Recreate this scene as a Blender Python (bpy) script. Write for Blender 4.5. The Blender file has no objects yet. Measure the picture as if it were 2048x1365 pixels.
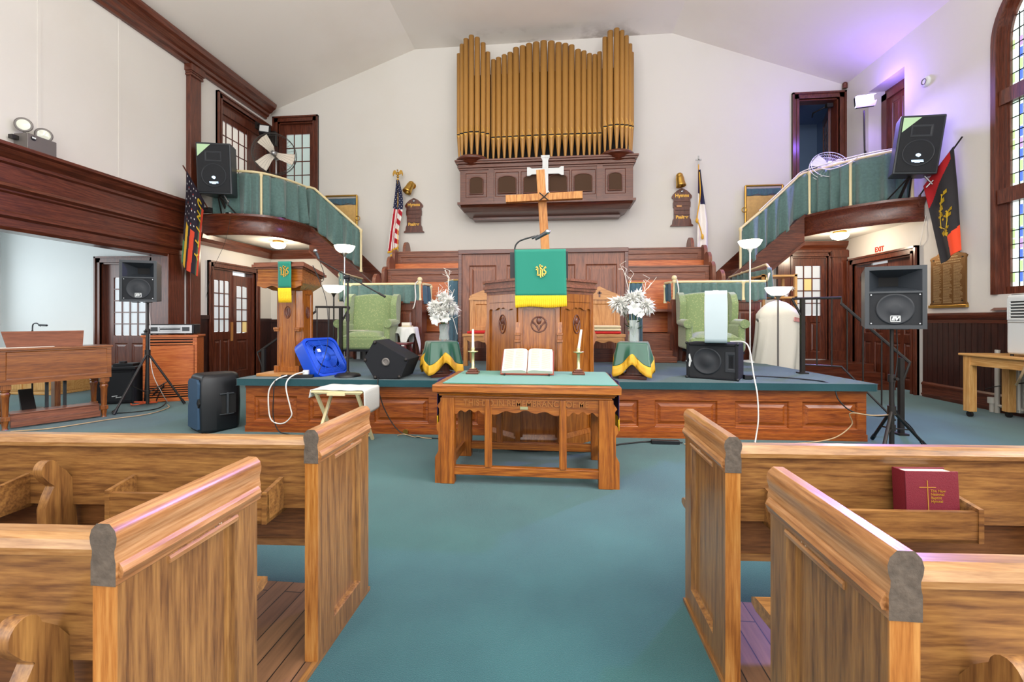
import bpy, math, random
from mathutils import Matrix, Vector
R = math.radians
sin, cos, pi = math.sin, math.cos, math.pi
rnd = random.Random(7)
C = bpy.context.scene.collection

# ------------------------------------------------------------------ materials
def lin(h):
    h = h.lstrip('#')
    o = []
    for i in (0, 2, 4):
        c = int(h[i:i+2], 16) / 255.
        o.append(c / 12.92 if c <= .04045 else ((c + .055) / 1.055) ** 2.4)
    return (o[0], o[1], o[2], 1.)

def newmat(name):
    m = bpy.data.materials.new(name); m.use_nodes = True
    nt = m.node_tree
    return m, nt, nt.nodes['Principled BSDF']

def plain(name, col, rough=.5, metal=0., coat=0., spec=.5, bump=0., bscale=200., var=0., sheen=0.):
    m, nt, b = newmat(name)
    b.inputs['Base Color'].default_value = lin(col)
    b.inputs['Roughness'].default_value = rough
    b.inputs['Metallic'].default_value = metal
    b.inputs['Coat Weight'].default_value = coat
    b.inputs['Specular IOR Level'].default_value = spec
    if sheen: b.inputs['Sheen Weight'].default_value = sheen
    if bump or var:
        tc = nt.nodes.new('ShaderNodeTexCoord')
        n = nt.nodes.new('ShaderNodeTexNoise'); n.inputs['Scale'].default_value = bscale; n.inputs['Detail'].default_value = 4
        nt.links.new(tc.outputs['Object'], n.inputs['Vector'])
        if bump:
            bp = nt.nodes.new('ShaderNodeBump'); bp.inputs['Strength'].default_value = bump; bp.inputs['Distance'].default_value = .01
            nt.links.new(n.outputs['Fac'], bp.inputs['Height']); nt.links.new(bp.outputs['Normal'], b.inputs['Normal'])
        if var:
            rp = nt.nodes.new('ShaderNodeValToRGB')
            c = lin(col)
            rp.color_ramp.elements[0].position = .3; rp.color_ramp.elements[1].position = .7
            rp.color_ramp.elements[0].color = tuple(x * (1 - var) for x in c[:3]) + (1,)
            rp.color_ramp.elements[1].color = tuple(min(1, x * (1 + var)) for x in c[:3]) + (1,)
            nt.links.new(n.outputs['Fac'], rp.inputs['Fac']); nt.links.new(rp.outputs['Color'], b.inputs['Base Color'])
    return m

def wood(name, dark, mid, light, axis='x', rough=.38, coat=.25, scale=1., ring=9., worn=0.):
    m, nt, b = newmat(name)
    N, L = nt.nodes.new, nt.links.new
    tc = N('ShaderNodeTexCoord'); mp = N('ShaderNodeMapping')
    s = {'x': (.55, 9, 9), 'y': (9, .55, 9), 'z': (9, 9, .55)}[axis]
    mp.inputs['Scale'].default_value = tuple(q * scale for q in s)
    L(tc.outputs['Object'], mp.inputs['Vector'])
    n1 = N('ShaderNodeTexNoise'); n1.inputs['Scale'].default_value = .42; n1.inputs['Detail'].default_value = 1.5
    L(mp.outputs['Vector'], n1.inputs['Vector'])
    # cathedral rings from the slow noise, fine pores from a fast stretched one
    mul = N('ShaderNodeMath'); mul.operation = 'MULTIPLY'; mul.inputs[1].default_value = ring*1.9
    L(n1.outputs['Fac'], mul.inputs[0])
    fr = N('ShaderNodeMath'); fr.operation = 'PINGPONG'; fr.inputs[1].default_value = .5
    L(mul.outputs[0], fr.inputs[0])
    n2 = N('ShaderNodeTexNoise'); n2.inputs['Scale'].default_value = 13; n2.inputs['Detail'].default_value = 4; n2.inputs['Roughness'].default_value = .6
    L(mp.outputs['Vector'], n2.inputs['Vector'])
    ad = N('ShaderNodeMath'); ad.operation = 'MULTIPLY_ADD'; ad.inputs[1].default_value = .42; ad.inputs[2].default_value = -.07
    L(fr.outputs[0], ad.inputs[0])
    a2 = N('ShaderNodeMath'); a2.operation = 'MULTIPLY_ADD'; a2.inputs[1].default_value = .95
    L(n2.outputs['Fac'], a2.inputs[0]); L(ad.outputs[0], a2.inputs[2])
    rp = N('ShaderNodeValToRGB')
    e = rp.color_ramp.elements
    e[0].position = .28; e[0].color = lin(dark); e[1].position = .78; e[1].color = lin(light)
    k = e.new(.5); k.color = lin(mid)
    L(a2.outputs[0], rp.inputs['Fac'])
    col = rp.outputs['Color']
    if worn:
        n3 = N('ShaderNodeTexNoise'); n3.inputs['Scale'].default_value = 2.2; n3.inputs['Detail'].default_value = 6
        L(tc.outputs['Object'], n3.inputs['Vector'])
        r3 = N('ShaderNodeMapRange'); r3.inputs['From Min'].default_value = .5; r3.inputs['From Max'].default_value = .8
        r3.inputs['To Max'].default_value = worn
        L(n3.outputs['Fac'], r3.inputs['Value'])
        mx = N('ShaderNodeMixRGB'); mx.inputs['Color2'].default_value = lin(light)
        L(r3.outputs[0], mx.inputs['Fac']); L(col, mx.inputs['Color1']); col = mx.outputs['Color']
    L(col, b.inputs['Base Color'])
    b.inputs['Roughness'].default_value = rough; b.inputs['Coat Weight'].default_value = coat; b.inputs['Coat Roughness'].default_value = .2
    bp = N('ShaderNodeBump'); bp.inputs['Strength'].default_value = .12; bp.inputs['Distance'].default_value = .004
    L(n2.outputs['Fac'], bp.inputs['Height']); L(bp.outputs['Normal'], b.inputs['Normal'])
    return m

def glow(name, col, strength, base='#ffffff'):
    m, nt, b = newmat(name)
    b.inputs['Base Color'].default_value = lin(base)
    b.inputs['Emission Color'].default_value = lin(col); b.inputs['Emission Strength'].default_value = strength
    b.inputs['Roughness'].default_value = .35
    return m

def glass(name, tint='#f4fbf8', rough=.02):
    m, nt, b = newmat(name)
    b.inputs['Base Color'].default_value = lin(tint)
    b.inputs['Transmission Weight'].default_value = 1.; b.inputs['Roughness'].default_value = rough; b.inputs['IOR'].default_value = 1.45
    return m

def plank_mat(name, dark, mid, gap, width=.083, axis='y', rough=.45):
    m, nt, b = newmat(name)
    N, L = nt.nodes.new, nt.links.new
    tc = N('ShaderNodeTexCoord'); mp = N('ShaderNodeMapping')
    if axis == 'y': mp.inputs['Rotation'].default_value = (0, 0, R(90))
    L(tc.outputs['Object'], mp.inputs['Vector'])
    br = N('ShaderNodeTexBrick'); br.inputs['Scale'].default_value = 1
    br.inputs['Brick Width'].default_value = 1.9; br.inputs['Row Height'].default_value = width; br.inputs['Mortar Size'].default_value = .0025
    br.inputs['Color1'].default_value = lin(dark); br.inputs['Color2'].default_value = lin(mid); br.inputs['Mortar'].default_value = lin(gap)
    L(mp.outputs['Vector'], br.inputs['Vector'])
    n = N('ShaderNodeTexNoise'); n.inputs['Scale'].default_value = 5; n.inputs['Detail'].default_value = 7
    mp2 = N('ShaderNodeMapping'); mp2.inputs['Scale'].default_value = (1, 9, 1); L(mp.outputs['Vector'], mp2.inputs['Vector']); L(mp2.outputs['Vector'], n.inputs['Vector'])
    mx = N('ShaderNodeMixRGB'); mx.blend_type = 'OVERLAY'; mx.inputs['Fac'].default_value = .55
    L(br.outputs['Color'], mx.inputs['Color1']); L(n.outputs['Fac'], mx.inputs['Color2']); L(mx.outputs['Color'], b.inputs['Base Color'])
    b.inputs['Roughness'].default_value = rough
    bp = N('ShaderNodeBump'); bp.inputs['Strength'].default_value = .3; bp.inputs['Distance'].default_value = .004
    L(br.outputs['Fac'], bp.inputs['Height']); bp.invert = True; L(bp.outputs['Normal'], b.inputs['Normal'])
    return m

def carpet_mat(name, a, bcol, scale=260):
    m, nt, b = newmat(name)
    N, L = nt.nodes.new, nt.links.new
    tc = N('ShaderNodeTexCoord')
    n = N('ShaderNodeTexNoise'); n.inputs['Scale'].default_value = scale; n.inputs['Detail'].default_value = 3
    L(tc.outputs['Object'], n.inputs['Vector'])
    n2 = N('ShaderNodeTexNoise'); n2.inputs['Scale'].default_value = 1.1; n2.inputs['Detail'].default_value = 5
    L(tc.outputs['Object'], n2.inputs['Vector'])
    av = N('ShaderNodeMath'); av.operation = 'MULTIPLY_ADD'; av.inputs[1].default_value = .45; 
    h = N('ShaderNodeMath'); h.operation = 'MULTIPLY'; h.inputs[1].default_value = .55
    L(n2.outputs['Fac'], h.inputs[0]); L(n.outputs['Fac'], av.inputs[0]); L(h.outputs[0], av.inputs[2])
    rp = N('ShaderNodeValToRGB'); e = rp.color_ramp.elements
    e[0].position = .38; e[0].color = lin(a); e[1].position = .64; e[1].color = lin(bcol)
    L(av.outputs[0], rp.inputs['Fac']); L(rp.outputs['Color'], b.inputs['Base Color'])
    b.inputs['Roughness'].default_value = .95; b.inputs['Specular IOR Level'].default_value = .15
    b.inputs['Sheen Weight'].default_value = .25
    bp = N('ShaderNodeBump'); bp.inputs['Strength'].default_value = .5; bp.inputs['Distance'].default_value = .006
    L(n.outputs['Fac'], bp.inputs['Height']); L(bp.outputs['Normal'], b.inputs['Normal'])
    return m

def plaster(name, col, stain, amt=.25):
    m, nt, b = newmat(name)
    N, L = nt.nodes.new, nt.links.new
    tc = N('ShaderNodeTexCoord')
    n = N('ShaderNodeTexNoise'); n.inputs['Scale'].default_value = .6; n.inputs['Detail'].default_value = 8; n.inputs['Roughness'].default_value = .55
    L(tc.outputs['Object'], n.inputs['Vector'])
    mr = N('ShaderNodeMapRange'); mr.inputs['From Min'].default_value = .5; mr.inputs['From Max'].default_value = .75; mr.inputs['To Max'].default_value = amt
    L(n.outputs['Fac'], mr.inputs['Value'])
    mx = N('ShaderNodeMixRGB'); mx.inputs['Color1'].default_value = lin(col); mx.inputs['Color2'].default_value = lin(stain)
    L(mr.outputs[0], mx.inputs['Fac']); L(mx.outputs['Color'], b.inputs['Base Color'])
    b.inputs['Roughness'].default_value = .8; b.inputs['Specular IOR Level'].default_value = .2
    n2 = N('ShaderNodeTexNoise'); n2.inputs['Scale'].default_value = 30; n2.inputs['Detail'].default_value = 4
    L(tc.outputs['Object'], n2.inputs['Vector'])
    bp = N('ShaderNodeBump'); bp.inputs['Strength'].default_value = .06; bp.inputs['Distance'].default_value = .01
    L(n2.outputs['Fac'], bp.inputs['Height']); L(bp.outputs['Normal'], b.inputs['Normal'])
    return m

M = {}
M['wall'] = plaster('wall paint', '#d6d3cd', '#c8c1b3')
M['ceil'] = plaster('ceiling paint', '#e9e4dd', '#d6ccbf', .3)
M['alcove'] = plaster('alcove paint', '#e4e8e8', '#d4d8d8', .2)
M['carpet'] = carpet_mat('teal carpet', '#1f4b50', '#346768')
M['carpet_stage'] = carpet_mat('dark green stage carpet', '#193e44', '#2a535a')
M['boards'] = plank_mat('worn floor boards', '#6b4a34', '#8a6547', '#1b120c')
for ax in 'xyz':
    M['mahog_'+ax] = wood('mahogany '+ax, '#3d1910', '#592a1a', '#753d28', ax, .3, .4)
    M['oak_'+ax] = wood('pew oak '+ax, '#5c3a1f', '#81582f', '#a0743f', ax, .36, .3, worn=.25)
    M['amber_'+ax] = wood('amber oak '+ax, '#6c2d0a', '#914711', '#b26222', ax, .36, .25)
    M['choir_'+ax] = wood('choir walnut '+ax, '#5a3022', '#7a4731', '#945a3e', ax, .4, .2)
    M['seatw_'+ax] = wood('orange seat wood '+ax, '#a04a1a', '#c0632b', '#d3803f', ax, .4, .2)
    M['table_'+ax] = wood('table oak '+ax, '#70390c', '#965215', '#b56f25', ax, .36, .3)
    M['pulpit_'+ax] = wood('pulpit oak '+ax, '#6e390d', '#905015', '#ab6a24', ax, .26, .5)
    M['console_'+ax] = wood('console walnut '+ax, '#5e2d0e', '#824717', '#9d5f26', ax, .32, .35)
    M['blond_'+ax] = wood('blond wood '+ax, '#b98343', '#cf9b5a', '#dfb477', ax, .42, .1)
    M['chairw_'+ax] = wood('golden oak chair '+ax, '#9a6430', '#b57d45', '#cc985c', ax, .4, .2)
    M['case_'+ax] = wood('organ case oak '+ax, '#472114', '#5e2f1d', '#783f28', ax, .34, .35)
M['dado'] = wood('dark dado boards', '#1f0f0d', '#331a16', '#45241c', 'z', .34, .35)
M['endgrain'] = plain('worn end grain', '#544a40', .7, bump=.3, bscale=60, var=.25)
M['edgewood'] = wood('light edge oak', '#7d4819', '#a2672c', '#bd8848', 'z', .35, .3)
M['moulding'] = wood('pew cap oak', '#744826', '#9c6b3f', '#bb8d60', 'y', .3, .45, worn=.3)
M['cross'] = wood('rough cross timber', '#8d5222', '#b87a3c', '#d29a5a', 'z', .6, 0., worn=.4)
M['gold'] = plain('gold bronze pipe paint', '#ad7f40', .45, .12)
M['goldlip'] = plain('bright gold lip', '#c39236', .4, .2)
M['brass'] = plain('brass', '#c39a4a', .28, .9)
M['bronze'] = plain('bronze tablet', '#86633a', .38, .75, bump=.2, bscale=40)
M['bronzehi'] = plain('polished bronze letters', '#cfb58a', .35, .7)
M['cream'] = plain('cream paint', '#e2d2a4', .45)
M['curtain'] = plain('green curtain cloth', '#56736f', .85, var=.14, bscale=25, sheen=.4)
M['curtain_blue'] = plain('blue green curtain cloth', '#3c5c6c', .85, var=.12, bscale=25, sheen=.4)
M['green'] = plain('altar green cloth', '#077c68', .75, sheen=.3, bump=.1, bscale=900)
M['satin'] = plain('green satin', '#17553f', .3, spec=.7, sheen=.3)
M['yellow'] = plain('gold fringe', '#f2c318', .65, bump=.5, bscale=120)
M['fringe'] = plain('satin gold fringe', '#e0ab2c', .55, bump=.4, bscale=150)
M['purple'] = plain('purple cloth', '#2b1e4d', .8)
M['black'] = plain('black plastic', '#15171b', .42)
M['blackmat'] = plain('black grille', '#1d2025', .7, bump=.6, bscale=500)
M['blackcloth'] = plain('black carpet covering', '#15171d', .9, bump=.5, bscale=400)
M['darkcone'] = plain('dark speaker cone', '#22262c', .55)
M['horn'] = plain('horn flare', '#30353b', .35)
M['charcoal'] = plain('charcoal plastic', '#2e3338', .38)
M['iron'] = plain('painted black iron', '#2a2624', .42, .3)
M['steel'] = plain('brushed steel', '#aeb0b2', .3, .9)
M['greymetal'] = plain('grey enamel metal', '#6f6a66', .45, .3)
M['white'] = plain('white plastic', '#d8dcdc', .35)
M['offwhite'] = plain('off white cloth', '#d6d2c7', .85, bump=.15, bscale=60)
M['whitecloth'] = plain('white cloth', '#dddedb', .85, bump=.2, bscale=90)
M['paper'] = plain('paper', '#ddd7ca', .8)
M['ink'] = plain('ink', '#8c8880', .9)
M['wax'] = plain('candle wax', '#f6f2e2', .4)
M['candleb'] = plain('pale brass', '#c9c293', .3, .7)
M['green_uph'] = None
M['red'] = plain('red cushion', '#c01818', .8, bump=.2, bscale=300)
M['beigecush'] = plain('beige cushion', '#d9c9a4', .85)
M['burgundy'] = plain('burgundy cover', '#6f1526', .5, bump=.15, bscale=300)
M['goldfoil'] = plain('gold foil', '#d9a94c', .35, .6)
M['blue'] = plain('blue plastic', '#0f48c4', .32)
M['bluedark'] = plain('blue fan grille', '#1b57d6', .35)
M['stem'] = plain('green leaves', '#2f5a22', .6, var=.3, bscale=30)
M['petal'] = plain('white petals', '#e9e9e4', .6)
M['twig'] = plain('white twig', '#ece6da', .7)
M['glass'] = glass('clear glass')
M['water'] = glass('vase glass', '#f0f8f5', .04); M['water'].node_tree.nodes['Principled BSDF'].inputs['Transmission Weight'].default_value = .75; M['water'].node_tree.nodes['Principled BSDF'].inputs['IOR'].default_value = 1.16
M['lit_frost'] = glow('frosted pane in daylight', '#f4eee2', .32, '#d8d4cc')
M['lit_cool'] = glow('frosted pane cool daylight', '#dfe8ee', .28, '#c8cdd2')
M['lit_green'] = glow('frosted pane greenish daylight', '#bcd6cf', .3, '#bccac6')
M['lit_amber'] = glow('amber pane', '#f0cf86', .3, '#e0c88e')
M['bulb'] = glow('lit lamp bowl', '#fff1d6', 6.)
M['dome'] = glow('lit dome glass', '#ffe9c4', 5.)
M['led'] = glow('led panel face', '#e9dcff', 14.)
M['ledlogo'] = glow('blue logo light', '#8fd0ff', 1.2)
M['bluewall'] = plaster('blue room paint', '#7f95b4', '#6d83a3', .2)
M['exitred'] = plain('red letters', '#b0301f', .6)
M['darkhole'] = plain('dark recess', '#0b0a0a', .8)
M['linen'] = plain('tan board', '#c9a262', .75, var=.1, bscale=12)
M['radiator'] = plain('radiator paint', '#cfccc2', .4, .2)
M['cord_w'] = plain('white cord', '#e6e2dc', .5)
M['cord_k'] = plain('black cord', '#17181a', .5)
M['cord_o'] = plain('orange cord', '#d2572c', .5)
M['cord_t'] = plain('tan cord', '#b89c78', .5)
M['darkweave'] = plain('brown grille cloth', '#4a3220', .85, bump=.4, bscale=400)
M['burgundy_b'] = plain('red brown book cover', '#8a3b2a', .5)
M['bluegrille'] = plain('blue grey speaker grille', '#2c4a66', .6, bump=.4, bscale=500)
M['lens'] = plain('lamp lens', '#d8dccb', .12, spec=.8)
M['sticker'] = plain('pale green sticker', '#b9dcb0', .6)
M['wire'] = plain('thin dark wire', '#4a4744', .4, .6)
M['fanblade'] = plain('pale fan blade', '#d9d0c0', .45)
M['flagdark'] = plain('flag black', '#221a28', .85); M['flagorange'] = plain('flag orange red', '#d9482c', .8); M['flagyellow'] = plain('flag yellow', '#e6c22e', .8); M['flaggreen'] = plain('flag green', '#3f7a55', .8)
M['whitefan'] = plain('pale blue white plastic', '#b4c4c9', .35)
M['labelred'] = plain('red outlined label', '#c98a88', .8)
M['flagdark2'] = plain('flag charcoal', '#2b292c', .85); M['flagorange2'] = plain('flag bright orange red', '#ee4a22', .8)
M['inscr'] = plain('lighter relief lettering', '#a2642a', .4)  # lighter than the table oak so the letters stand out
def ceiling_stain():
    nt = M['ceil'].node_tree; N, L = nt.nodes.new, nt.links.new
    b = nt.nodes['Principled BSDF']; src = b.inputs['Base Color'].links[0].from_socket
    tc = N('ShaderNodeTexCoord'); sp = N('ShaderNodeSeparateXYZ'); L(tc.outputs['Object'], sp.inputs['Vector'])
    a = N('ShaderNodeMapRange'); a.inputs['From Min'].default_value = 9.25; a.inputs['From Max'].default_value = 9.8; L(sp.outputs['Y'], a.inputs['Value'])
    ab = N('ShaderNodeMath'); ab.operation = 'ABSOLUTE'; L(sp.outputs['X'], ab.inputs[0])
    c = N('ShaderNodeMapRange'); c.inputs['From Min'].default_value = 2.6; c.inputs['From Max'].default_value = 1.6; L(ab.outputs[0], c.inputs['Value'])
    n = N('ShaderNodeTexNoise'); n.inputs['Scale'].default_value = 1.7; n.inputs['Detail'].default_value = 5; L(tc.outputs['Object'], n.inputs['Vector'])
    r = N('ShaderNodeMapRange'); r.inputs['From Min'].default_value = .48; r.inputs['From Max'].default_value = .6; r.inputs['To Max'].default_value = .8; L(n.outputs['Fac'], r.inputs['Value'])
    m1 = N('ShaderNodeMath'); m1.operation = 'MULTIPLY'; L(a.outputs[0], m1.inputs[0]); L(c.outputs[0], m1.inputs[1])
    m2 = N('ShaderNodeMath'); m2.operation = 'MULTIPLY'; L(m1.outputs[0], m2.inputs[0]); L(r.outputs[0], m2.inputs[1])
    mx = N('ShaderNodeMixRGB'); mx.inputs['Color2'].default_value = lin('#a39a90'); L(m2.outputs[0], mx.inputs['Fac']); L(src, mx.inputs['Color1']); L(mx.outputs['Color'], b.inputs['Base Color'])
ceiling_stain()
M['redwood'] = wood('red stool wood', '#4a1519', '#6a2328', '#7d3337', 'x', .4, .2)

def uph():
    m, nt, b = newmat('green patterned upholstery')
    N, L = nt.nodes.new, nt.links.new
    tc = N('ShaderNodeTexCoord'); v = N('ShaderNodeTexVoronoi'); v.inputs['Scale'].default_value = 34
    L(tc.outputs['Object'], v.inputs['Vector'])
    rp = N('ShaderNodeValToRGB'); e = rp.color_ramp.elements
    e[0].position = .1; e[0].color = lin('#a3aa78'); e[1].position = .42; e[1].color = lin('#809464')
    L(v.outputs['Distance'], rp.inputs['Fac']); L(rp.outputs['Color'], b.inputs['Base Color'])
    b.inputs['Roughness'].default_value = .85; b.inputs['Sheen Weight'].default_value = .4
    return m
M['green_uph'] = uph()

# ------------------------------------------------------------------ mesh builder
def root_of(o):
    while o.parent: o = o.parent
    return o

class MB:
    def __init__(s, local=False):
        s.v = []; s.f = []; s.mi = []; s.sm = []; s.M = Matrix(); s.m = 0; s.local = local
    def add(s, vs, fs, smooth=False):
        n = len(s.v); ident = s.M == Matrix()
        for p in vs:
            p = Vector(p)
            s.v.append(s.M @ p if not ident else p)
        flip = s.M.determinant() < 0
        for f in fs:
            f = tuple(n + i for i in f)
            s.f.append(f[::-1] if flip else f); s.mi.append(s.m); s.sm.append(smooth)
        return s
    def box(s, x0, x1, y0, y1, z0, z1):
        if x0 > x1: x0, x1 = x1, x0
        if y0 > y1: y0, y1 = y1, y0
        if z0 > z1: z0, z1 = z1, z0
        return s.add([(x0,y0,z0),(x1,y0,z0),(x1,y1,z0),(x0,y1,z0),(x0,y0,z1),(x1,y0,z1),(x1,y1,z1),(x0,y1,z1)],
              [(0,3,2,1),(4,5,6,7),(0,1,5,4),(1,2,6,5),(2,3,7,6),(3,0,4,7)])
    def prism(s, pts, plane, a, b, capmat=None):
        """polygon in plane 'xz' | 'yz' | 'xy' extruded along the third axis from a to b"""
        def P(p, t):
            return {'xz': (p[0], t, p[1]), 'yz': (t, p[0], p[1]), 'xy': (p[0], p[1], t)}[plane]
        n = len(pts)
        area = sum(pts[i][0]*pts[(i+1)%n][1] - pts[(i+1)%n][0]*pts[i][1] for i in range(n))
        if a > b: a, b = b, a
        pts = list(pts)
        ccw = area > 0
        if plane == 'xz': ccw = not ccw
        if not ccw: pts = pts[::-1]
        vs = [P(p, a) for p in pts] + [P(p, b) for p in pts]
        sides = [(i, (i+1) % n, n + (i+1) % n, n + i) for i in range(n)]
        s.add(vs, sides)
        m0 = s.m
        if capmat is not None: s.m = capmat
        s.add(vs, [tuple(range(n))[::-1], tuple(range(n, 2*n))])
        s.m = m0
        return s
    def cyl(s, p0, p1, r0, r1=None, n=14, smooth=True):
        if r1 is None: r1 = r0
        p0, p1 = Vector(p0), Vector(p1)
        d = (p1 - p0).normalized()
        a = d.orthogonal().normalized(); b = d.cross(a)
        vs = []
        for p, r in ((p0, r0), (p1, r1)):
            for i in range(n):
                t = 2*pi*i/n
                vs.append(p + a*(cos(t)*r) + b*(sin(t)*r))
        s.add(vs, [(i, (i+1) % n, n + (i+1) % n, n + i) for i in range(n)], smooth)
        s.add(vs, [tuple(range(n))[::-1], tuple(range(n, 2*n))])
        return s
    def tube(s, pts, r, n=8, closed=False, smooth=True, rfn=None):
        pts = [Vector(p) for p in pts]
        k = len(pts); vs = []
        up = None
        for i, p in enumerate(pts):
            if closed: d = pts[(i+1) % k] - pts[i-1]
            else: d = pts[min(i+1, k-1)] - pts[max(i-1, 0)]
            d.normalize()
            if up is None: up = d.orthogonal().normalized()
            up = (up - d * up.dot(d))
            if up.length < 1e-5: up = d.orthogonal()
            up.normalize()
            b = d.cross(up)
            rr = rfn(i/(k-1)) if rfn else r
            for j in range(n):
                t = 2*pi*j/n
                vs.append(p + up*(cos(t)*rr) + b*(sin(t)*rr))
        fs = []
        for i in range(k if closed else k-1):
            i2 = (i+1) % k
            for j in range(n):
                j2 = (j+1) % n
                fs.append((i*n+j, i*n+j2, i2*n+j2, i2*n+j))
        s.add(vs, fs, smooth)
        if not closed:
            s.add(vs, [tuple(range(n))[::-1], tuple(range((k-1)*n, k*n))])
        return s
    def lathe(s, prof, c=(0,0,0), n=24, smooth=True, a0=0, a1=2*pi, ax=None):
        """profile [(r, z)...]"""
        c = Vector(c); full = abs(a1-a0-2*pi) < 1e-6
        k = n if full else n+1
        vs = []
        for (r, z) in prof:
            for i in range(k):
                t = a0 + (a1-a0)*i/n
                vs.append(Vector((cos(t)*r, sin(t)*r, z)) + c)
        fs = []
        for j in range(len(prof)-1):
            for i in range(n):
                i2 = (i+1) % k
                fs.append((j*k+i, j*k+i2, (j+1)*k+i2, (j+1)*k+i))
        s.add(vs, fs, smooth)
        if full:
            if prof[0][0] > 1e-4: s.add(vs[:k], [tuple(range(k))[::-1]])
            if prof[-1][0] > 1e-4: s.add(vs[-k:], [tuple(range(k))])
        return s
    def sph(s, c, r, n=16, sx=1, sy=1, sz=1):
        k = n//2
        prof = [(max(1e-5, sin(pi*i/k)), -cos(pi*i/k)) for i in range(k+1)]
        M0 = s.M.copy()
        s.M = s.M @ Matrix.Translation(Vector(c)) @ Matrix.Diagonal((r*sx, r*sy, r*sz, 1))
        s.lathe(prof, n=n); s.M = M0
        return s
    def grid(s, fn, nu, nv, smooth=True, mfn=None, closed_u=False):
        vs = [fn(i/nu, j/nv) for j in range(nv+1) for i in range(nu+1)]
        w = nu+1
        m0 = s.m
        if mfn is None:
            s.add(vs, [(j*w+i, j*w+i+1, (j+1)*w+i+1, (j+1)*w+i) for j in range(nv) for i in range(nu)], smooth)
        else:
            n = len(s.v); s.add(vs, [])
            for j in range(nv):
                for i in range(nu):
                    s.f.append((n+j*w+i, n+j*w+i+1, n+(j+1)*w+i+1, n+(j+1)*w+i)); s.mi.append(mfn((i+.5)/nu, (j+.5)/nv)); s.sm.append(smooth)
        s.m = m0
        return s
    def ring(s, c, axis_r, tube_r, n=28, m=8, M=None):
        pts = [Vector((cos(2*pi*i/n)*axis_r, 0, sin(2*pi*i/n)*axis_r)) for i in range(n)]
        if M is None: M = Matrix.Translation(Vector(c))
        return s.tube([M @ p for p in pts], tube_r, m, closed=True)
    def framed(s, x0, x1, z0, z1, y0, y1, panels, d=.014, bw=.02, raise_=True, pm=None):
        """slab whose front face (towards -y, at y0) has recessed, bevelled panels (xa, xb, za, zb)"""
        xs = sorted({x0, x1} | {q for p in panels for q in p[:2]})
        zs = sorted({z0, z1} | {q for p in panels for q in p[2:]})
        vs = []; fs = []
        def q(a, b, c, e):
            n = len(vs); vs.extend([a, b, c, e]); fs.append((n, n+1, n+2, n+3))
        for i in range(len(xs)-1):
            for j in range(len(zs)-1):
                cx, cz = (xs[i]+xs[i+1])/2, (zs[j]+zs[j+1])/2
                if any(p[0] < cx < p[1] and p[2] < cz < p[3] for p in panels): continue
                q((xs[i],y0,zs[j]), (xs[i+1],y0,zs[j]), (xs[i+1],y0,zs[j+1]), (xs[i],y0,zs[j+1]))
        s.add(vs, fs)
        m0 = s.m
        for (a, b, c, e) in panels:
            def loop(i, y): return [(a+i,y,c+i),(b-i,y,c+i),(b-i,y,e-i),(a+i,y,e-i)]
            rings = [loop(0, y0), loop(bw*.25, y0+d*.25), loop(bw*.6, y0+d*.9), loop(bw, y0+d)]
            if raise_: rings += [loop(bw*1.6, y0+d), loop(bw*2.8, y0+d*.35)]
            for t in range(len(rings)-1):
                if pm is not None and t >= 3: s.m = pm
                A, B = rings[t], rings[t+1]
                s.add(A+B, [(k, (k+1) % 4, 4+(k+1) % 4, 4+k) for k in range(4)])
            if pm is not None: s.m = pm
            s.add(rings[-1], [(0,1,2,3)])
            s.m = m0
        s.add([(x0,y0,z0),(x1,y0,z0),(x1,y1,z0),(x0,y1,z0),(x0,y0,z1),(x1,y0,z1),(x1,y1,z1),(x0,y1,z1)],
              [(0,3,2,1),(4,5,6,7),(1,2,6,5),(2,3,7,6),(3,0,4,7)])
        return s
    def ribbon(s, pts, w, t, N=(0,-1,0)):
        """flat stroke through pts, width w, thickness t along normal N"""
        pts = [Vector(p) for p in pts]; N = Vector(N).normalized()
        L = []
        for i, p in enumerate(pts):
            d = (pts[min(i+1, len(pts)-1)] - pts[max(i-1, 0)]).normalized()
            sd = d.cross(N).normalized()
            ww = w(i/(len(pts)-1)) if callable(w) else w
            L.append((p - sd*ww/2, p + sd*ww/2))
        vs = []
        for a, b in L: vs += [a, b, a + N*t, b + N*t]
        fs = []
        for i in range(len(L)-1):
            k, j = 4*i, 4*i+4
            fs += [(k+2, k+3, j+3, j+2), (k, j, j+1, k+1), (k, k+2, j+2, j), (k+1, j+1, j+3, k+3)]
        e = 4*(len(L)-1)
        fs += [(0, 1, 3, 2), (e, e+2, e+3, e+1)]
        return s.add(vs, fs)
    def build(s, name, mat, parent=None, bev=0, seg=2, sub=0, solid=0, ang=35):
        me = bpy.data.meshes.new(name)
        vs = s.v
        if parent is not None and not s.local:
            inv = root_of(parent).matrix_basis.inverted()
            vs = [inv @ v for v in s.v]
        me.from_pydata([tuple(v) for v in vs], [], s.f)
        for mm in (mat if isinstance(mat, (list, tuple)) else [mat]): me.materials.append(M[mm])
        me.polygons.foreach_set('material_index', s.mi); me.polygons.foreach_set('use_smooth', s.sm)
        me.update()
        o = bpy.data.objects.new(name, me); C.objects.link(o)
        if parent is not None: o.parent = parent
        if solid:
            m = o.modifiers.new('s', 'SOLIDIFY'); m.thickness = solid; m.offset = 0
        if bev:
            me.polygons.foreach_set('use_smooth', [True]*len(me.polygons))
            m = o.modifiers.new('b', 'BEVEL'); m.width = bev; m.segments = seg; m.limit_method = 'ANGLE'; m.angle_limit = R(ang); m.harden_normals = True
        if sub:
            m = o.modifiers.new('u', 'SUBSURF'); m.levels = sub; m.render_levels = sub
        return o

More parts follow.
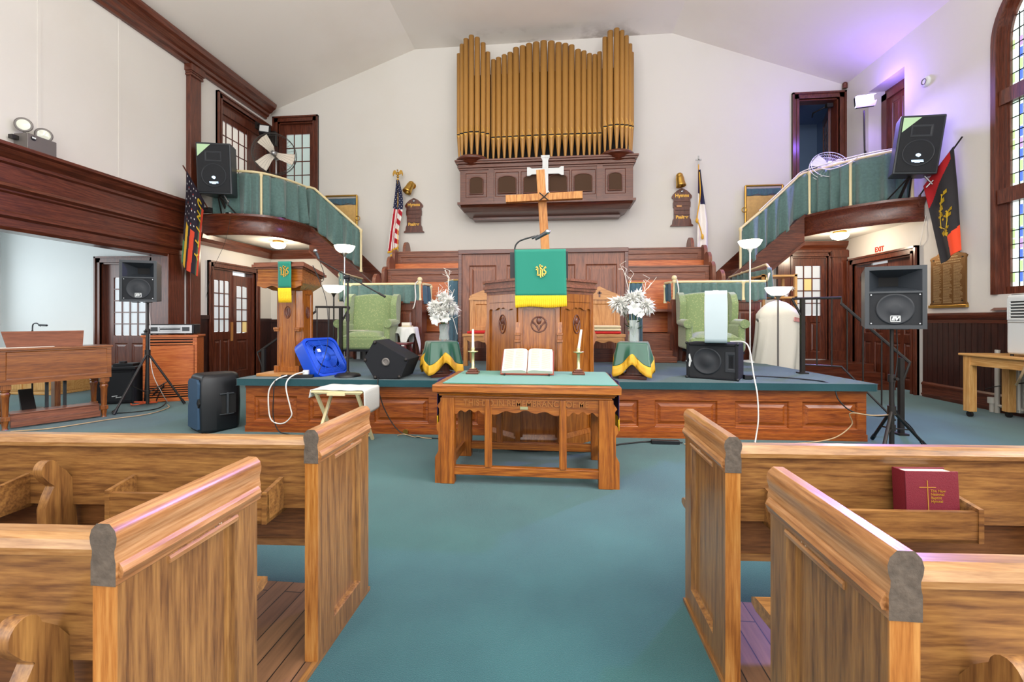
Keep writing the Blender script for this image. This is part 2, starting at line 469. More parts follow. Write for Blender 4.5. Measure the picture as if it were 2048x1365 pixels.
def thing(name, label, cat, loc=(0,0,0), rz=0, group=None):
    o = bpy.data.objects.new(name, None); C.objects.link(o)
    o.empty_display_size = .1
    o.matrix_basis = Matrix.Translation(Vector(loc)) @ Matrix.Rotation(rz, 4, 'Z')
    o['label'] = label; o['category'] = cat
    if group: o['group'] = group
    return o
def tag(o, label, cat, group=None):
    o['label'] = label; o['category'] = cat
    if group: o['group'] = group
    return o
def struct(o):
    o['kind'] = 'structure'; return o
def setup(name, loc=(0,0,0)):
    o = bpy.data.objects.new(name, None); C.objects.link(o); o.empty_display_size = .1
    o.matrix_basis = Matrix.Translation(Vector(loc)); o['kind'] = 'structure'
    return o
def copy_tree(o, parent=None, loc=None, rz=None):
    c = o.copy(); C.objects.link(c)
    if parent is not None: c.parent = parent
    elif loc is not None: c.matrix_basis = Matrix.Translation(Vector(loc)) @ Matrix.Rotation(rz or 0, 4, 'Z')
    for ch in list(o.children): copy_tree(ch, c)
    return c
def text(s, size, mat, name, parent, M4, ext=.002, align='CENTER', spacing=1., xs=1., bold=0.):
    cu = bpy.data.curves.new('t', 'FONT'); cu.body = s; cu.size = size; cu.extrude = ext; cu.align_x = align; cu.align_y = 'CENTER'
    cu.space_character = spacing; cu.space_line = .9; cu.offset = bold
    t = bpy.data.objects.new('t', cu); C.objects.link(t)
    bpy.context.view_layer.update()
    dg = bpy.context.evaluated_depsgraph_get()
    me = bpy.data.meshes.new_from_object(t.evaluated_get(dg))
    bpy.data.objects.remove(t)
    mb = MB()
    mb.M = M4 @ Matrix.Diagonal((xs, 1, 1, 1))
    mb.add([v.co for v in me.vertices], [tuple(p.vertices) for p in me.polygons])
    bpy.data.meshes.remove(me)
    return mb.build(name, mat, parent)
# text frame: x to the right, y up in the text -> world
def face_y(x, y, z):        # readable from -y
    return Matrix.Translation((x, y, z)) @ Matrix.Rotation(R(90), 4, 'X')
def face_dir(p, right, up):
    r = Vector(right).normalized(); u = Vector(up).normalized(); n = r.cross(u)
    m = Matrix((r, u, n)).transposed().to_4x4(); m.translation = Vector(p); return m
# local frame whose -y front faces world +x (left wall) or -x (right wall)
def on_left(x):  return Matrix.Translation((x, 0, 0)) @ Matrix.Rotation(R(90), 4, 'Z')      # local (a, 0) -> world (x, a)
def on_right(x): return Matrix.Translation((x, 0, 0)) @ Matrix.Rotation(R(-90), 4, 'Z')     # local (a, 0) -> world (x, -a)

def curve_pts(ctrl, n=8):
    """Catmull-Rom through control points"""
    P = [Vector(p) for p in ctrl]; P = [P[0]*2 - P[1]] + P + [P[-1]*2 - P[-2]]
    out = []
    for i in range(1, len(P)-2):
        for k in range(n):
            t = k/n
            a, b, c, d = P[i-1], P[i], P[i+1], P[i+2]
            out.append(.5*((2*b) + (c-a)*t + (2*a-5*b+4*c-d)*t*t + (3*b-a-3*c+d)*t**3))
    out.append(P[-2]); return out

def cord(name, ctrl, mat, label, r=.006, cat='cord', n=8, group=None):
    mb = MB(); mb.tube(curve_pts(ctrl, n), r, 6)
    o = mb.build(name, mat)
    return tag(o, label, cat, group)

def drape(path, ztop, zbot, pleat=.035, freq=14., n=None, seed=0, gather=.25):
    """gathered curtain along a plan path; ztop / zbot are functions of 0..1"""
    pts = [Vector(p) for p in path]
    d = [0.]
    for a, b in zip(pts, pts[1:]): d.append(d[-1] + (b-a).length)
    T = d[-1]
    def at(u):
        q = u*T
        for i in range(len(pts)-1):
            if q <= d[i+1] + 1e-9:
                f = (q-d[i])/max(1e-9, d[i+1]-d[i]); p = pts[i].lerp(pts[i+1], f); t = (pts[i+1]-pts[i]).normalized(); return p, Vector((t.y, -t.x, 0))
        return pts[-1], Vector((0, -1, 0))
    rr = random.Random(seed); ph = [rr.uniform(0, 6.28) for _ in range(4)]
    n = n or int(T*freq*7)
    def fn(u, v):
        p, nn = at(u)
        w = u*T*freq
        q_ = w*pi + 1.6*sin(w*.7+ph[0]) + ph[1]
        a = sin(q_) + .3*sin(2*q_+ph[3]) + .45*sin(w*2*pi*.23 + ph[2])
        amp = pleat*(gather + (1-gather)*v)
        z = ztop(u) + (zbot(u) - ztop(u))*v + .02*v*sin(w*1.1+ph[3])
        q = Vector((p.x, p.y, 0)) + nn*(a*amp + .02*v)
        return (q.x, q.y, z)
    mb = MB(); mb.grid(fn, n, 10); return mb
# ------------------------------------------------------------------ camera
PSI = math.atan(86/870.)
cam_d = bpy.data.cameras.new('camera'); cam = bpy.data.objects.new('camera', cam_d); C.objects.link(cam)
cam_d.sensor_width = 36; cam_d.lens = 36*870/2048.; cam_d.clip_start = .02
cam_d.shift_y = -(682.5-640)/2048.
cam.location = (0, 0, 1.27); cam.rotation_euler = (R(90), 0, PSI)
bpy.context.scene.camera = cam

XL, XR, YB, YF = -6.8, 6.1, 9.84, -3.6
def wallmesh(M4, x0, x1, z0, z1, t, holes):
    mb = MB(); mb.M = M4
    xs = sorted({x0, x1} | {q for h in holes for q in h[:2]}); zs = sorted({z0, z1} | {q for h in holes for q in h[2:]})
    xs = [q for q in xs if x0 <= q <= x1]; zs = [q for q in zs if z0 <= q <= z1]
    for i in range(len(xs)-1):
        run = None
        for j in range(len(zs)-1):
            cx, cz = (xs[i]+xs[i+1])/2, (zs[j]+zs[j+1])/2
            hole = any(h[0] < cx < h[1] and h[2] < cz < h[3] for h in holes)
            if not hole:
                run = (run[0], zs[j+1]) if run else (zs[j], zs[j+1])
            if run and (hole or j == len(zs)-2):
                mb.box(xs[i], xs[i+1], 0, t, run[0], run[1]); run = None
    return mb
I4 = Matrix()
# floor and boards under the pews
mb = MB(); mb.box(-10.6, 9, YF, 11.2, -.1, 0); struct(mb.build('floor', 'carpet'))
mb = MB(); mb.box(-6.7, -.885, YF, 1.97, -.05, .012); mb.box(.60, 6.0, YF, 2.03, -.05, .012)
struct(mb.build('floor', 'boards'))
mb = MB(); mb.box(-.885, -.865, YF, 1.97, 0, .016); mb.box(.575, .60, YF, 2.03, 0, .016)
struct(mb.build('trim_1', 'oak_y'))
# ceiling: slopes and flat
zl, zf, zr = 6.25, 7.56, 6.20
mb = MB()
mb.prism([(XL-.3, zl-.08), (-3.24, zf), (2.56, zf), (XR+.3, zr-.08), (XR+.3, 8.2), (XL-.3, 8.2)], 'xz', YF, YB+.2)
struct(mb.build('ceiling', 'ceil'))
# back wall
mb = wallmesh(Matrix.Translation((0, YB, 0)), XL-.25, XR+.25, 0, 8, .2,
      [(-6.6, -5.72, 3.3, 6.0), (5.16, 5.97, 3.28, 5.97), (5.03, 5.75, .42, 2.62)])
struct(mb.build('wall_back', 'wall'))
# left wall
mb = wallmesh(on_left(XL), YF, YB+.2, 0, 6.4, .25, [(YF, 7.05, 0, 3.0), (8.03, 9.27, 0, 2.33), (8.25, 9.7, 3.28, 5.78)])
struct(mb.build('wall_left', 'wall'))
# right wall (local x = -y)
mb = wallmesh(on_right(XR), -YB-.2, -YF, 0, 6.4, .35, [(-6.68, -5.02, 1.62, 6.1), (-9.15, -8.27, 3.28, 5.72), (-9.55, -8.08, 0, 2.4)])
wc, wr = 5.85, .83
arch = [(wc-wr, 6.1)] + [(wc - wr*cos(pi*k/20), 5.1 + wr*1.02*sin(pi*k/20)) for k in range(21)] + [(wc+wr, 6.1)]
for k in range(1, 21):
    a, b = arch[k], arch[k+1]
    mb.M = Matrix(); mb.prism([a, b, (b[0], 6.12), (a[0], 6.12)], 'yz', XR, XR+.35)
struct(mb.build('wall_right', 'wall'))

# side room beyond the left beam
mb = MB()
mb.box(-10.4, -8.3, 7.22, 7.4, 0, 3.3); mb.box(-7.3, -7.0, 7.22, 7.4, 0, 3.3); mb.box(-8.3, -7.3, 7.22, 7.4, 2.32, 3.3)
struct(mb.build('wall_alcove_back', 'alcove'))
mb = wallmesh(on_left(-10.4), YF, 7.4, 0, 3.3, .2, [(1.2, 2.6, .9, 2.6), (4.3, 5.9, .9, 2.6)])
struct(mb.build('wall_alcove_left', 'alcove'))
mb = MB(); mb.box(-10.6, -7.05, YF, 7.4, 3.2, 3.35); struct(mb.build('ceiling', 'alcove'))
mb = MB(); mb.box(-10.38, -8.42, 7.16, 7.22, 0, .22); struct(mb.build('baseboard_alcove', 'alcove'))

# beam over the opening: moulded frieze
def extr(pts, y0, y1, name, mat, plane='xz'):
    m = MB(); m.prism(pts, plane, y0, y1); return struct(m.build(name, mat))
x = XL
prof = [(x-.24, 3.41), (x+.27, 3.41), (x+.27, 3.37), (x+.22, 3.35), (x+.19, 3.30), (x+.12, 3.25), (x+.12, 3.21), (x+.08, 3.19), (x+.08, 2.97),
        (x+.12, 2.95), (x+.13, 2.91), (x+.08, 2.88), (x+.08, 2.86), (x+.045, 2.84), (x+.045, 2.62), (x+.07, 2.60), (x+.07, 2.56), (x+.03, 2.53), (x+.03, 2.43), (x, 2.39), (x-.24, 2.39)]
extr(prof, YF, 7.40, 'trim_2', 'mahog_y')
# cornice along the left wall
prof = [(x, 5.99), (x+.05, 5.99), (x+.06, 6.04), (x+.11, 6.06), (x+.12, 6.11), (x+.17, 6.13), (x+.23, 6.19), (x+.28, 6.22), (x+.30, 6.28), (x+.30, 6.32), (x, 6.32)]
extr(prof, YF, 9.62, 'trim_3', 'mahog_y')
# opening jamb, lower and upper pilasters
mb = MB(); mb.box(x-.30, x+.03, 7.02, 7.36, 0, 2.45); struct(mb.build('trim_4', 'mahog_z', bev=.008))
mb = MB(); mb.box(x, x+.09, 7.42, 7.66, 0, 3.0); mb.box(x, x+.11, 7.40, 7.68, 0, .2)
struct(mb.build('trim_5', 'mahog_z', bev=.006))
mb = MB(); mb.box(x, x+.10, 7.42, 7.66, 3.38, 5.86); mb.box(x, x+.13, 7.40, 7.68, 5.80, 5.84); mb.box(x, x+.15, 7.38, 7.70, 5.88, 6.0); mb.box(x, x+.13, 7.40, 7.68, 5.85, 5.9)
struct(mb.build('trim_6', 'mahog_z', bev=.006))
# thin battens on the upper left wall
for i, y_ in enumerate((5.12, 6.19)):
    mb = MB(); mb.box(x, x+.006, y_-.02, y_+.02, 3.41, 6.0); struct(mb.build('trim_%d' % (13+i), 'wall'))
# moulding below the balconies
def cove(y0, z0, s): return [(y0, z0), (y0-.03*s, z0), (y0-.05*s, z0+.06), (y0-.10*s, z0+.12), (y0-.12*s, z0+.2), (y0, z0+.2)]
mb = MB(); mb.prism([(x-(p[0]-x), p[1]) for p in cove(x, 2.72, 1)], 'xz', 7.68, YB); struct(mb.build('trim_7', 'case_y'))
mb = MB(); mb.prism(cove(YB, 2.72, 1), 'yz', XL, -4.9); struct(mb.build('trim_8', 'case_x'))
mb = MB(); mb.prism(cove(YB, 2.72, 1), 'yz', 4.6, XR); struct(mb.build('trim_9', 'case_x'))
# dado on the left under the balcony
mb = MB(); mb.M = on_left(XL)
mb.box(7.66, 7.92, -.02, 0, 0, 1.30); mb.box(9.38, YB, -.02, 0, 0, 1.30); mb.box(7.66, 7.92, -.05, 0, 1.28, 1.36)
mb.M = Matrix(); mb.box(XL, -3.6, YB-.02, YB, 0, 1.22); mb.box(XL, -3.6, YB-.06, YB, 1.22, 1.28)
struct(mb.build('trim_10', 'dado'))
# right wall dado: grooved boards, cap rail and base
mb = MB(); mb.M = on_right(XR)
k = 0
a = -7.86
while a < -4.4:
    mb.box(a, min(a+.088, -4.4), -.022, 0, .22, 1.27); mb.box(a+.088, a+.095, -.014, 0, .22, 1.27); a += .095
struct(mb.build('trim_11', 'dado'))
mb = MB(); mb.M = on_right(XR)
mb.prism([(0, 1.22), (-.03, 1.22), (-.035, 1.27), (-.06, 1.30), (-.075, 1.34), (-.075, 1.37), (0, 1.38)], 'yz', -7.86, -4.0)
struct(mb.build('trim_12', 'mahog_y'))
mb = MB(); mb.M = on_right(XR)
mb.box(-7.86, -4.0, -.035, 0, 0, .20); mb.prism([(0, .2), (-.05, .2), (-.05, .225), (-.022, .25), (0, .25)], 'yz', -7.86, -4.0)
mb.box(-7.86, -4.0, -.05, 0, .03, .06)
struct(mb.build('baseboard_right', 'mahog_y'))

# ------------------------------------------------------------------ doors and windows
def casing(mb, x0, x1, z0, z1, w, d=.05, head=None):
    """stepped casing round an opening, proud towards -y"""
    head = head or w
    for (i, o, dd) in ((0, w, d*.55), (.0, w*.35, d*.8), (w*.72, w, d)):
        hi, ho = i*head/w, o*head/w
        mb.box(x0-o, x0-i, -dd, 0, z0, z1+ho); mb.box(x1+i, x1+o, -dd, 0, z0, z1+ho); mb.box(x0-o, x1+o, -dd, 0, z1+hi, z1+ho)
    return mb
def jambs(mb, x0, x1, z0, z1, dep, t=.03):
    mb.box(x0, x0+t, 0, dep, z0, z1); mb.box(x1-t, x1, 0, dep, z0, z1); mb.box(x0, x1, 0, dep, z1-t, z1)
    return mb
def leaf(parent, M4, x0, x1, z0, z1, y0, st, panes, low, wmat, pmat, t=.04, name='door_leaf', bar=.02, amber=None):
    za, zb, nc, nr = panes
    mb = MB(); mb.M = M4
    if low:
        mb.framed(x0, x1, z0, za, y0, y0+t, low, d=.014, bw=.022)
    else:
        mb.box(x0, x1, y0, y0+t, z0, za)
    mb.box(x0, x0+st, y0, y0+t, za, z1); mb.box(x1-st, x1, y0, y0+t, za, z1); mb.box(x0+st, x1-st, y0, y0+t, zb, z1)
    pw = (x1-x0-2*st)/nc; ph = (zb-za)/nr
    for i in range(1, nc): mb.box(x0+st+i*pw-bar/2, x0+st+i*pw+bar/2, y0+.004, y0+t-.008, za, zb)
    for j in range(1, nr): mb.box(x0+st, x1-st, y0+.006, y0+t-.008, za+j*ph-bar/2, za+j*ph+bar/2)
    lf = mb.build(name, wmat, parent)
    pm = MB(); pm.M = M4
    for i in range(nc):
        for j in range(nr):
            pm.m = 1 if amber and (i, j) in amber else 0
            pm.box(x0+st+i*pw+bar/2, x0+st+(i+1)*pw-bar/2, y0+.018, y0+.022, za+j*ph+bar/2, za+(j+1)*ph-bar/2)
    pm.build('panes', [pmat, 'lit_amber'], lf)
    return lf
def knob(parent, p, d, mat='brass'):
    mb = MB(); p = Vector(p); d = Vector(d)
    mb.cyl(p, p+d*.05, .012); mb.sph(p+d*.065, .028, 12); mb.build('door_knob', mat, parent)

# door_1: double doors under the left balcony
A = on_left(XL)
d1 = setup('door_1', (XL, 8.65, 0))
mb = MB(); mb.M = A; casing(mb, 8.03, 9.27, 0, 2.33, .115, .06); jambs(mb, 8.03, 9.27, 0, 2.33, .2); mb.build('door_frame', 'mahog_z', d1)
l1 = leaf(d1, A, 8.06, 8.66, .01, 2.31, .05, .09, (1.02, 2.08, 3, 4), [(8.15, 8.33, .16, .86), (8.38, 8.56, .16, .86)], 'mahog_z', 'lit_cool')
Bm = Matrix.Translation((XL, 9.24, 0)) @ Matrix.Rotation(R(90+3), 4, 'Z')
l2 = leaf(d1, Bm, -.585, -.02, .01, 2.22, .06, .1, (.98, 2.0, 2, 4), [(-.48, -.12, .16, .84)], 'mahog_z', 'lit_cool', amber=[(1, 0)])
mb = MB(); mb.M = A; mb.box(8.60, 8.655, .035, .05, .82, 1.22); mb.build('push_plate', 'chairw_z', l1)
# door_2: door of the side room
d2 = setup('door_2', (-7.8, 7.22, 0))
T2 = Matrix.Translation((0, 7.22, 0))
mb = MB(); mb.M = T2; casing(mb, -8.3, -7.3, 0, 2.32, .11, .05); jambs(mb, -8.3, -7.3, 0, 2.32, .18); mb.build('door_frame', 'mahog_z', d2)
l = leaf(d2, T2, -8.27, -7.33, .01, 2.315, .06, .15, (.98, 2.05, 4, 5), [(-8.1, -7.84, .16, .84), (-7.76, -7.5, .16, .84)], 'mahog_z', 'lit_cool')
knob(l, (-7.42, 7.28, 1.0), (0, -1, 0))
# door_3: glazed door, upper left of the back wall
d3 = setup('door_3', (-6.16, YB, 3.3))
T3 = Matrix.Translation((0, YB, 0))
mb = MB(); mb.M = T3; casing(mb, -6.6, -5.72, 3.3, 6.0, .13, .06); jambs(mb, -6.6, -5.72, 3.3, 6.0, .2); mb.build('door_frame', 'mahog_z', d3)
leaf(d3, T3, -6.57, -5.75, 3.31, 5.985, .08, .11, (4.1, 5.74, 3, 5), [], 'mahog_z', 'lit_green')
# door_4: open doorway, upper right of the back wall, to a blue room
d4 = setup('door_4', (5.56, YB, 3.28))
mb = MB(); mb.M = T3; casing(mb, 5.16, 5.97, 3.28, 5.97, .13, .06); jambs(mb, 5.16, 5.97, 3.28, 5.97, .2)
mb.cyl((6.06, -.06, 6.13), (6.06, -.06, 6.2), .05); mb.sph((6.06, -.06, 6.22), .05, 12)
mb.build('door_frame', 'mahog_z', d4)
Bm = Matrix.Translation((5.93, YB+.2, 0)) @ Matrix.Rotation(R(180-112), 4, 'Z') @ Matrix.Diagonal((-1, 1, 1, 1))
leaf(d4, Bm, -.76, 0, 3.3, 5.86, 0, .1, (4.2, 5.7, 3, 5), [], 'mahog_z', 'bluewall')
mb = MB(); mb.tube([(5.86, YB+.1, 5.88), (5.6, YB+.25, 5.78), (5.72, YB+.5, 5.8)], .015); mb.box(5.78, 5.9, YB+.06, YB+.14, 5.82, 5.9); mb.build('door_closer', 'iron', d4)
# the blue room behind
mb = MB()
mb.box(4.4, 4.5, YB+.2, 11.9, 3.2, 6.4); mb.box(4.4, 6.8, 11.9, 12, 3.2, 6.4); mb.box(6.7, 6.8, YB+.2, 12, 3.2, 6.4); mb.box(4.4, 6.8, YB+.2, 12, 6.3, 6.4); mb.box(4.4, 6.8, YB+.2, 12, 3.18, 3.28)
mb.box(5.1, 5.2, 11.2, 11.9, 3.2, 6.3); mb.box(5.2, 5.8, 11.86, 11.9, 3.2, 5.1)
struct(mb.build('wall_upper_room', 'bluewall'))
# door_5: upper right side wall recess and dark door
d5 = setup('door_5', (XR+.3, 8.7, 3.28))
mb = MB(); mb.M = on_right(XR); mb.box(-9.15, -8.27, .3, .34, 3.28, 5.72); mb.build('door_leaf', 'mahog_z', d5)
mb = MB(); mb.M = on_right(XR); 
for (a, b, c, e) in ((-9.13, -9.0, 3.28, 5.62), (-8.42, -8.29, 3.28, 5.62), (-9.13, -8.29, 5.5, 5.62)): mb.box(a, b, .22, .3, c, e)
mb.framed(-9.0, -8.42, 3.28, 5.5, .27, .3, [(-8.93, -8.74, 3.5, 4.3), (-8.68, -8.49, 3.5, 4.3), (-8.93, -8.74, 4.45, 5.4), (-8.68, -8.49, 4.45, 5.4)])
mb.build('door_frame', 'mahog_z', d5)
# door_6: exit door, lower right wall
d6 = setup('door_6', (XR, 8.8, 0))
Q = on_right(XR)
mb = MB(); mb.M = Q; casing(mb, -9.55, -8.08, 0, 2.4, .125, .07); jambs(mb, -9.55, -8.08, 0, 2.4, .3); mb.build('door_frame', 'mahog_z', d6)
mb = MB(); mb.M = Q; mb.framed(-8.8, -8.11, .03, 2.385, .1, .14, [(-8.7, -8.5, .2, .85), (-8.42, -8.22, .2, .85), (-8.7, -8.5, 1.0, 2.2), (-8.42, -8.22, 1.0, 2.2)]); mb.build('door_leaf', 'mahog_z', d6)
mb = MB(); mb.M = Q; mb.framed(-9.52, -8.82, .03, 2.34, .1, .14, [(-9.42, -9.22, .2, .85), (-9.14, -8.92, .2, .85), (-9.42, -9.22, 1.0, 2.2), (-9.14, -8.92, 1.0, 2.2)]); lf = mb.build('door_leaf', 'mahog_z', d6)
mb = MB(); mb.M = Q
for z in (.4, 1.2, 2.1): mb.cyl((-9.53, .09, z-.05), (-9.53, .09, z+.05), .012)
mb.build('hinge', 'iron', lf)
# door_7: door with nine panes, lower right of the back wall, on a landing
d7 = setup('door_7', (5.39, YB, .42))
mb = MB(); mb.M = T3; casing(mb, 5.03, 5.75, .42, 2.62, .1, .06); jambs(mb, 5.03, 5.75, .42, 2.62, .2)
mb.box(5.80, 6.08, -.10, 0, .42, 2.58); mb.box(5.77, 6.1, -.13, 0, 2.58, 2.72); mb.box(5.79, 6.09, -.12, 0, .42, .62)
mb.box(4.72, 4.95, -.08, 0, .42, 2.7)
mb.box(4.7, 6.1, -.1, 0, 2.70, 2.74)
mb.build('door_frame', 'mahog_z', d7)
leaf(d7, T3, 5.05, 5.73, .43, 2.61, .05, .085, (1.36, 2.42, 3, 4), [(5.15, 5.36, .58, 1.22), (5.43, 5.64, .58, 1.22)], 'mahog_z', 'lit_cool', amber=[(1, 2)])
# landing and steps to that door
mb = MB(); mb.box(4.6, XR, 9.0, YB, 0, .42); mb.box(4.6, XR, 8.72, 9.0, 0, .28); mb.box(4.6, XR, 8.46, 8.72, 0, .14)
st = mb.build('landing_steps', 'mahog_x', bev=.008); st['kind'] = 'structure'
# window_1: lit sash high on the left wall
w1 = setup('window_1', (XL, 8.97, 3.28))
mb = MB(); mb.M = A; casing(mb, 8.25, 9.7, 3.28, 5.78, .12, .07); jambs(mb, 8.25, 9.7, 3.28, 5.78, .2); mb.build('window_frame', 'mahog_z', w1)
leaf(w1, A, 8.28, 9.67, 3.3, 5.55, .08, .05, (3.36, 5.42, 7, 7), [], 'mahog_z', 'lit_frost', name='sash')
mb = MB(); mb.M = A; mb.box(8.28, 9.67, .05, .12, 5.55, 5.76); mb.box(9.1, 9.67, .03, .06, 3.3, 5.5); mb.build('inner_blind', 'mahog_z', w1)

# window_2: stained glass window of the right wall
w2 = setup('window_2', (XR+.2, wc, 1.62))
def archring(r0, r1, xa, xb, mb, n=24):
    for k in range(n):
        t0, t1 = pi*k/n, pi*(k+1)/n
        P = lambda r, t: (wc - r*cos(t), 5.1 + r*1.02*sin(t))
        mb.prism([P(r0, t0), P(r0, t1), P(r1, t1), P(r1, t0)], 'yz', xa, xb)
mb = MB()
for (r0, r1, xa, xb) in ((.80, .87, XR-.035, XR+.02), (.76, .83, XR+.02, XR+.05), (.72, .78, XR+.03, XR+.09), (.69, .73, XR+.05, XR+.11)):
    archring(r0, r1, xa, xb, mb)
    for s_ in (-1, 1): 
        a, b = wc+s_*r0, wc+s_*r1
        mb.box(xa, xb, min(a, b), max(a, b), 1.62, 5.1)
mb.box(XR+.0, XR+.11, wc-.79, wc+.79, 4.22, 4.42); mb.box(XR-.02, XR+.11, wc-.79, wc+.79, 2.86, 3.06); mb.box(XR+.02, XR+.11, wc-.7, wc+.7, 1.6, 1.72)
mb.box(XR+.03, XR+.1, wc-.03, wc+.03, 1.62, 5.8)
mb.build('window_frame', 'mahog_z', w2)
mb = MB(); mb.prism([(XR-.05, 1.40), (XR+.3, 1.66), (XR+.3, 1.40)], 'xz', wc-.86, wc+.86); mb.build('window_sill', 'case_y', w2)
def stained():
    m, nt, b = newmat('leaded stained glass')
    N, L = nt.nodes.new, nt.links.new
    tc = N('ShaderNodeTexCoord'); sp = N('ShaderNodeSeparateXYZ'); L(tc.outputs['Object'], sp.inputs['Vector'])
    n = N('ShaderNodeTexNoise'); n.inputs['Scale'].default_value = 5; L(tc.outputs['Object'], n.inputs['Vector'])
    rp = N('ShaderNodeValToRGB'); e = rp.color_ramp.elements
    e[0].position = .35; e[0].color = lin('#bfe0c8'); e[1].position = .65; e[1].color = lin('#eef4f6')
    L(n.outputs['Fac'], rp.inputs['Fac'])
    L(rp.outputs['Color'], b.inputs['Emission Color']); b.inputs['Emission Strength'].default_value = 1.1
    b.inputs['Base Color'].default_value = lin('#d8e8e4'); b.inputs['Roughness'].default_value = .15
    return m
M['stained'] = stained()
M['blueglass'] = glow('blue border glass', '#5a7cd8', .8, '#4c6cc0')
M['pinkglass'] = glow('violet border glass', '#b79ac8', .9, '#a88cc0')
M['greenglass'] = glow('green border glass', '#b8dc9c', .9, '#a8d088')
M['lead'] = plain('lead came', '#1a1c20', .5, .3)
mb = MB(); X0 = XR+.08
def pan(m, y0, y1, z0, z1, mat=0, dx=0):
    m.m = mat; m.box(X0-dx, X0+.004, y0, y1, z0, z1)
gm = MB()
for s_ in (-1, 1):
    ya, yb = (wc-.69, wc-.03) if s_ < 0 else (wc+.03, wc+.69)
    for (z0, z1) in ((1.72, 2.86), (3.06, 4.22), (4.42, 5.1)):
        pan(gm, ya, yb, z0, z1)
        edge = yb if s_ > 0 else ya
        bz = z0+.06
        kk = 0
        while bz < z1-.1:                       # patterned border strip
            a = edge - s_*.13; c = edge - s_*.095
            pan(gm, min(a, c), max(a, c), bz, bz+.13, [1, 3, 1, 2][kk % 4], .004)
            pan(gm, min(edge-s_*.005, edge-s_*.03), max(edge-s_*.005, edge-s_*.03), bz, bz+.13, [3, 0, 0, 3][kk % 4], .004); bz += .15; kk += 1
gm.m = 0
gm.prism([(wc-.69, 5.1)] + [(wc-.69*cos(pi*k/20), 5.1+.7*sin(pi*k/20)) for k in range(21)], 'yz', X0, X0+.004)
gm.build('stained_glass', ['stained', 'blueglass', 'pinkglass', 'greenglass'], w2)
lm = MB()
for (z0, z1) in ((1.72, 2.86), (3.06, 4.22), (4.42, 5.6)):
    z = z0+.19
    while z < z1: lm.box(X0-.008, X0, wc-.69, wc+.69, z-.006, z+.006); z += .19
    for y in (-.54, -.4, -.2, .2, .4, .54, -.6, .6): lm.box(X0-.008, X0, wc+y-.005, wc+y+.005, z0, z1 if z1 < 5.2 else 5.4)
for s_ in (-1, 1):                              # small tulip arches in the lower light
    for y in (.3, .44):
        lm.tube([(X0-.006, wc+s_*(y+.07*cos(t)), 1.98+.16*sin(t)) for t in [pi*k/10 for k in range(11)]], .006, 5)
    lm.tube([(X0-.006, wc+s_*.44+.05*cos(t), 2.55+.09*sin(t)) for t in [2*pi*k/4 for k in range(5)]], .006, 5)
lm.build('lead_cames', 'lead', w2)

# ------------------------------------------------------------------ balconies
def balcony(name, label, plan, wallpts, ends):
    """plan: front edge from the side wall round to the stair head; wallpts close the deck"""
    t = thing(name, label, 'balcony', (plan[0][0], plan[0][1], 2.93))
    dk = MB(); dk.prism([(p[0], p[1]) for p in plan] + wallpts, 'xy', 2.95, 3.27); dk.build('deck', 'wall', t)
    # moulded fascia following the front edge
    prof = [(0, 2.90), (.03, 2.90), (.045, 2.94), (.03, 2.97), (.02, 3.0), (.02, 3.16), (.035, 3.20), (.06, 3.235), (.075, 3.26), (.075, 3.30), (-.25, 3.30), (-.25, 3.285), (0, 3.27)]
    P = [Vector((p[0], p[1], 0)) for p in plan]
    vs = []; k = len(prof)
    for i, p in enumerate(P):
        d = (P[min(i+1, len(P)-1)] - P[max(i-1, 0)]).normalized(); nn = Vector((d.y, -d.x, 0)) * ends
        for (o, z) in prof: vs.append((p.x+nn.x*o, p.y+nn.y*o, z))
    fs = []
    for i in range(len(P)-1):
        for j in range(k):
            j2 = (j+1) % k; fs.append((i*k+j, (i+1)*k+j, (i+1)*k+j2, i*k+j2) if ends > 0 else (i*k+j, i*k+j2, (i+1)*k+j2, (i+1)*k+j))
    fs.append(tuple(range(k))); fs.append(tuple(range((len(P)-1)*k, len(P)*k))[::-1])
    fm = MB(); fm.add(vs, fs); o = fm.build('fascia', 'mahog_x', t)
    for p in o.data.polygons: p.use_smooth = len(p.vertices) == 4
    o.data.set_sharp_from_angle(angle=R(25))
    return t
planL = [tuple(p)[:2] for p in curve_pts([(-6.79, 7.80, 0), (-6.35, 7.79, 0), (-5.95, 7.83, 0), (-5.62, 7.98, 0), (-5.43, 8.28, 0), (-5.36, 8.65, 0), (-5.35, 9.05, 0)], 6)]
planR = [tuple(p)[:2] for p in curve_pts([(6.09, 7.86, 0), (5.9, 7.90, 0), (5.62, 8.02, 0), (5.27, 8.33, 0), (5.02, 8.7, 0), (4.88, 9.05, 0)], 6)]
balcony('balcony', 'curved dark wood balcony at upper left, under the pedestal fan', planL, [(-5.35, YB-.008), (XL+.01, YB-.008)], 1)
balcony('balcony', 'curved dark wood balcony at upper right, under the lit lighting panel', planR, [(4.88, YB-.008), (XR-.01, YB-.008)], -1)

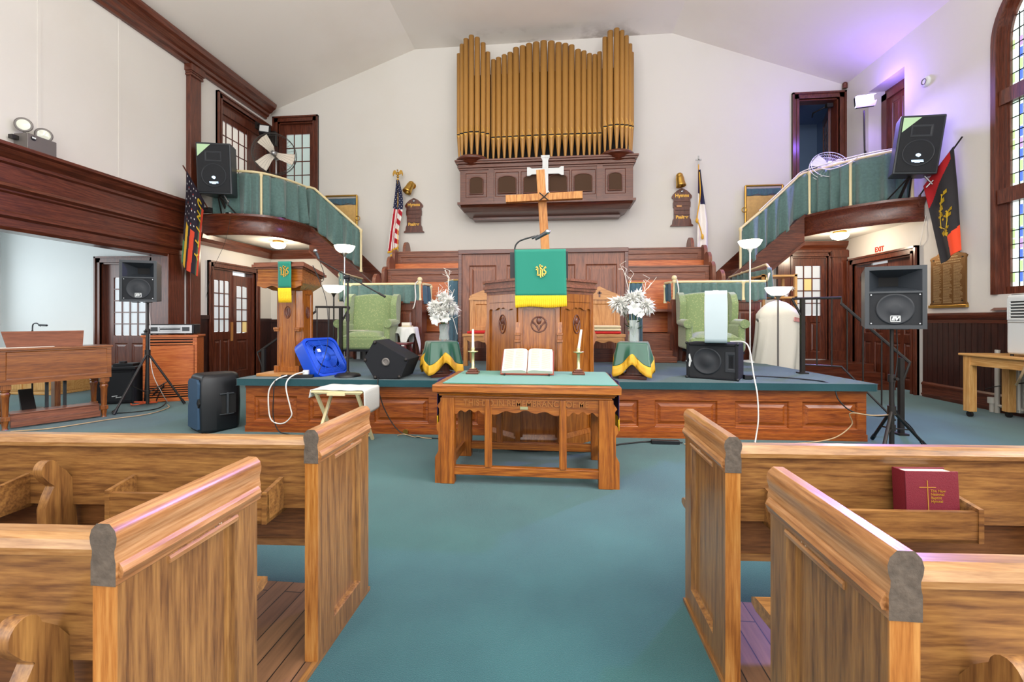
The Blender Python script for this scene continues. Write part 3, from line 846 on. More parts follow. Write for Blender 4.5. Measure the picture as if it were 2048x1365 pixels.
def stair(label, xa, xb, s):
    """flight along the back wall from the balcony (xa, 3.3) down to the choir (xb, 1.86)"""
    t = thing('staircase', label, 'stairs', (xb, 9.45, 1.85))
    sl = (3.3-1.86)/abs(xb-xa)
    sm = MB()
    n = 9
    for k in range(n):
        z = 3.3 - (k+1)*(3.3-1.86)/n
        a = xa + s*abs(xb-xa)*k/n; b = xa + s*abs(xb-xa)*(k+1)/n
        sm.box(a, b, 9.06, YB-.037, z-.2, z)
    sm.build('steps', 'choir_x', t)
    om = MB()
    xe = xb + s*.05; ze = 1.86-.05*sl
    om.prism([(xa, 3.32), (xe, ze+.06), (xe, ze-.46), (xa, 2.74)], 'xz', 9.0, 9.06)
    om.prism([(xa, 3.33), (xe, ze+.07), (xe, ze+.0), (xa, 3.26)], 'xz', 8.97, 9.08)
    om.prism([(xa, 2.80), (xe, ze-.40), (xe, ze-.46), (xa, 2.74)], 'xz', 8.98, 9.0)
    om.build('outer_stringer', 'mahog_x', t)
    im = MB(); im.prism([(xa, 3.6), (xe, ze+.22), (xe, ze-.3), (xa, 2.9)], 'xz', YB-.035, YB-.006); im.build('wall_skirt', 'mahog_x', t)
    return t
stair('dark wood staircase climbing the back wall to the left balcony', -5.33, -3.76, 1)
stair('dark wood staircase climbing the back wall to the right balcony', 4.84, 3.24, -1)
# ------------------------------------------------------------------ stage
SA, SB = (-3.5, 4.60), (3.24, 4.86)
SL = math.hypot(SB[0]-SA[0], SB[1]-SA[1]); SANG = math.atan2(SB[1]-SA[1], SB[0]-SA[0])
def sfront(s): return (SA[0]+cos(SANG)*s, SA[1]+sin(SANG)*s)
PCX = -.158                                    # pulpit axis
notch = [(PCX-.56, 4.7), (PCX-.56, 5.12), (PCX+.56, 5.12), (PCX+.56, 4.7)]
notch[0] = (PCX-.56, 4.60+(PCX-.56+3.5)*.0386); notch[3] = (PCX+.56, 4.60+(PCX+.56+3.5)*.0386)
stage = setup('stage_platform', (0, 5, 0))
def ngon_stage(off):
    a = (SA[0]-off, SA[1]-off); b = (SB[0]+off, SB[1]-off)
    n0 = (notch[0][0], notch[0][1]-off); n3 = (notch[3][0], notch[3][1]-off)
    return [a, n0, notch[1], notch[2], n3, b, (3.04+off, 7.22), (-3.5-off, 7.22)]
mb = MB(); mb.prism(ngon_stage(.06), 'xy', .535, .61); mb.build('stage_carpet', 'carpet_stage', stage, bev=.028, seg=4)
mb = MB(); mb.prism([(3.20, 4.95), (3.17, 4.95), (3.0, 7.2), (3.03, 7.2)], 'xy', 0, .535); mb.prism([(-3.47, 4.7), (-3.44, 4.7), (-3.44, 7.2), (-3.47, 7.2)], 'xy', 0, .535)
mb.build('side_boards', 'amber_y', stage)
pz = (.115, .405)
def stage_front(s0, s1, pans):
    m = MB(); m.M = Matrix.Translation((SA[0], SA[1], 0)) @ Matrix.Rotation(SANG, 4, 'Z')
    m.framed(s0, s1, .0, .535, .03, .08, [(a, b, pz[0], pz[1]) for a, b in pans], d=.022, bw=.024, pm=0)
    m.box(s0, s1, .012, .03, 0, .07); m.box(s0, s1, .018, .03, .50, .535)
    return m.build('front_panelling', 'amber_x', stage)
stage_front(0, 2.77, [(.09, .60), (.73, 1.36), (1.49, 2.11), (2.22, 2.66)])
stage_front(3.92, SL, [(4.02, 4.40), (4.57, 5.23), (5.41, 5.97), (6.10, 6.66)])
mb = MB(); q = sfront(.93); mb.box(q[0]-.055, q[0]+.055, q[1]+.018, q[1]+.03, .03, .115); mb.build('outlet_plate', 'iron', stage)
mb = MB(); q = sfront(1.86); mb.cyl((q[0], q[1]-.015, .03), (q[0], q[1]+.02, .03), .03); mb.build('outlet_cover', 'brass', stage)

# ------------------------------------------------------------------ choir tiers, steps
ch = setup('choir_tiers', (0, 8, 0))
mb = MB(); mb.box(-3.66, 3.2, 7.42, 8.2, 0, 1.04); mb.box(-3.66, 3.12, 8.2, 8.92, 0, 1.42); mb.box(-3.7, 3.13, 8.92, YB, 0, 1.85); mb.build('tier', 'choir_x', ch)
mb = MB(); mb.box(-2.22, -1.56, 7.1, 7.42, 0, .78); mb.box(1.16, 1.86, 7.1, 7.42, 0, .78); mb.box(-2.22, -1.56, 6.86, 7.1, .61, .70); mb.box(1.16, 1.86, 6.86, 7.1, .61, .70)
mb.build('choir_steps', 'choir_x', ch, bev=.01)

def roundtop(y0, y1, z0, z1):
    """bench end: straight sides and a rounded pointed top (yz)"""
    w_ = (y1-y0); c = (y0+y1)/2
    return [(y0, z0), (y1, z0), (y1, z1-.6*w_)] + [(c+w_/2*cos(t), z1-.6*w_+.6*w_*sin(t)) for t in [pi*k/10 for k in range(1, 10)]] + [(y0, z1-.6*w_)]
def choir_row(label, x0, x1, yb, zt, zb, panel=None, ends=None, seat=None):
    t = thing('choir_bench', label, 'bench', ((x0+x1)/2, yb, zb), 0, 'choir benches')
    m = MB(); m.prism([(yb, zt), (yb+.03, zt+.01), (yb+.05, zt-.01), (yb+.02, zb), (yb-.10, zb)], 'yz', x0, x1); m.build('backrest', 'seatw_x', t, bev=.004)
    if panel:
        yp, z0, z1, n = panel
        m = MB(); w_ = (x1-x0)/n
        m.framed(x0, x1, z0, z1, yp, yp+.05, [(x0+i*w_+.06, x0+(i+1)*w_-.06, z0+.07, z1-.09) for i in range(n)], d=.012, bw=.018, raise_=False)
        m.box(x0, x1, yp-.02, yp+.08, z1, z1+.025); m.build('front_panel', 'choir_x', t)
    for (xe, y0, y1, z0, z1) in ends:
        m = MB(); m.prism(roundtop(y0, y1, z0, z1), 'yz', xe-.03, xe+.03); m.build('bench_end', 'choir_z', t, bev=.01)
    if seat:
        m = MB(); m.box(x0, x1, seat[0], seat[1], seat[2]-.04, seat[2]); m.build('seat', 'choir_x', t)
    return t
choir_row('top choir bench against the back wall, only its orange back rail showing', -3.28, 2.80, 9.62, 2.82, 1.86, None, [(-3.31, 9.3, 9.66, 1.86, 3.01), (2.83, 9.3, 9.66, 1.86, 3.0)], (9.2, 9.6, 2.25))
choir_row('middle choir bench with long brown panels above an orange back', -3.30, 2.87, 8.76, 2.43, 1.43, (8.90, 2.40, 2.68, 3), [(-3.33, 8.72, 8.98, 1.43, 2.74), (2.90, 8.72, 8.98, 1.43, 2.74), (-3.33, 8.42, 8.70, 1.43, 2.56), (2.88, 8.42, 8.70, 1.43, 2.56)], (8.36, 8.70, 1.85))
choir_row('lowest choir bench behind the curtained choir rails, orange back boards', -3.22, 2.76, 7.98, 1.97, 1.05, (8.14, 1.94, 2.23, 4), [(-3.26, 8.0, 8.25, 1.05, 2.30), (2.80, 8.0, 8.25, 1.05, 2.32), (-3.28, 7.62, 7.9, 1.05, 2.12), (2.82, 7.62, 7.9, 1.05, 2.13)], (7.6, 7.95, 1.45))

# choir boxes with curtained brass rails
def choir_box(label, xa, xb, y, newel_x, s):
    t = thing('choir_box', label, 'panelled enclosure', ((xa+xb)/2, y, .61))
    m = MB(); n = 3; w_ = (xb-xa)/n
    m.framed(xa, xb, .61, 1.55, y, y+.06, [(xa+i*w_+.07, xa+(i+1)*w_-.07, .82, 1.43) for i in range(n)], d=.014, bw=.02)
    m.box(xa-.02, xb+.02, y-.03, y+.08, 1.55, 1.585); m.build('front_panel', 'case_z', t)
    m = MB(); m.box(newel_x-.055, newel_x+.055, y-.06, y+.05, .61, 1.60); m.build('newel_post', 'mahog_z', t, bev=.006)
    m = MB(); m.box(newel_x-.03, newel_x+.03, y+.06, y+.30, .61, 1.55); m.build('side_panel', 'mahog_z', t)
    return t
choir_box('dark panelled choir box behind the left green wing chair', -3.62, -2.36, 7.25, -2.30, 1)
choir_box('dark panelled choir box behind the right green wing chair', 2.0, 3.26, 7.30, 1.93, -1)
def rail_thing(label, path, posts, z, zlow, cmat='curtain', seed=1, side=None, blue=None, extra=None, r=.022):
    t = thing('choir_rail', label, 'railing', (path[0][0], path[0][1], zlow-.02))
    m = MB(); m.tube([(p[0], p[1], z if len(p) < 3 else p[2]) for p in path], r, 8); m.build('top_rail', 'cream', t)
    for (px, py, zb, zt, ball) in posts:
        m = MB(); m.lathe([(.03, zb), (.03, zb+.03), (.022, zb+.05), (.022, zt-.06), (.034, zt-.04), (.034, zt-.01), (.02, zt)], (px, py, 0), 12)
        if ball: m.sph((px, py, zt+.03), .045, 12)
        m.build('rail_post', 'cream', t)
    P = [Vector((p[0], p[1]-.015, 0)) for p in path]
    m = drape(P, lambda u: z-.02, lambda u: zlow, .03, 13, seed=seed, gather=.45); m.build('rail_curtain', cmat, t, solid=.004)
    return t
rail_thing('cream rail with ruffled green curtain behind the left wing chair', [(-3.66, 7.25), (-2.30, 7.25)], [(-3.52, 7.25, 1.585, 1.9, 0), (-2.30, 7.25, 1.60, 1.93, 1)], 1.885, 1.57, seed=2)
rail_thing('short rail with blue curtain turning back from the left newel post', [(-2.27, 7.33), (-2.20, 7.56)], [(-2.2, 7.56, 1.55, 1.88, 0)], 1.885, 1.56, 'curtain_blue', 3)
rail_thing('cream rail with ruffled green curtain behind the right wing chair', [(1.93, 7.30), (3.34, 7.30)], [(1.93, 7.30, 1.60, 1.92, 1), (3.0, 7.30, 1.585, 1.9, 0)], 1.885, 1.57, seed=4)
rail_thing('short rail with green curtain turning back from the right newel post', [(1.90, 7.38), (1.85, 7.57)], [(1.85, 7.57, 1.55, 1.86, 0)], 1.885, 1.56, 'curtain_blue', 5)
rail_thing('curtained rail rising behind the left choir rail toward the stairs', [(-3.70, 7.30, 1.9), (-3.86, 7.5, 2.08), (-3.95, 7.7, 2.14), (-4.02, 8.3, 2.14), (-4.08, 8.9, 2.14)], [(-3.92, 7.62, 1.6, 2.12, 0)], 2.14, 1.62, seed=6)
rail_thing('curtained rail rising behind the right choir rail toward the stairs', [(3.38, 7.34, 1.9), (3.50, 7.5, 2.1), (3.54, 7.7, 2.2), (3.45, 8.3, 2.14), (3.40, 8.9, 2.1)], [(3.54, 7.62, 1.6, 2.14, 0)], 2.14, 1.62, seed=7)
# narrow curtains beside the wooden screen
for (xa, xb, y, zt, zb, lab, sd) in ((-1.74, -1.58, 7.0, 1.93, .84, 'narrow dark green curtain hanging left of the panelled screen', 11), (1.16, 1.36, 6.98, 1.86, .80, 'narrow dark green curtain hanging right of the panelled screen', 12)):
    t = thing('side_curtain', lab, 'curtain', ((xa+xb)/2, y, zb))
    m = drape([Vector((xa, y, 0)), Vector((xb, y, 0))], lambda u: zt, lambda u: zb, .02, 26, n=40, seed=sd); m.build('cloth', 'curtain_blue', t, solid=.004)
    m = MB(); m.cyl((xa-.02, y, zt-.01), (xb+.04, y, zt-.01), .01); m.build('curtain_rod', 'brass', t)

# panelled screen behind the pulpit
t = thing('panelled_screen', 'tall dark panelled wooden screen standing behind the pulpit', 'screen', (-.2, 7.0, .61))
m = MB(); xs = [-1.47, -.86, -.24, .40, 1.05]
m.framed(-1.52, 1.10, .62, 2.33, 6.95, 7.0, [(xs[i]+.08, xs[i+1]-.08, .95, 2.15) for i in range(4)], d=.018, bw=.03); m.build('panels', 'choir_z', t)
m = MB(); m.box(-1.56, -1.50, 6.92, 7.03, .61, 2.40); m.box(1.08, 1.14, 6.92, 7.03, .61, 2.40); m.box(-1.56, 1.14, 6.91, 7.04, 2.33, 2.40)
m.build('frame', 'mahog_x', t, bev=.008)
m = MB(); m.box(-1.5, 1.08, 6.89, 6.92, .61, .82); m.build('base_board', 'mahog_x', t, bev=.004)

# ------------------------------------------------------------------ pulpit
t = thing('pulpit', 'large carved oak pulpit with a green cloth, behind the communion table', 'pulpit', (PCX, 4.7, 0))
cA, cB = (PCX-.205, 4.29), (PCX+.205, 4.31); cL, cR = (PCX-.555, 4.62), (PCX+.545, 4.66)
m = MB(); m.prism([cL, cA, cB, cR, (cR[0], 5.1), (cL[0], 5.1)], 'xy', .0, 1.53)
core = MB()
def face(a, b):
    d = Vector((b[0]-a[0], b[1]-a[1], 0)); L_ = d.length; d.normalize()
    Mx = Matrix((d, Vector((-d.y, d.x, 0)), Vector((0, 0, 1)))).transposed().to_4x4(); Mx.translation = Vector((a[0], a[1], 0))
    return Mx, L_
m.build('body', 'pulpit_z', t)
def arch_apron(L_, z, depth, n=40):
    pts = [(0.03, z+.09), (L_-.03, z+.09)]
    low = []
    for k in range(n+1):
        u = k/n; xx = L_-.03 - (L_-.06)*u
        w_ = abs(2*u-1)
        zz = z + .022*(1-w_**3) + .012*sin(w_*9.4) - (.02 if w_ > .93 else 0)
        low.append((xx, zz))
    return pts + low
for i, (a, b) in enumerate(((cL, cA), (cA, cB), (cB, cR))):
    Mx, L_ = face(a, b)
    m = MB(); m.M = Mx
    m.box(.0, .045, -.022, 0, 0, 1.53); m.box(L_-.045, L_, -.022, 0, 0, 1.53)
    m.box(0, L_, -.03, 0, 0, .09); m.prism([(0, .09), (-.03, .09), (-.012, .14), (0, .14)], 'yz', 0.0, L_)
    m.prism(arch_apron(L_, 1.36, .02), 'xz', -.02, 0); m.box(.03, L_-.03, -.02, 0, 1.44, 1.53)
    m.build('face_frame', 'pulpit_z', t, bev=.003, seg=1)
    # carved medallion
    m = MB(); m.M = Mx; c = L_/2; cz = 1.225; rw = .075 if i == 1 else .05; rh = .075
    m.tube([(c+rw*cos(2*pi*k/24), -.004, cz+rh*sin(2*pi*k/24)*(1+(.25*abs(sin(2*pi*k/24)) if i != 1 else 0))) for k in range(24)], .007, 6, closed=True)
    for s_ in (-1, 1):
        m.tube([(c+s_*rw*f, -.004, cz-.06+.11*f**.8) for f in (0, .2, .45, .7, .92)], .007, 6)
        m.tube([(c+s_*rw*.95*sin(f*1.5), -.004, cz-.02+.05*f) for f in (0.1, .4, .7, 1)], .005, 6)
    m.sph((c, -.003, cz+.035), .028, 10, sx=.9, sy=.35, sz=1.3)
    m.build('carved_medallion', 'case_z', t)
m = MB()
for (px, py) in (cA, cB):       # stepped buttresses at the front corners
    m.box(px-.025, px+.025, py-.06, py-.02, 0, 1.05); m.box(px-.032, px+.032, py-.075, py-.02, 1.05, 1.075); m.box(px-.025, px+.025, py-.055, py-.02, 1.075, 1.12); m.box(px-.032, px+.032, py-.062, py-.02, 1.12, 1.14)
    m.prism([(py-.05, 1.14), (py-.02, 1.14), (py-.02, 1.25)], 'yz', px-.022, px+.022)
m.build('buttress', 'pulpit_z', t, bev=.003, seg=1)
m = MB()
for s_, p in ((-1, cL), (1, cR)):  # scrolled side brackets
    prof = [(0, 0), (.03, 0), (.03, .12), (.02, .3), (.018, 1.0), (.045, 1.06), (.05, 1.10), (.03, 1.14), (.012, 1.3), (0, 1.45)]
    m.prism([(p[0]+s_*q[0], q[1]) for q in prof], 'xz', p[1]-.02, p[1]+.03)
m.build('side_bracket', 'pulpit_z', t)
m = MB()
def oct_(o, yb=5.12): return [(cL[0]-o, cL[1]-.35*o), (cA[0]-.4*o, cA[1]-o), (cB[0]+.4*o, cB[1]-o), (cR[0]+o, cR[1]-.35*o), (cR[0]+o, yb), (cL[0]-o, yb)]
for (o, z0, z1) in ((.015, 1.53, 1.56), (.04, 1.56, 1.59), (.055, 1.59, 1.615), (.035, 1.615, 1.655), (.06, 1.655, 1.68)): m.prism(oct_(o), 'xy', z0, z1)
m.build('cornice', 'choir_x', t, bev=.005)
m = MB(); m.prism([(4.30, 1.66), (4.95, 1.66), (4.98, 1.80), (4.32, 1.94), (4.28, 1.94)], 'yz', PCX-.285, PCX+.285); m.build('book_desk', 'black', t, bev=.008)
# cloth
t = thing('pulpit_cloth', 'large teal green cloth with gold emblem and yellow fringe hanging on the pulpit', 'cloth', (PCX, 4.25, 1.4))
X0_, X1_ = -.393, .104
def fn(u, v):
    xx = X0_ + (X1_-X0_)*u + .012*(v-.3)
    if v < .25: return (xx, 4.62-.40*v/.25, 1.915+.045*min(1, v/.25)*.9)
    k = (v-.25)/.75
    return (xx, 4.221-.006*sin(u*7+1)*k, 1.952-.448*k)
m = MB(); m.grid(fn, 24, 24); m.build('cloth', 'green', t, solid=.005)
m = MB(); m.grid(lambda u, v: (X0_+.006+(X1_-X0_)*u+.004*v, 4.213-.003*sin(u*160), 1.505-.112*v-.006*v*sin(u*9+2)), 160, 3); m.build('fringe', 'yellow', t, solid=.006)
def ihs(c, h, parent, N=(0, -1, 0), right=(1, 0, 0), up=(0, 0, 1), t_=.004):
    c = Vector(c); r_ = Vector(right); u_ = Vector(up)
    P = lambda a, b: c + r_*(a*h) + u_*(b*h)
    wv = .085*h
    m = MB()
    S = [[(-.36, .28), (-.28, .34), (-.22, .26), (-.22, -.22), (-.16, -.3), (-.08, -.24)], [(-.36, .12), (-.22, .18)],
         [(-.06, .5), (-.02, .38), (-.02, -.36), (.02, -.46)], [(-.12, .36), (.02, .40), (.16, .36)],
         [(-.02, .12), (.06, .2), (.12, .12), (.12, -.3), (.18, -.38)],
         [(.40, .24), (.30, .3), (.24, .2), (.26, .08), (.38, -.02), (.36, -.16), (.26, -.22), (.2, -.16)], [(.30, .3), (.38, .34)], [(.26, -.22), (.3, -.3)], [(-.22, -.22), (-.26, -.3)]]
    for s_ in S: m.ribbon([P(a, b) for a, b in s_], wv, t_, N)
    return m.build('gold_emblem', 'goldfoil', parent)
ihs((-.137, 4.210, 1.738), .13, t)
# gooseneck microphone on the pulpit
t = thing('gooseneck_microphone', 'gooseneck microphone rising from the left of the pulpit desk', 'microphone', (-.42, 4.42, 1.90))
m = MB(); m.tube(curve_pts([(-.40, 4.4, 1.88), (-.405, 4.4, 2.0), (-.37, 4.4, 2.06), (-.30, 4.4, 2.09), (-.2, 4.4, 2.115)]), .008, 8); m.cyl((-.4, 4.4, 1.87), (-.4, 4.4, 1.91), .02); m.build('gooseneck', 'black', t)
m = MB(); m.cyl((-.235, 4.4, 2.095), (-.165, 4.4, 2.12), .012); m.cyl((-.20, 4.4, 2.085), (-.085, 4.4, 2.15), .016, .021); m.build('handle', 'charcoal', t)
m = MB(); m.sph((-.075, 4.4, 2.157), .027, 14, sx=1.1); m.build('mic_head', 'steel', t)

# ------------------------------------------------------------------ crosses
t = thing('wooden_cross', 'tall rough wooden cross leaning behind the pulpit', 'cross', (-.06, 6.2, .61))
lean = math.atan2(.08, 1.3)
m = MB(); m.M = Matrix.Translation((-.035, 6.2, .61)) @ Matrix.Rotation(-lean, 4, 'Y'); m.box(-.06, .06, -.045, .045, .005, 2.79); m.build('upright', 'cross', t, bev=.004)
m = MB(); m.M = Matrix.Translation((-.155, 6.11, 2.985)) @ Matrix.Rotation(R(-1.5), 4, 'Y'); m.box(-.535, .535, -.045, .045, -.05, .05); m.build('crossbeam', 'cross', t, bev=.004)
m = MB(); m.tube([(-.215, 6.06, 2.93), (-.15, 6.05, 2.98), (-.09, 6.06, 3.04)], .007); m.tube([(-.215, 6.06, 3.04), (-.15, 6.05, 2.98), (-.09, 6.06, 2.93)], .007); m.build('binding_cord', 'cord_k', t)
t = thing('white_cross', 'small white cross with flared ends hung on the organ case', 'cross', (-.2, 9.08, 3.9))
def flare(L_, w_, f): return [(-w_, .06), (-w_, L_-.1), (-f, L_-.05), (-f, L_), (f, L_), (f, L_-.05), (w_, L_-.1), (w_, .06)]
m = MB(); m.box(-.26, -.14, 9.05, 9.09, 4.30, 4.42)
for a, L_ in ((0, .33), (90, .38), (180, .5), (270, .38)):
    m.M = Matrix.Translation((-.2, 9.07, 4.36)) @ Matrix.Rotation(R(a), 4, 'Y'); m.prism(flare(L_, .06, .09), 'xz', -.02, .02)
m.build('cross', 'white', t, bev=.004)

# ------------------------------------------------------------------ pipe organ on the back wall
t = thing('pipe_organ', 'pipe organ case with gold pipes hung on the back wall', 'pipe organ', (-.22, 9.5, 3.5))
ox0, ox1 = -2.02, 1.60
m = MB(); pn = [(-1.90, -1.44), (-1.26, -.76), (-.72, -.22), (-.18, .31), (.34, .84), (1.03, 1.45)]
op = [(-1.815, -1.525), (-1.205, -.82), (-.665, -.28), (-.128, .25), (.392, .765), (1.095, 1.375)]
m.framed(ox0, ox1, 3.76, 4.48, 9.15, YB-.01, [(a, b, 3.88, 4.40) for a, b in pn], d=.014, bw=.02, raise_=False)
m.box(-1.40, -1.29, 9.12, 9.15, 3.76, 4.48); m.box(.86, .98, 9.12, 9.15, 3.76, 4.48)
m.build('case', 'case_x', t)
for (a, b) in op:
    c = (a+b)/2; h_ = (b-a)/2
    m = MB(); m.prism([(a, 3.95), (b, 3.95), (b, 4.24)] + [(c+h_*cos(q), 4.24+.075*sin(q)) for q in [pi*k/10 for k in range(1, 10)]] + [(a, 4.24)], 'xz', 9.145, 9.165); m.build('grille_cloth', 'bronze' if 0 else 'darkweave', t)
    m = MB(); m.tube([(a, 9.146, 3.95), (a, 9.146, 4.24)] + [(c-h_*cos(q), 9.146, 4.24+.075*sin(q)) for q in [pi*k/10 for k in range(1, 10)]] + [(b, 9.146, 4.24), (b, 9.146, 3.95), (a, 9.146, 3.95)], .012, 6); m.build('arch_moulding', 'case_x', t)
m = MB()
for (o, z0, z1) in ((.02, 4.46, 4.50), (.05, 4.50, 4.53), (.035, 4.53, 4.58), (.08, 4.58, 4.62), (.10, 4.62, 4.66)): m.box(ox0-o, ox1+o, 9.15-o, YB-.01, z0, z1)
m.build('cornice', 'case_x', t, bev=.006)
m = MB()
m.box(ox0-.05, ox1+.05, 9.10, YB-.01, 3.72, 3.77)
prof = [(.0, 3.73), (.02, 3.68), (.10, 3.60), (.22, 3.555), (.28, 3.55)]
for i in range(len(prof)-1):
    (o, z), (o2, z2) = prof[i], prof[i+1]
    a = [(ox0+o*.75, 9.15+o*1.6, z), (ox1-o*.75, 9.15+o*1.6, z), (ox1-o*.75, YB-.01, z), (ox0+o*.75, YB-.01, z)]
    b = [(ox0+o2*.75, 9.15+o2*1.6, z2), (ox1-o2*.75, 9.15+o2*1.6, z2), (ox1-o2*.75, YB-.01, z2), (ox0+o2*.75, YB-.01, z2)]
    m.add(a+b, [(1, 0, 4, 5), (2, 1, 5, 6), (0, 3, 7, 4)], True)
m.box(ox0+.2, ox1-.2, 9.58, YB-.01, 3.50, 3.56); m.build('corbel', 'case_x', t)
for cx in (-1.775, 1.29):       # turned turret bases
    m = MB(); m.lathe([(.02, 4.50), (.12, 4.52), (.22, 4.57), (.29, 4.63), (.33, 4.66), (.36, 4.67), (.36, 4.71), (.33, 4.74)], (cx, 9.30, 0), 28); m.build('turret_base', 'mahog_x', t)
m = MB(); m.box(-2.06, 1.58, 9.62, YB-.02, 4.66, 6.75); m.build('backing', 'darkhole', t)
PIPES = [(-2.088, 7.059), (-2.013, 7.221), (-1.915, 7.311), (-1.794, 7.362), (-1.669, 7.315), (-1.549, 7.219), (-1.455, 7.06), (-1.351, 6.962), (-1.235, 7.001), (-1.108, 7.051), (-0.981, 7.093), (-0.85, 7.188), (-0.705, 7.217), (-0.564, 7.254), (-0.408, 7.274), (-0.245, 7.294), (-0.079, 7.273), (0.075, 7.236), (0.221, 7.208), (0.356, 7.17), (0.494, 7.067), (0.62, 7.029), (0.739, 6.97), (0.85, 6.944), (0.953, 6.994), (1.046, 7.183), (1.152, 7.281), (1.281, 7.31), (1.39, 7.266), (1.485, 7.167), (1.562, 7.02), (1.602, 6.862)]
for i, (px, zt) in enumerate(PIPES):
    y = 9.42; zb = 4.68; zm = 5.235
    if i <= 6: y -= .24*math.sqrt(max(0, 1-((px+1.775)/.37)**2)); zb = 4.73; zm = 5.27
    if i >= 25: y -= .24*math.sqrt(max(0, 1-((px-1.29)/.37)**2)); zb = 4.73; zm = 5.29
    gaps = [abs(PIPES[j][0]-px) for j in (i-1, i+1) if 0 <= j < 32]
    r_ = min(.076, max(.052, .468*max(gaps)))
    px *= .992; zt -= .02
    m = MB()
    m.lathe([(.014, zb), (.018, zb+.03), (r_*.97, zm-.02), (r_, zm+.0)], (px, y, 0), 18)
    m.lathe([(r_, zm), (r_, zt), (r_*.9, zt), (r_*.9, zt-.2), (.001, zt-.2)], (px, y, 0), 18)
    m.m = 1
    w_ = r_*.72
    m.box(px-w_, px+w_, y-r_*1.01, y-r_*.6, zm-.012, zm+.016)
    m.m = 2
    yy = y-r_*.985
    m.add([(px-w_, yy, zm+.016), (px+w_, yy, zm+.016), (px, y-r_-.003, zm+.15), (px-w_*.9, y-r_*.7, zm+.06), (px+w_*.9, y-r_*.7, zm+.06)], [(0, 1, 4, 2, 3)])
    m.add([(px-w_, yy-.004, zm-.014), (px+w_, yy-.004, zm-.014), (px, y-r_*.99, zm-.07)], [(1, 0, 2)])
    m.build('organ_pipe', ['gold', 'darkhole', 'goldlip'], t)

# ------------------------------------------------------------------ hymn boards, wall lamps, flags at the back wall
def hymn_board(label, cx, z0, z1):
    t = thing('hymn_board', label, 'hymn board', (cx, 9.8, z0), 0, 'hymn boards')
    H_ = z1-z0
    half = [(.24, 0), (.235, .03), (.2, .06), (.19, .16), (.165, .22), (.165, .48), (.18, .5), (.185, .62), (.175, .66), (.175, .72), (.205, .74), (.21, .79), (.17, .86), (.1, .94), (.0, 1)]
    pts = [(cx+a, z0+b*H_) for a, b in half] + [(cx-a, z0+b*H_) for a, b in half[-2::-1]]
    m = MB(); m.prism(pts, 'xz', 9.785, YB-.005); m.build('board', 'mahog_z', t, bev=.006)
    for k in range(4):
        m = MB(); zz = z0+H_*(.30+.115*k); m.box(cx-.15, cx+.15, 9.768, 9.786, zz, zz+.018); m.build('number_rail', 'mahog_x', t)
    text('Hymns', .105, 'goldfoil', 'lettering', t, face_y(cx, 9.782, z0+H_*.80), .003, bold=.003)
    text('Psalter', .095, 'goldfoil', 'lettering', t, face_y(cx, 9.782, z0+H_*.235), .003, bold=.003)
    m = MB(); m.lathe([(.03, 0), (.03, .012), (.012, .016)], (0, 0, 0), 12); 
    for v in range(len(m.v)): p = m.v[v]; m.v[v] = Vector((cx+p.x, 9.786-p.z, z0+H_*.91+p.y))
    m.build('rosette', 'steel', t)
    return t
hymn_board('dark wooden hymn board with gold lettering beside the striped flag', -3.25, 3.29, 4.09)
hb = hymn_board('dark wooden hymn board with gold lettering beside the white banner, a number card slotted in', 2.75, 3.31, 4.14)
m = MB(); m.box(2.63, 2.74, 9.764, 9.77, 3.72, 3.765); m.build('number_card', 'chairw_x', hb)
def wall_lamp(label, c, d):
    t = thing('wall_lamp', label, 'wall lamp', (c[0], YB, c[2]))
    c = Vector(c); d = Vector(d).normalized()
    rot = d.to_track_quat('Z', 'Y').to_matrix().to_4x4()
    m = MB(); m.M = Matrix.Translation(c) @ rot
    m.lathe([(.05, -.09), (.075, -.06), (.085, -.02), (.085, .03), (.1, .12), (.105, .16), (.095, .16), (.08, .05)], n=20); m.build('shade', 'brass', t)
    m = MB(); p = c - d*.07; m.sph(p, .075, 14); m.cyl(p, (c[0]+.03, YB-.012, c[2]+.06), .03); m.cyl((c[0]+.03, YB-.014, c[2]+.06), (c[0]+.03, YB, c[2]+.06), .07); m.build('arm', 'brass', t)
wall_lamp('brass wall lamp aimed down, above the left hymn board', (-3.31, 9.68, 4.32), (-.35, -.35, -.9))
wall_lamp('brass wall lamp aimed down, above the right hymn board', (2.68, 9.68, 4.30), (.12, -.1, -1))

def flag_pole(t, x_, y_, z0, z1, mat='brass'):
    m = MB(); m.cyl((x_, y_, z0), (x_, y_, z1), .014); m.build('pole', mat, t)
    m = MB(); m.lathe([(.13, z0), (.13, z0+.02), (.05, z0+.05), (.03, z0+.1), (.02, z0+.12)], (x_, y_, 0), 20); m.build('base', 'brass', t)
t = thing('flag', 'red, white and blue stars and stripes flag on an eagle-topped pole', 'flag', (-3.56, 9.6, 1.85), 0, 'pole flags')
fx, fy = -3.56, 9.6
flag_pole(t, fx, fy, 1.85, 4.50)
m = MB()                         # eagle
m.sph((fx, fy, 4.53), .03, 10); m.sph((fx, fy, 4.60), .035, 10, sx=.8, sz=1.5); m.sph((fx, fy-.02, 4.67), .02, 8)
for s_ in (-1, 1):
    m.prism([(fx+s_*.02, 4.62), (fx+s_*.06, 4.68), (fx+s_*.1, 4.665), (fx+s_*.12, 4.6), (fx+s_*.11, 4.54), (fx+s_*.085, 4.6), (fx+s_*.05, 4.58), (fx+s_*.02, 4.57)], 'xz', fy-.012, fy+.012)
m.build('eagle', 'brass', t, bev=.004)
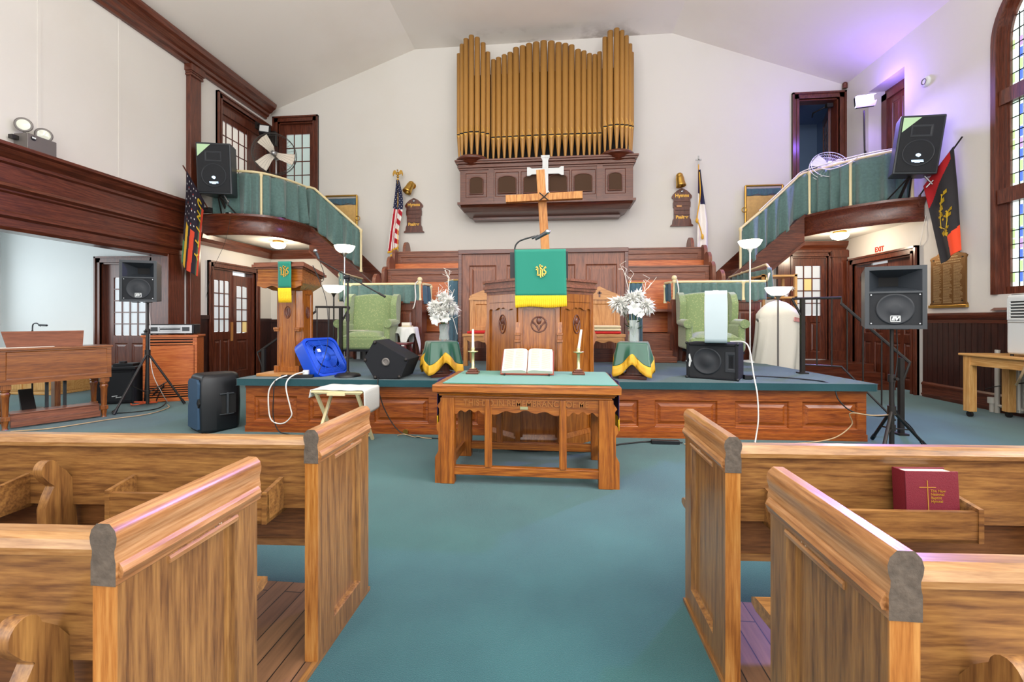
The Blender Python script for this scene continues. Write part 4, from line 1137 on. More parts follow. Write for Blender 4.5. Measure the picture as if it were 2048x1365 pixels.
def usfn(u, v):
    lft = fx - .015 - .20*v**1.1; rgt = fx + .035 + .09*sin(min(1, v*1.35)*pi) 
    xx = lft + (rgt-lft)*u
    zz = 4.44 - 1.62*v + .22*v*u*(1 if u < .6 else 1)*(.5) + (.12*(u-.62)*v if u > .62 else 0)
    return (xx, fy-.04-.035*sin(u*11+v*2), zz)
def uscol(u, v):
    if v < .40+.05*u: 
        a, b = int(u*9), int(v*34)
        return 3 if (a+b) % 2 == 0 and (int(u*27) % 3 == 1) and (int(v*102) % 3 == 1) else 2
    if u < .62: return 0 if (u*4.6 + .35*v) % 1.2 > .55 else 1
    return 0 if ((v*14 - u*3) % 2) < 1 else 1
M['flagred'] = plain('flag red', '#b3182c', .8); M['flagwhite'] = plain('flag white', '#ece8e4', .8); M['flagblue'] = plain('flag blue', '#1f2547', .8)
m = MB(); m.grid(usfn, 54, 102, mfn=uscol); m.build('cloth', ['flagred', 'flagwhite', 'flagblue', 'flagwhite'], t, solid=.004)
m = MB(); m.grid(lambda u, v: tuple(Vector(usfn(u, 1)) + Vector((0, 0, -.05*v))), 30, 2); m.build('fringe', 'fringe', t, solid=.004)
m = MB(); m.lathe([(.03, 4.36), (.04, 4.42), (.02, 4.48)], (fx, fy, 0), 10); m.sph((fx-.13, fy-.07, 2.70), .03, 8, sz=2); m.build('tassel', 'fringe', t)

t = thing('flag', 'white banner with blue canton on a cross-topped pole, beside right hymn board', 'flag', (3.04, 9.6, 1.85), 0, 'pole flags')
fx = 3.04
flag_pole(t, fx, fy, 1.85, 4.58)
m = MB(); m.box(fx-.014, fx+.014, fy-.01, fy+.01, 4.56, 4.76); m.box(fx-.06, fx+.06, fy-.01, fy+.01, 4.66, 4.69); m.build('cross_finial', 'steel', t, bev=.003)
def cfn(u, v):
    lft = fx - .02 - .03*v; rgt = fx + .03 + .15*min(1, v*1.6)
    return (lft+(rgt-lft)*u, fy-.03-.03*sin(u*9+1), 4.45-1.8*v + .3*v*(1-u)*.4)
m = MB(); m.grid(cfn, 24, 60, mfn=lambda u, v: (1 if v < .3 and u < .45 else (2 if (v < .42 and u > .42 and not (.5 < u < .62 and v > .18)) else (1 if v < .42 and u > .4 else 0))))
m.build('cloth', ['flagwhite', 'flagred2', 'flagblue2'] if 0 else ['flagwhite', 'purple', 'flagblue'], t, solid=.004)
m = MB(); m.tube(curve_pts([(fx, fy-.05, 4.4), (fx+.01, fy-.07, 3.9), (fx-.06, fy-.08, 3.40), (fx-.02, fy-.08, 3.30), (fx+.03, fy-.08, 3.12), (fx+.05, fy-.08, 2.98)]), .012, 6); m.sph((fx-.06, fy-.09, 3.36), .035, 8, sz=1.6); m.sph((fx+.05, fy-.09, 3.02), .03, 8, sz=2); m.build('tassel', 'fringe', t)

# ------------------------------------------------------------------ communion table
t = thing('communion_table', 'carved oak communion table with open arched front, in the aisle', 'table', (-.22, 3.7, 0))
tz = .775
m = MB()
tx0, tx1, ty0, ty1 = -.905, .455, 3.27, 4.13
for (o, z0, z1) in ((-.03, .665, .685), (-.012, .685, .70), (.0, .70, .715), (.03, .715, .775)): m.box(tx0-o, tx1+o, ty0-o, ty1+o, z0, z1)
m.build('table_top', 'table_x', t, bev=.008)
def leg_end(x, s_, yb):
    m = MB()
    m.box(x, x+s_*-.11, yb, yb+.07, 0, .667)
    prof = [(0, 0), (.045, 0), (.045, .20), (.018, .25), (.018, .40), (.035, .42), (.035, .455), (.012, .48), (.012, .58), (.028, .60), (.0, .64)]
    m.prism([(x+s_*a, b) for a, b in prof], 'xz', yb+.01, yb+.06)
    return m.build('leg', 'table_z', t, bev=.004, seg=1)
for yb in (3.30, 3.98):
    leg_end(-.885, -1, yb); leg_end(.435, 1, yb)
    m = MB(); m.box(-.78, .33, yb+.01, yb+.06, .07, .135); m.build('bottom_rail', 'table_x', t, bev=.004)
    for xx in (-.513, .06):
        m = MB(); m.box(xx-.022, xx+.022, yb, yb+.065, .135, .66); m.box(xx-.028, xx+.028, yb+.01, yb+.055, .135, .60); m.build('mullion', 'table_z', t, bev=.005)
for fa, fb, fz in ((3.315, 3.35, .59), (3.99, 4.03, .57)):
    m = MB(); m.box(-.86, .41, fa, fb, fz, .668); m.build('frieze', 'table_x', t)
for (a, b) in ((-.78, -.535), (-.49, .038), (.083, .335)):
    n = 36; pts = [(a, .60), (b, .60)]
    for k in range(n+1):
        u = k/n; xx = b-(b-a)*u; w_ = abs(2*u-1)
        pts.append((xx, .565 - .022*w_**2 + .010*cos(w_*11) ))
    m = MB(); m.prism(pts, 'xz', 3.318, 3.345); m.build('arched_apron', 'table_x', t)
for xx in (-.86, .395):
    m = MB(); m.box(xx, xx+.025, 3.36, 3.98, .07, .14); m.box(xx, xx+.025, 3.36, 3.98, .58, .66); m.build('side_rail', 'table_y', t)
text('THIS DO IN REMEMBRANCE OF ME', .066, 'inscr', 'carved_inscription', t, face_y(-.225, 3.312, .628), .006, xs=.93, bold=.001)
m = MB(); m.box(-.265, -.205, 3.308, 3.318, .585, .607); m.build('plaque', 'candleb', t)
# cloth on the table
t = thing('table_runner', 'teal green cloth covering the communion table top, purple ends', 'tablecloth', (-.22, 3.7, .775))
m = MB(); m.box(-.87, .47, 3.31, 4.14, .775, .781); m.build('cloth', 'green', t, bev=.002)
for s_, xx in ((-1, -.94), (1, .49)):
    m = MB(); m.grid(lambda u, v: (xx+s_*.012*sin(u*9), 3.42+.62*u, .779-.28*v), 20, 8); m.build('purple_end', 'purple', t, solid=.006)
    m = MB(); m.grid(lambda u, v: (xx+s_*.012*sin(u*9), 3.42+.62*u, .50-.09*v), 60, 2); m.build('yellow_fringe', 'yellow', t, solid=.008)
# open bible
t = thing('open_bible', 'large open book on a low stand at the middle of the table', 'book', (-.25, 3.93, .781))
bm = Matrix.Translation((-.245, 3.79, .80)) @ Matrix.Rotation(R(42), 4, 'X')
m = MB(); m.M = bm; m.box(-.235, .235, -.0, .29, -.022, -.012); m.build('cover', 'burgundy_b', t, bev=.003)
for s_, nm in ((-1, 'page_block'), (1, 'page_block')):
    m = MB(); m.M = bm
    def pg(u, v): return (s_*(.004+.215*u), .012+.262*v, .006+.042*math.sqrt(max(0, u))*math.exp(-1.7*u)*1.9*(1-.0*v))
    m.grid(pg, 16, 6) if s_ > 0 else m.grid(lambda u, v: pg(1-u, v), 16, 6)
    m.prism([(s_*.004, -.012)] + [(pg(k/10, 0)[0], pg(k/10, 0)[2]) for k in range(11)] + [(s_*.225, -.012)], 'xz', .012, .272)
    pb = m.build('page_block', 'paper', t)
    m = MB(); m.M = bm
    for col in (.028, .122):
        for k in range(30):
            yy = .262 - .0078*k
            a, b = col/.215, (col+.078-.02*rnd.random()*(rnd.random() < .2))/.215
            pa, pbb = pg(a, 0), pg(b, 0)
            m.ribbon([(pg(a+(b-a)*j/4, 0)[0], yy, pg(a+(b-a)*j/4, 0)[2]+.0008) for j in range(5)], .0028, .0004, (0, 0, 1))
    m.build('printed_lines', 'ink', pb)
m = MB()
for xx in (-.44, -.05): m.cyl((xx, 3.785, .781), (xx, 3.785, .80), .007); m.cyl((xx, 3.785, .79), (xx, 4.03, .79), .006); m.cyl((xx, 4.03, .782), (xx, 3.99, .96), .006)
m.cyl((-.44, 4.03, .79), (-.05, 4.03, .79), .006); m.build('book_stand', 'iron', t)
# candles
def candle(label, x_, y_, tilt):
    t = thing('candlestick', label, 'candlestick', (x_, y_, .781), 0, 'candlesticks')
    m = MB(); m.box(x_-.055, x_+.055, y_-.055, y_+.055, .781, .80); m.box(x_-.043, x_+.043, y_-.043, y_+.043, .80, .815); m.box(x_-.03, x_+.03, y_-.03, y_+.03, .815, .83); m.build('wooden_base', 'case_x', t, bev=.004)
    m = MB(); m.lathe([(.022, .83), (.014, .838), (.014, .965), (.02, .972), (.046, .978), (.048, .986), (.015, .986), (.017, 1.0), (.017, 1.018), (.008, 1.02)], (x_, y_, 0), 16); m.build('stem', 'candleb', t)
    m = MB(); m.M = Matrix.Translation((x_, y_, 1.0)) @ Matrix.Rotation(tilt, 4, 'Y'); m.cyl((0, 0, 0), (0, 0, .185), .0125, .0095, 12); m.build('candle', 'wax', t)
candle('straight white candle on brass stick left of the open book', -.742, 3.9, 0)
candle('leaning white candle on brass stick right of the open book', .208, 3.92, R(8))

# ------------------------------------------------------------------ flower stands
def flower_stand(label, cx, cy, rz, clab, seed):
    t = thing('flower_stand', label, 'plant stand', (cx, cy, .61), rz)
    m = MB(True); m.box(-.15, .15, -.15, .15, 0, .04); m.build('foot', 'mahog_x', t, bev=.006)
    m = MB(True); m.box(-.075, .075, -.075, .075, .04, .36); m.box(-.1, .1, -.1, .1, .04, .06); m.build('pedestal', 'mahog_z', t, bev=.006)
    m = MB(True); m.box(-.14, .14, -.14, .14, .36, .40); m.build('stand_top', 'mahog_x', t, bev=.006)
    c = thing('stand_cloth', clab, 'cloth', (cx, cy, .95), rz)
    rr = random.Random(seed)
    ph = rr.uniform(0, 6)
    def sq(a):      # square outline radius
        return .152/max(abs(cos(a)), abs(sin(a)))
    def fn(u, v):
        a = 2*pi*u
        if v < .35:
            k = v/.35; r_ = sq(a)*k; return (r_*cos(a), r_*sin(a), .067)
        k = (v-.35)/.65
        corner = (abs(sin(2*a)))**1.5
        drop = (.12+.14*corner)*k
        r_ = sq(a)*(1+0*k) + .012 + (.03+.045*corner)*k + .014*k*sin(a*9+ph)
        if corner > .5: r_ -= .05*k*(corner-.5)
        return (r_*cos(a), r_*sin(a), .067-drop-.004*k)
    m = MB(True); m.grid(fn, 96, 26); m.build('cloth', 'satin', c, solid=.004)
    m = MB(True); m.grid(lambda u, v: tuple(Vector(fn(u, 1)) + Vector((.012*v*cos(2*pi*u)+.003*sin(u*700), .012*v*sin(2*pi*u), .004-.115*v))), 240, 3); m.build('gold_fringe', 'fringe', c, solid=.004)
flower_stand('dark wooden flower stand on the stage left of the pulpit', -1.33, 5.02, R(28), 'green satin cloth with gold fringe draped on the left flower stand', 3)
flower_stand('dark wooden flower stand on the stage right of the pulpit', .885, 5.05, R(-14), 'green satin cloth with gold fringe draped on the right flower stand', 5)
def mum(parent, c, r_, d, rr, n=130, wild=1.):
    r_ *= 1.12
    """one chrysanthemum head: narrow curved petals"""
    m = MB(); c = Vector(c); d = Vector(d).normalized(); a = d.orthogonal().normalized(); b = d.cross(a)
    for k in range(n):
        el = math.acos(1-1.35*(k+.5)/n); az = k*2.39996 + rr.uniform(-.2, .2)
        o = (d*cos(el) + (a*cos(az)+b*sin(az))*sin(el)).normalized()
        L_ = r_*rr.uniform(.78, 1.12)*(1 if rr.random() > .08 else 1+.3*wild)
        tip = c + o*L_ + Vector((0, 0, rr.uniform(-.25, .05)*r_))
        mid = c + o*L_*.6 + Vector((0, 0, .06*r_))
        sd = o.cross(Vector((rr.uniform(-1, 1), rr.uniform(-1, 1), rr.uniform(-1, 1)))).normalized()*r_*.11
        n0 = c + o*r_*.08
        m.add([n0-sd*.6, n0+sd*.6, mid+sd, mid-sd, tip], [(0, 1, 2, 3), (3, 2, 4)], True)
    m.sph(c, r_*.3, 8)
    return m.build('flower_head', 'petal', parent)
def lily(parent, c, d, r_):
    m = MB(); c = Vector(c); d = Vector(d).normalized(); a = d.orthogonal().normalized(); b = d.cross(a)
    for k in range(6):
        o = a*cos(k*pi/3)+b*sin(k*pi/3); s_ = d.cross(o)
        P = [c, c+d*r_*.5+o*r_*.3, c+d*r_*.8+o*r_*.75, c+d*r_*.6+o*r_*1.15]
        ww = [.05, .3, .34, .02]
        vs = []
        for p, w_ in zip(P, ww): vs += [p-s_*r_*w_, p+s_*r_*w_]
        m.add(vs, [(0, 1, 3, 2), (2, 3, 5, 4), (4, 5, 7, 6)], True)
    return m.build('lily_head', 'petal', parent)
def bouquet(label, base, heads, lilies, twigs, rr):
    t = thing('flower_bouquet', label, 'flowers', base)
    for (c, r_, d) in heads: mum(t, c, r_, d, rr)
    for (c, d, r_) in lilies: lily(t, c, d, r_)
    m = MB()
    for (c, r_, d) in heads: m.tube(curve_pts([base, Vector(base).lerp(Vector(c), .5)+Vector((0, 0, .03)), c]), .004, 5)
    m.build('stems', 'stem', t)
    m = MB()
    for k in range(26):
        a = rr.uniform(0, 2*pi); p = Vector(base) + Vector((cos(a)*.05, sin(a)*.05, rr.uniform(.08, .17))); o = Vector((cos(a), sin(a), rr.uniform(-.3, .5))).normalized(); s_ = o.cross(Vector((0, 0, 1))).normalized()*.018
        m.add([p, p+o*.04+s_, p+o*.09, p+o*.04-s_], [(0, 1, 2, 3)])
    m.build('leaves', 'stem', t)
    for tw in twigs:
        m = MB(); pts = curve_pts(tw); m.tube(pts, .003, 5)
        for k in range(2):
            p = pts[int(len(pts)*(.55+.2*k))]; m.tube([p, p+Vector((rr.uniform(-.05, .05), 0, .06)), p+Vector((rr.uniform(-.08, .08), 0, .10))], .002, 5)
        m.build('twig', 'twig', t)
rr = random.Random(4)
# left: pinched cut-glass vase
vx, vy, vz = -1.30, 5.02, 1.022
t = thing('vase', 'pinched cut-glass vase with white flowers on the left stand', 'vase', (vx, vy, vz))
m = MB(); m.lathe([(.001, vz), (.055, vz), (.058, vz+.02), (.045, vz+.09), (.058, vz+.17), (.062, vz+.2), (.057, vz+.2), (.05, vz+.16), (.038, vz+.09), (.05, vz+.03), (.001, vz+.02)], (vx, vy, 0), 20); m.build('vase_body', 'water', t)
m = MB()
for k in range(20):
    a = 2*pi*k/20; m.tube([(vx+r_*cos(a+.8*z_/.2), vy+r_*sin(a+.8*z_/.2), vz+z_) for r_, z_ in ((.059, .02), (.048, .09), (.059, .17))], .003, 4)
m.build('cut_pattern', 'water', t)
B = (vx, vy, vz+.12)
bouquet('white artificial flowers with a tall twig, in the cut-glass vase', B,
    [((-1.40, 4.98, 1.42), .085, (-.6, -.6, .4)), ((-1.33, 4.97, 1.36), .09, (-.2, -1, 0)), ((-1.24, 4.98, 1.47), .085, (.4, -.7, .5)), ((-1.30, 5.0, 1.53), .075, (0, -.5, .9)), ((-1.19, 5.0, 1.40), .075, (.7, -.6, .1)), ((-1.40, 5.0, 1.33), .07, (-.8, -.5, -.1)), ((-1.29, 5.06, 1.45), .08, (0, .5, .8))],
    [((-1.36, 4.95, 1.28), (-.3, -1, -.2), .07), ((-1.27, 4.95, 1.30), (.3, -1, -.3), .06)],
    [[B, (-1.27, 5.03, 1.5), (-1.25, 5.03, 1.68), (-1.255, 5.03, 1.78), (-1.29, 5.03, 1.86)], [B, (-1.25, 5.05, 1.5), (-1.26, 5.05, 1.72), (-1.24, 5.05, 1.85)], [B, (-1.36, 5.03, 1.5), (-1.37, 5.03, 1.66)], [B, (-1.22, 5.03, 1.5), (-1.18, 5.03, 1.63)], [B, (-1.2, 4.98, 1.3), (-1.13, 4.98, 1.1)]], rr)
vx, vy = .885, 5.05
t = thing('vase', 'straight clear glass vase with white flowers on the right stand', 'vase', (vx, vy, vz))
m = MB(); m.box(vx-.052, vx+.052, vy-.052, vy+.052, vz, vz+.012)
for (a, b, c, d) in ((-.052, .052, -.052, -.047), (-.052, .052, .047, .052), (-.052, -.047, -.047, .047), (.047, .052, -.047, .047)): m.box(vx+a, vx+b, vy+c, vy+d, vz+.012, vz+.245)
m.build('vase_body', 'water', t)
B = (vx, vy, vz+.05)
bouquet('white artificial flowers with curling twigs, in the straight glass vase', B,
    [((.72, 5.0, 1.45), .105, (-.5, -.8, .2)), ((.86, 5.0, 1.50), .09, (0, -.7, .6)), ((1.02, 5.0, 1.42), .095, (.6, -.7, .1)), ((.93, 5.03, 1.53), .085, (.2, -.4, .9)), ((.78, 5.04, 1.40), .08, (-.5, -.5, .0)), ((.95, 5.1, 1.46), .08, (.2, .6, .6))],
    [((.87, 4.97, 1.40), (0, -1, -.1), .075), ((.93, 4.97, 1.35), (.4, -.9, -.2), .055)],
    [[B, (.85, 5.06, 1.5), (.80, 5.06, 1.75), (.77, 5.06, 1.84), (.72, 5.06, 1.85)], [B, (1.0, 5.06, 1.55), (1.06, 5.06, 1.64), (1.09, 5.06, 1.69)], [B, (.98, 5.06, 1.5), (1.02, 5.06, 1.66), (1.0, 5.06, 1.72)], [B, (.84, 5.06, 1.6), (.86, 5.06, 1.72), (.83, 5.06, 1.76)]], rr)

# ------------------------------------------------------------------ pulpit chairs
def clergy_chair(label, cx, cy, cush, clabels):
    t = thing('pulpit_chair', label, 'chair', (cx, cy, .61), 0, 'pulpit chairs')
    w_ = .27
    for s_ in (-1, 1):
        m = MB(True); m.box(s_*w_-.03, s_*w_+.03, -.32, -.26, 0, .46); m.build('leg', 'chairw_z', t, bev=.004)
        m = MB(True); m.box(s_*w_-.03, s_*w_+.03, .14, .2, 0, 1.03); m.build('leg', 'chairw_z', t, bev=.004)
    m = MB(True); m.box(-w_-.04, w_+.04, -.34, .2, .42, .46); m.build('seat', 'chairw_x', t, bev=.006)
    n = 30; pts = [(-w_, .43), (w_, .43)]
    for k in range(n+1):
        u = k/n; pts.append((w_-2*w_*u, .35+.012*cos(u*6*pi)+.02*abs(2*u-1)**4))
    m = MB(True); m.prism(pts, 'xz', -.33, -.30); m.build('apron', 'chairw_x', t)
    m = MB(True); m.framed(-w_, w_, .46, 1.02, .15, .185, [(-w_+.06, w_-.06, .55, .90)], d=.012, bw=.014, raise_=False); m.build('back_panel', 'chairw_z', t)
    m = MB(True); m.prism([(-w_-.04, .96), (w_+.04, .96), (w_+.04, .99), (w_+.0, 1.0), (w_-.0, 1.04), (.12, 1.10), (0, 1.16), (-.12, 1.10), (-w_+.0, 1.04), (-w_-.0, 1.0), (-w_-.04, .99)], 'xz', .13, .19); m.build('crest', 'chairw_x', t, bev=.004)
    m = MB(True); m.box(-.012, .012, .122, .131, 1.0, 1.09); m.box(-.03, .03, .122, .131, 1.05, 1.068); m.build('carved_cross', 'case_z', t)
    for i, (mt, lab) in enumerate(zip(cush, clabels)):
        m = MB(); z0 = 1.072+.04*i; m.box(cx-w_+.02, cx+w_-.02, cy-.33, cy+.13, z0, z0+.036); o = m.build('seat_cushion', mt, None, bev=.015, seg=3); tag(o, lab, 'cushion')
clergy_chair('golden oak pulpit chair with pointed crest left of the pulpit', -1.0, 6.42, ['red'], ['red seat cushion on the chair left of the pulpit'])
clergy_chair('golden oak pulpit chair with pointed crest right of the pulpit', .66, 6.45, ['red', 'beigecush', 'beigecush'], ['red seat cushion under two beige ones right of the pulpit', 'lower beige seat cushion lying on the red one', 'upper beige seat cushion topmost of the pile of three'])
# ------------------------------------------------------------------ generic loudspeakers and stands
def tripod(label, c, ztop, zhub, feet, group='tripod speaker stands', r=.018):
    t = thing('speaker_stand', label, 'speaker stand', (c[0], c[1], 0), 0, group)
    x, y = c
    m = MB(); m.cyl((x, y, .06), (x, y, zhub+.35), r*1.15); m.cyl((x, y, zhub+.3), (x, y, ztop), r*.85); m.build('pole', 'iron', t)
    for za, zb_, rr_ in ((zhub+.02, zhub+.10, 1.9), (zhub+.33, zhub+.40, 1.7), (.2, .26, 1.7)):
        m = MB(); m.cyl((x, y, za), (x, y, zb_), r*rr_); m.build('collar', 'iron', t)
    m = MB(); m.cyl((x+.01, y-.025, zhub+.365), (x+.01, y-.06, zhub+.365), .014); m.build('clamp_knob', 'iron', t)
    for (fx, fy) in feet:
        m = MB(); a = Vector((x, y, zhub+.06)); b = Vector((fx, fy, .018)); m.cyl(a, b, r*.8); mid = a.lerp(b, .55); m.cyl((x, y, .22), mid, r*.4)
        l = m.build('leg', 'iron', t)
        m = MB(); m.cyl(b + (a-b).normalized()*.07, b, r*1.05); m.build('rubber_foot', 'black', l)
    return t
def ev_speaker(label, loc, rz, w=.43, h=.58, d=.32, group='horn speakers on tripods'):
    t = thing('loudspeaker', label, 'loudspeaker', loc, rz, group)
    m = MB(True); k = .72
    hw = w/2; y0, y1 = -d*.5, d*.5
    # cabinet shell tapering to the back, open front with horn recess and grille recess
    F = [(-hw, y0), (hw, y0)]; 
    zs0, zs1 = 0, h
    m.add([(-hw, y0, 0), (hw, y0, 0), (hw*k, y1, .02), (-hw*k, y1, .02), (-hw, y0, h), (hw, y0, h), (hw*k, y1, h-.03), (-hw*k, y1, h-.03)],
          [(0, 3, 2, 1), (4, 5, 6, 7), (1, 2, 6, 5), (2, 3, 7, 6), (3, 0, 4, 7)])
    b = .035; zm = h*.60; zg = h*.57
    def fr(a0, a1, z0, z1, iw, iz0, iz1, yd):
        o = [(a0, y0, z0), (a1, y0, z0), (a1, y0, z1), (a0, y0, z1)]; i = [(-iw, yd, iz0), (iw, yd, iz0), (iw, yd, iz1), (-iw, yd, iz1)]
        return o, i
    m.add([(-hw, y0, 0), (hw, y0, 0), (hw, y0, h), (-hw, y0, h), (-hw+b, y0, b), (hw-b, y0, b), (hw-b, y0, h-b), (-hw+b, y0, h-b), (-hw+b, y0, zg), (hw-b, y0, zg), (hw-b, y0, zm), (-hw+b, y0, zm)],
          [(0, 1, 5, 4), (1, 2, 6, 10, 9, 5), (2, 3, 7, 6), (3, 0, 4, 8, 11, 7), (8, 9, 10, 11)])
    m.build('cabinet', 'charcoal', t, bev=.012, seg=3)
    m = MB(True)
    o, i = fr(-hw+b, hw-b, zm, h-b, hw*.33, zm+.055, h-b-.06, y0+.16)
    m.add(o+i, [(0, 1, 5, 4), (1, 2, 6, 5), (2, 3, 7, 6), (3, 0, 4, 7)]); m.m = 1; m.add(i, [(0, 1, 2, 3)])
    m.build('horn', ['horn', 'darkhole'], t)
    m = MB(True); m.box(-hw+b, hw-b, y0+.008, y0+.02, b, zg)
    gr = m.build('grille', 'blackmat', t)
    m = MB(True); cz = (b+zg)/2; R_ = (zg-b)/2*.97
    M0 = m.M.copy(); m.M = Matrix.Translation((0, y0+.008, cz)) @ Matrix.Rotation(R(90), 4, 'X')
    m.lathe([(R_, 0), (R_, .004), (R_*.9, .004), (R_*.86, .001), (R_*.4, .0015), (R_*.36, .004), (R_*.2, .006), (.001, .007)], n=36); m.build('woofer', 'darkcone', gr)
    m = MB(True)
    for sx in (-1, 1):
        for z in (b+.015, zg-.015): m.cyl((sx*(hw-b-.015), y0+.008, z), (sx*(hw-b-.015), y0+.003, z), .006)
    m.build('screws', 'steel', gr)
    lw = .05
    m = MB(True); s = .0375; z0 = b+.03
    for (a, c, e, f) in ((-s/1, s, 0, .006), (-s, s, .052, .058), (-s, -s+.006, 0, .058), (s-.006, s, 0, .058)): m.box(a, c, y0-.001, y0+.008, z0+e, z0+f)
    m.build('badge', 'white', t)
    Mx = t.matrix_basis @ face_y(0, y0-.001, z0+.029)
    text('EV', .044, 'white', 'badge_letters', t, Mx @ Matrix(((1, .25, 0, 0), (0, 1, 0, 0), (0, 0, 1, 0), (0, 0, 0, 1))), .003, bold=.003)
    m = MB(True)
    for (a, c) in ((-.1, -.02), (.03, .12)): m.box(a, c, y0+.06, y0+.12, -.008, 0)
    m.build('foot', 'black', t)
    return t

# ------------------------------------------------------------------ organ console corner
o_d = Vector((.49, .872, 0)).normalized(); 
oM = Matrix.Translation((-6.27, 4.32, 0)) @ Matrix.Rotation(math.atan2(o_d.y, o_d.x), 4, 'Z')   # local x along the back of the console, local y into the room corner
t = thing('electric_organ', 'walnut electric organ console seen from its panelled back, at far left', 'organ', (-6.27, 4.32, 0), math.atan2(o_d.y, o_d.x))
LW, DP = .97, .62
m = MB(True); m.framed(0, LW, .52, .915, 0, .04, [(.06, LW-.04, .575, .90)], d=.008, bw=.012, raise_=False)
m.box(0, .04, .04, DP, .52, .915); m.box(LW-.04, LW, .04, DP, .52, .915); m.box(.04, LW-.04, DP-.04, DP, .52, .75); m.box(.04, LW-.04, .04, DP-.04, .52, .55); m.build('case', 'console_x', t, bev=.004)
m = MB(True); m.box(-.015, LW+.015, -.015, DP*.55, .915, .94); m.build('lid', 'console_x', t, bev=.006)
m = MB(True); m.add([(.08, .12, .94), (.72, .12, .94), (.76, .28, 1.13), (.05, .28, 1.13), (.08, .145, .94), (.72, .145, .94), (.76, .305, 1.13), (.05, .305, 1.13)], [(0, 1, 2, 3), (7, 6, 5, 4), (0, 4, 5, 1), (1, 5, 6, 2), (2, 6, 7, 3), (3, 7, 4, 0)]); m.build('music_rack', 'choir_x', t)
for (lx, ly) in ((.06, .06), (LW-.06, .06), (.06, DP-.06), (LW-.06, DP-.06)):
    m = MB(True); m.box(lx-.045, lx+.045, ly-.045, ly+.045, .46, .52); m.lathe([(.04, .46), (.046, .45), (.036, .43), (.044, .415), (.044, .40), (.036, .37), (.028, .14)], (lx, ly, 0), 8, smooth=False); m.box(lx-.036, lx+.036, ly-.036, ly+.036, .10, .15); m.lathe([(.03, 0), (.022, .02), (.034, .10)], (lx, ly, 0), 8, smooth=False); m.build('leg', 'console_z', t, bev=.003)
m = MB(True); m.box(.1, LW-.1, .08, .12, .03, .17); m.box(.1, LW-.1, .08, .30, .15, .175); m.box(.1, LW-.1, .02, .08, .02, .09); m.build('pedal_base', 'choir_x', t, bev=.004)
for k in range(11):
    m = MB(True); xx = .14+.066*k; m.box(xx, xx+.022, .30, DP+.35, .05, .085); m.build('pedal', 'console_y' , t)
m = MB(True); m.prism([(.30, .17), (.58, .40), (.60, .38), (.42, .17)], 'yz', .22, .34); m.build('expression_pedal', 'iron', t, bev=.006)
for (a, b) in ((.42, .45), (.58, .61)):
    m = MB(True); m.box(a, b, .34, .375, .17, .52); m.build('swell_post', 'black', t)
m = MB(True); m.box(.0, .46, .06, .2, .94, .946); t2 = m.build('sheet_music', 'paper', None); t2.matrix_basis = oM; tag(t2, 'loose white sheets lying on the organ console lid', 'paper')
t = thing('organ_bench', 'brown organ bench behind the console at far left', 'bench', (-7.3, 5.1, 0), math.atan2(o_d.y, o_d.x))
m = MB(True); m.box(-.55, .55, -.14, .14, .52, .55); m.build('seat', 'console_x', t, bev=.005)
for s in (-1, 1):
    m = MB(True); m.box(s*.48-.03, s*.48+.03, -.12, .12, .0, .52); m.build('leg', 'console_z', t, bev=.005)
t = thing('microphone', 'small gooseneck microphone behind the organ music rack', 'microphone', (-7.35, 5.45, 0))
m = MB(); m.cyl((-7.35, 5.45, 0), (-7.35, 5.45, .02), .12); m.cyl((-7.35, 5.45, .02), (-7.35, 5.45, 1.12), .01); m.build('stand', 'iron', t)
m = MB(); m.tube(curve_pts([(-7.35, 5.45, 1.1), (-7.34, 5.45, 1.2), (-7.28, 5.45, 1.22), (-7.22, 5.45, 1.18)]), .008, 6); m.cyl((-7.24, 5.45, 1.195), (-7.12, 5.45, 1.19), .014); m.build('gooseneck', 'charcoal', t)
# white shelf / low cupboard under the far window
t = thing('low_cupboard', 'low blond wooden cupboard against the white wall behind the organ', 'cupboard', (-8.9, 6.7, 0))
m = MB(); m.box(-9.5, -8.35, 6.5, 7.1, .05, .42); m.box(-9.5, -8.35, 6.5, 7.1, 0, .05); m.build('body', 'blond_x', t, bev=.01)
m = MB(); m.box(-9.55, -8.3, 6.46, 7.12, .42, .45); m.build('top', 'blond_x', t, bev=.006)
m = MB(); m.box(-9.42, -8.95, 6.485, 6.5, .09, .39); m.box(-8.9, -8.42, 6.485, 6.5, .09, .39); m.build('door', 'blond_z', t)

# rotating-horn speaker cabinet
t = thing('tone_cabinet', 'amber wooden tone cabinet with louvre slots standing left of the double doors', 'speaker cabinet', (-6.05, 6.43, 0), R(25))
hw = .35
m = MB(True)
m.box(-hw, -hw+.03, -.26, .06, .03, 1.0); m.box(hw-.03, hw, -.26, .06, .03, 1.0); m.box(-hw+.03, hw-.03, .03, .05, .03, 1.0); m.box(-hw, hw, -.26, .06, 0, .03)
m.box(-hw+.03, hw-.03, -.25, -.23, .27, .87); m.box(-hw+.03, -hw+.06, -.25, -.23, .03, 1); m.box(hw-.06, hw-.03, -.25, -.23, .03, 1); m.box(-hw+.03, hw-.03, -.25, -.23, .03, .06)
m.build('cabinet', 'seatw_x', t, bev=.004)
m = MB(True)
for z in (.895, .94, .985): m.box(-hw+.06, hw-.06, -.25, -.225, z-.012, z+.012)
m.build('upper_louvres', 'seatw_x', t)
m = MB(True)
for z in (.09, .125, .16, .195, .23, .262): m.box(-hw+.06, hw-.06, -.25, -.225, z-.009, z+.009)
m.build('lower_louvres', 'seatw_x', t)
m = MB(True); m.box(-hw+.05, hw-.05, -.215, -.205, .05, 1.0); m.build('inner_cloth', 'darkhole', t)
m = MB(True); m.box(-hw-.02, hw+.02, -.28, .08, 1.0, 1.035); m.build('top', 'seatw_x', t, bev=.006)
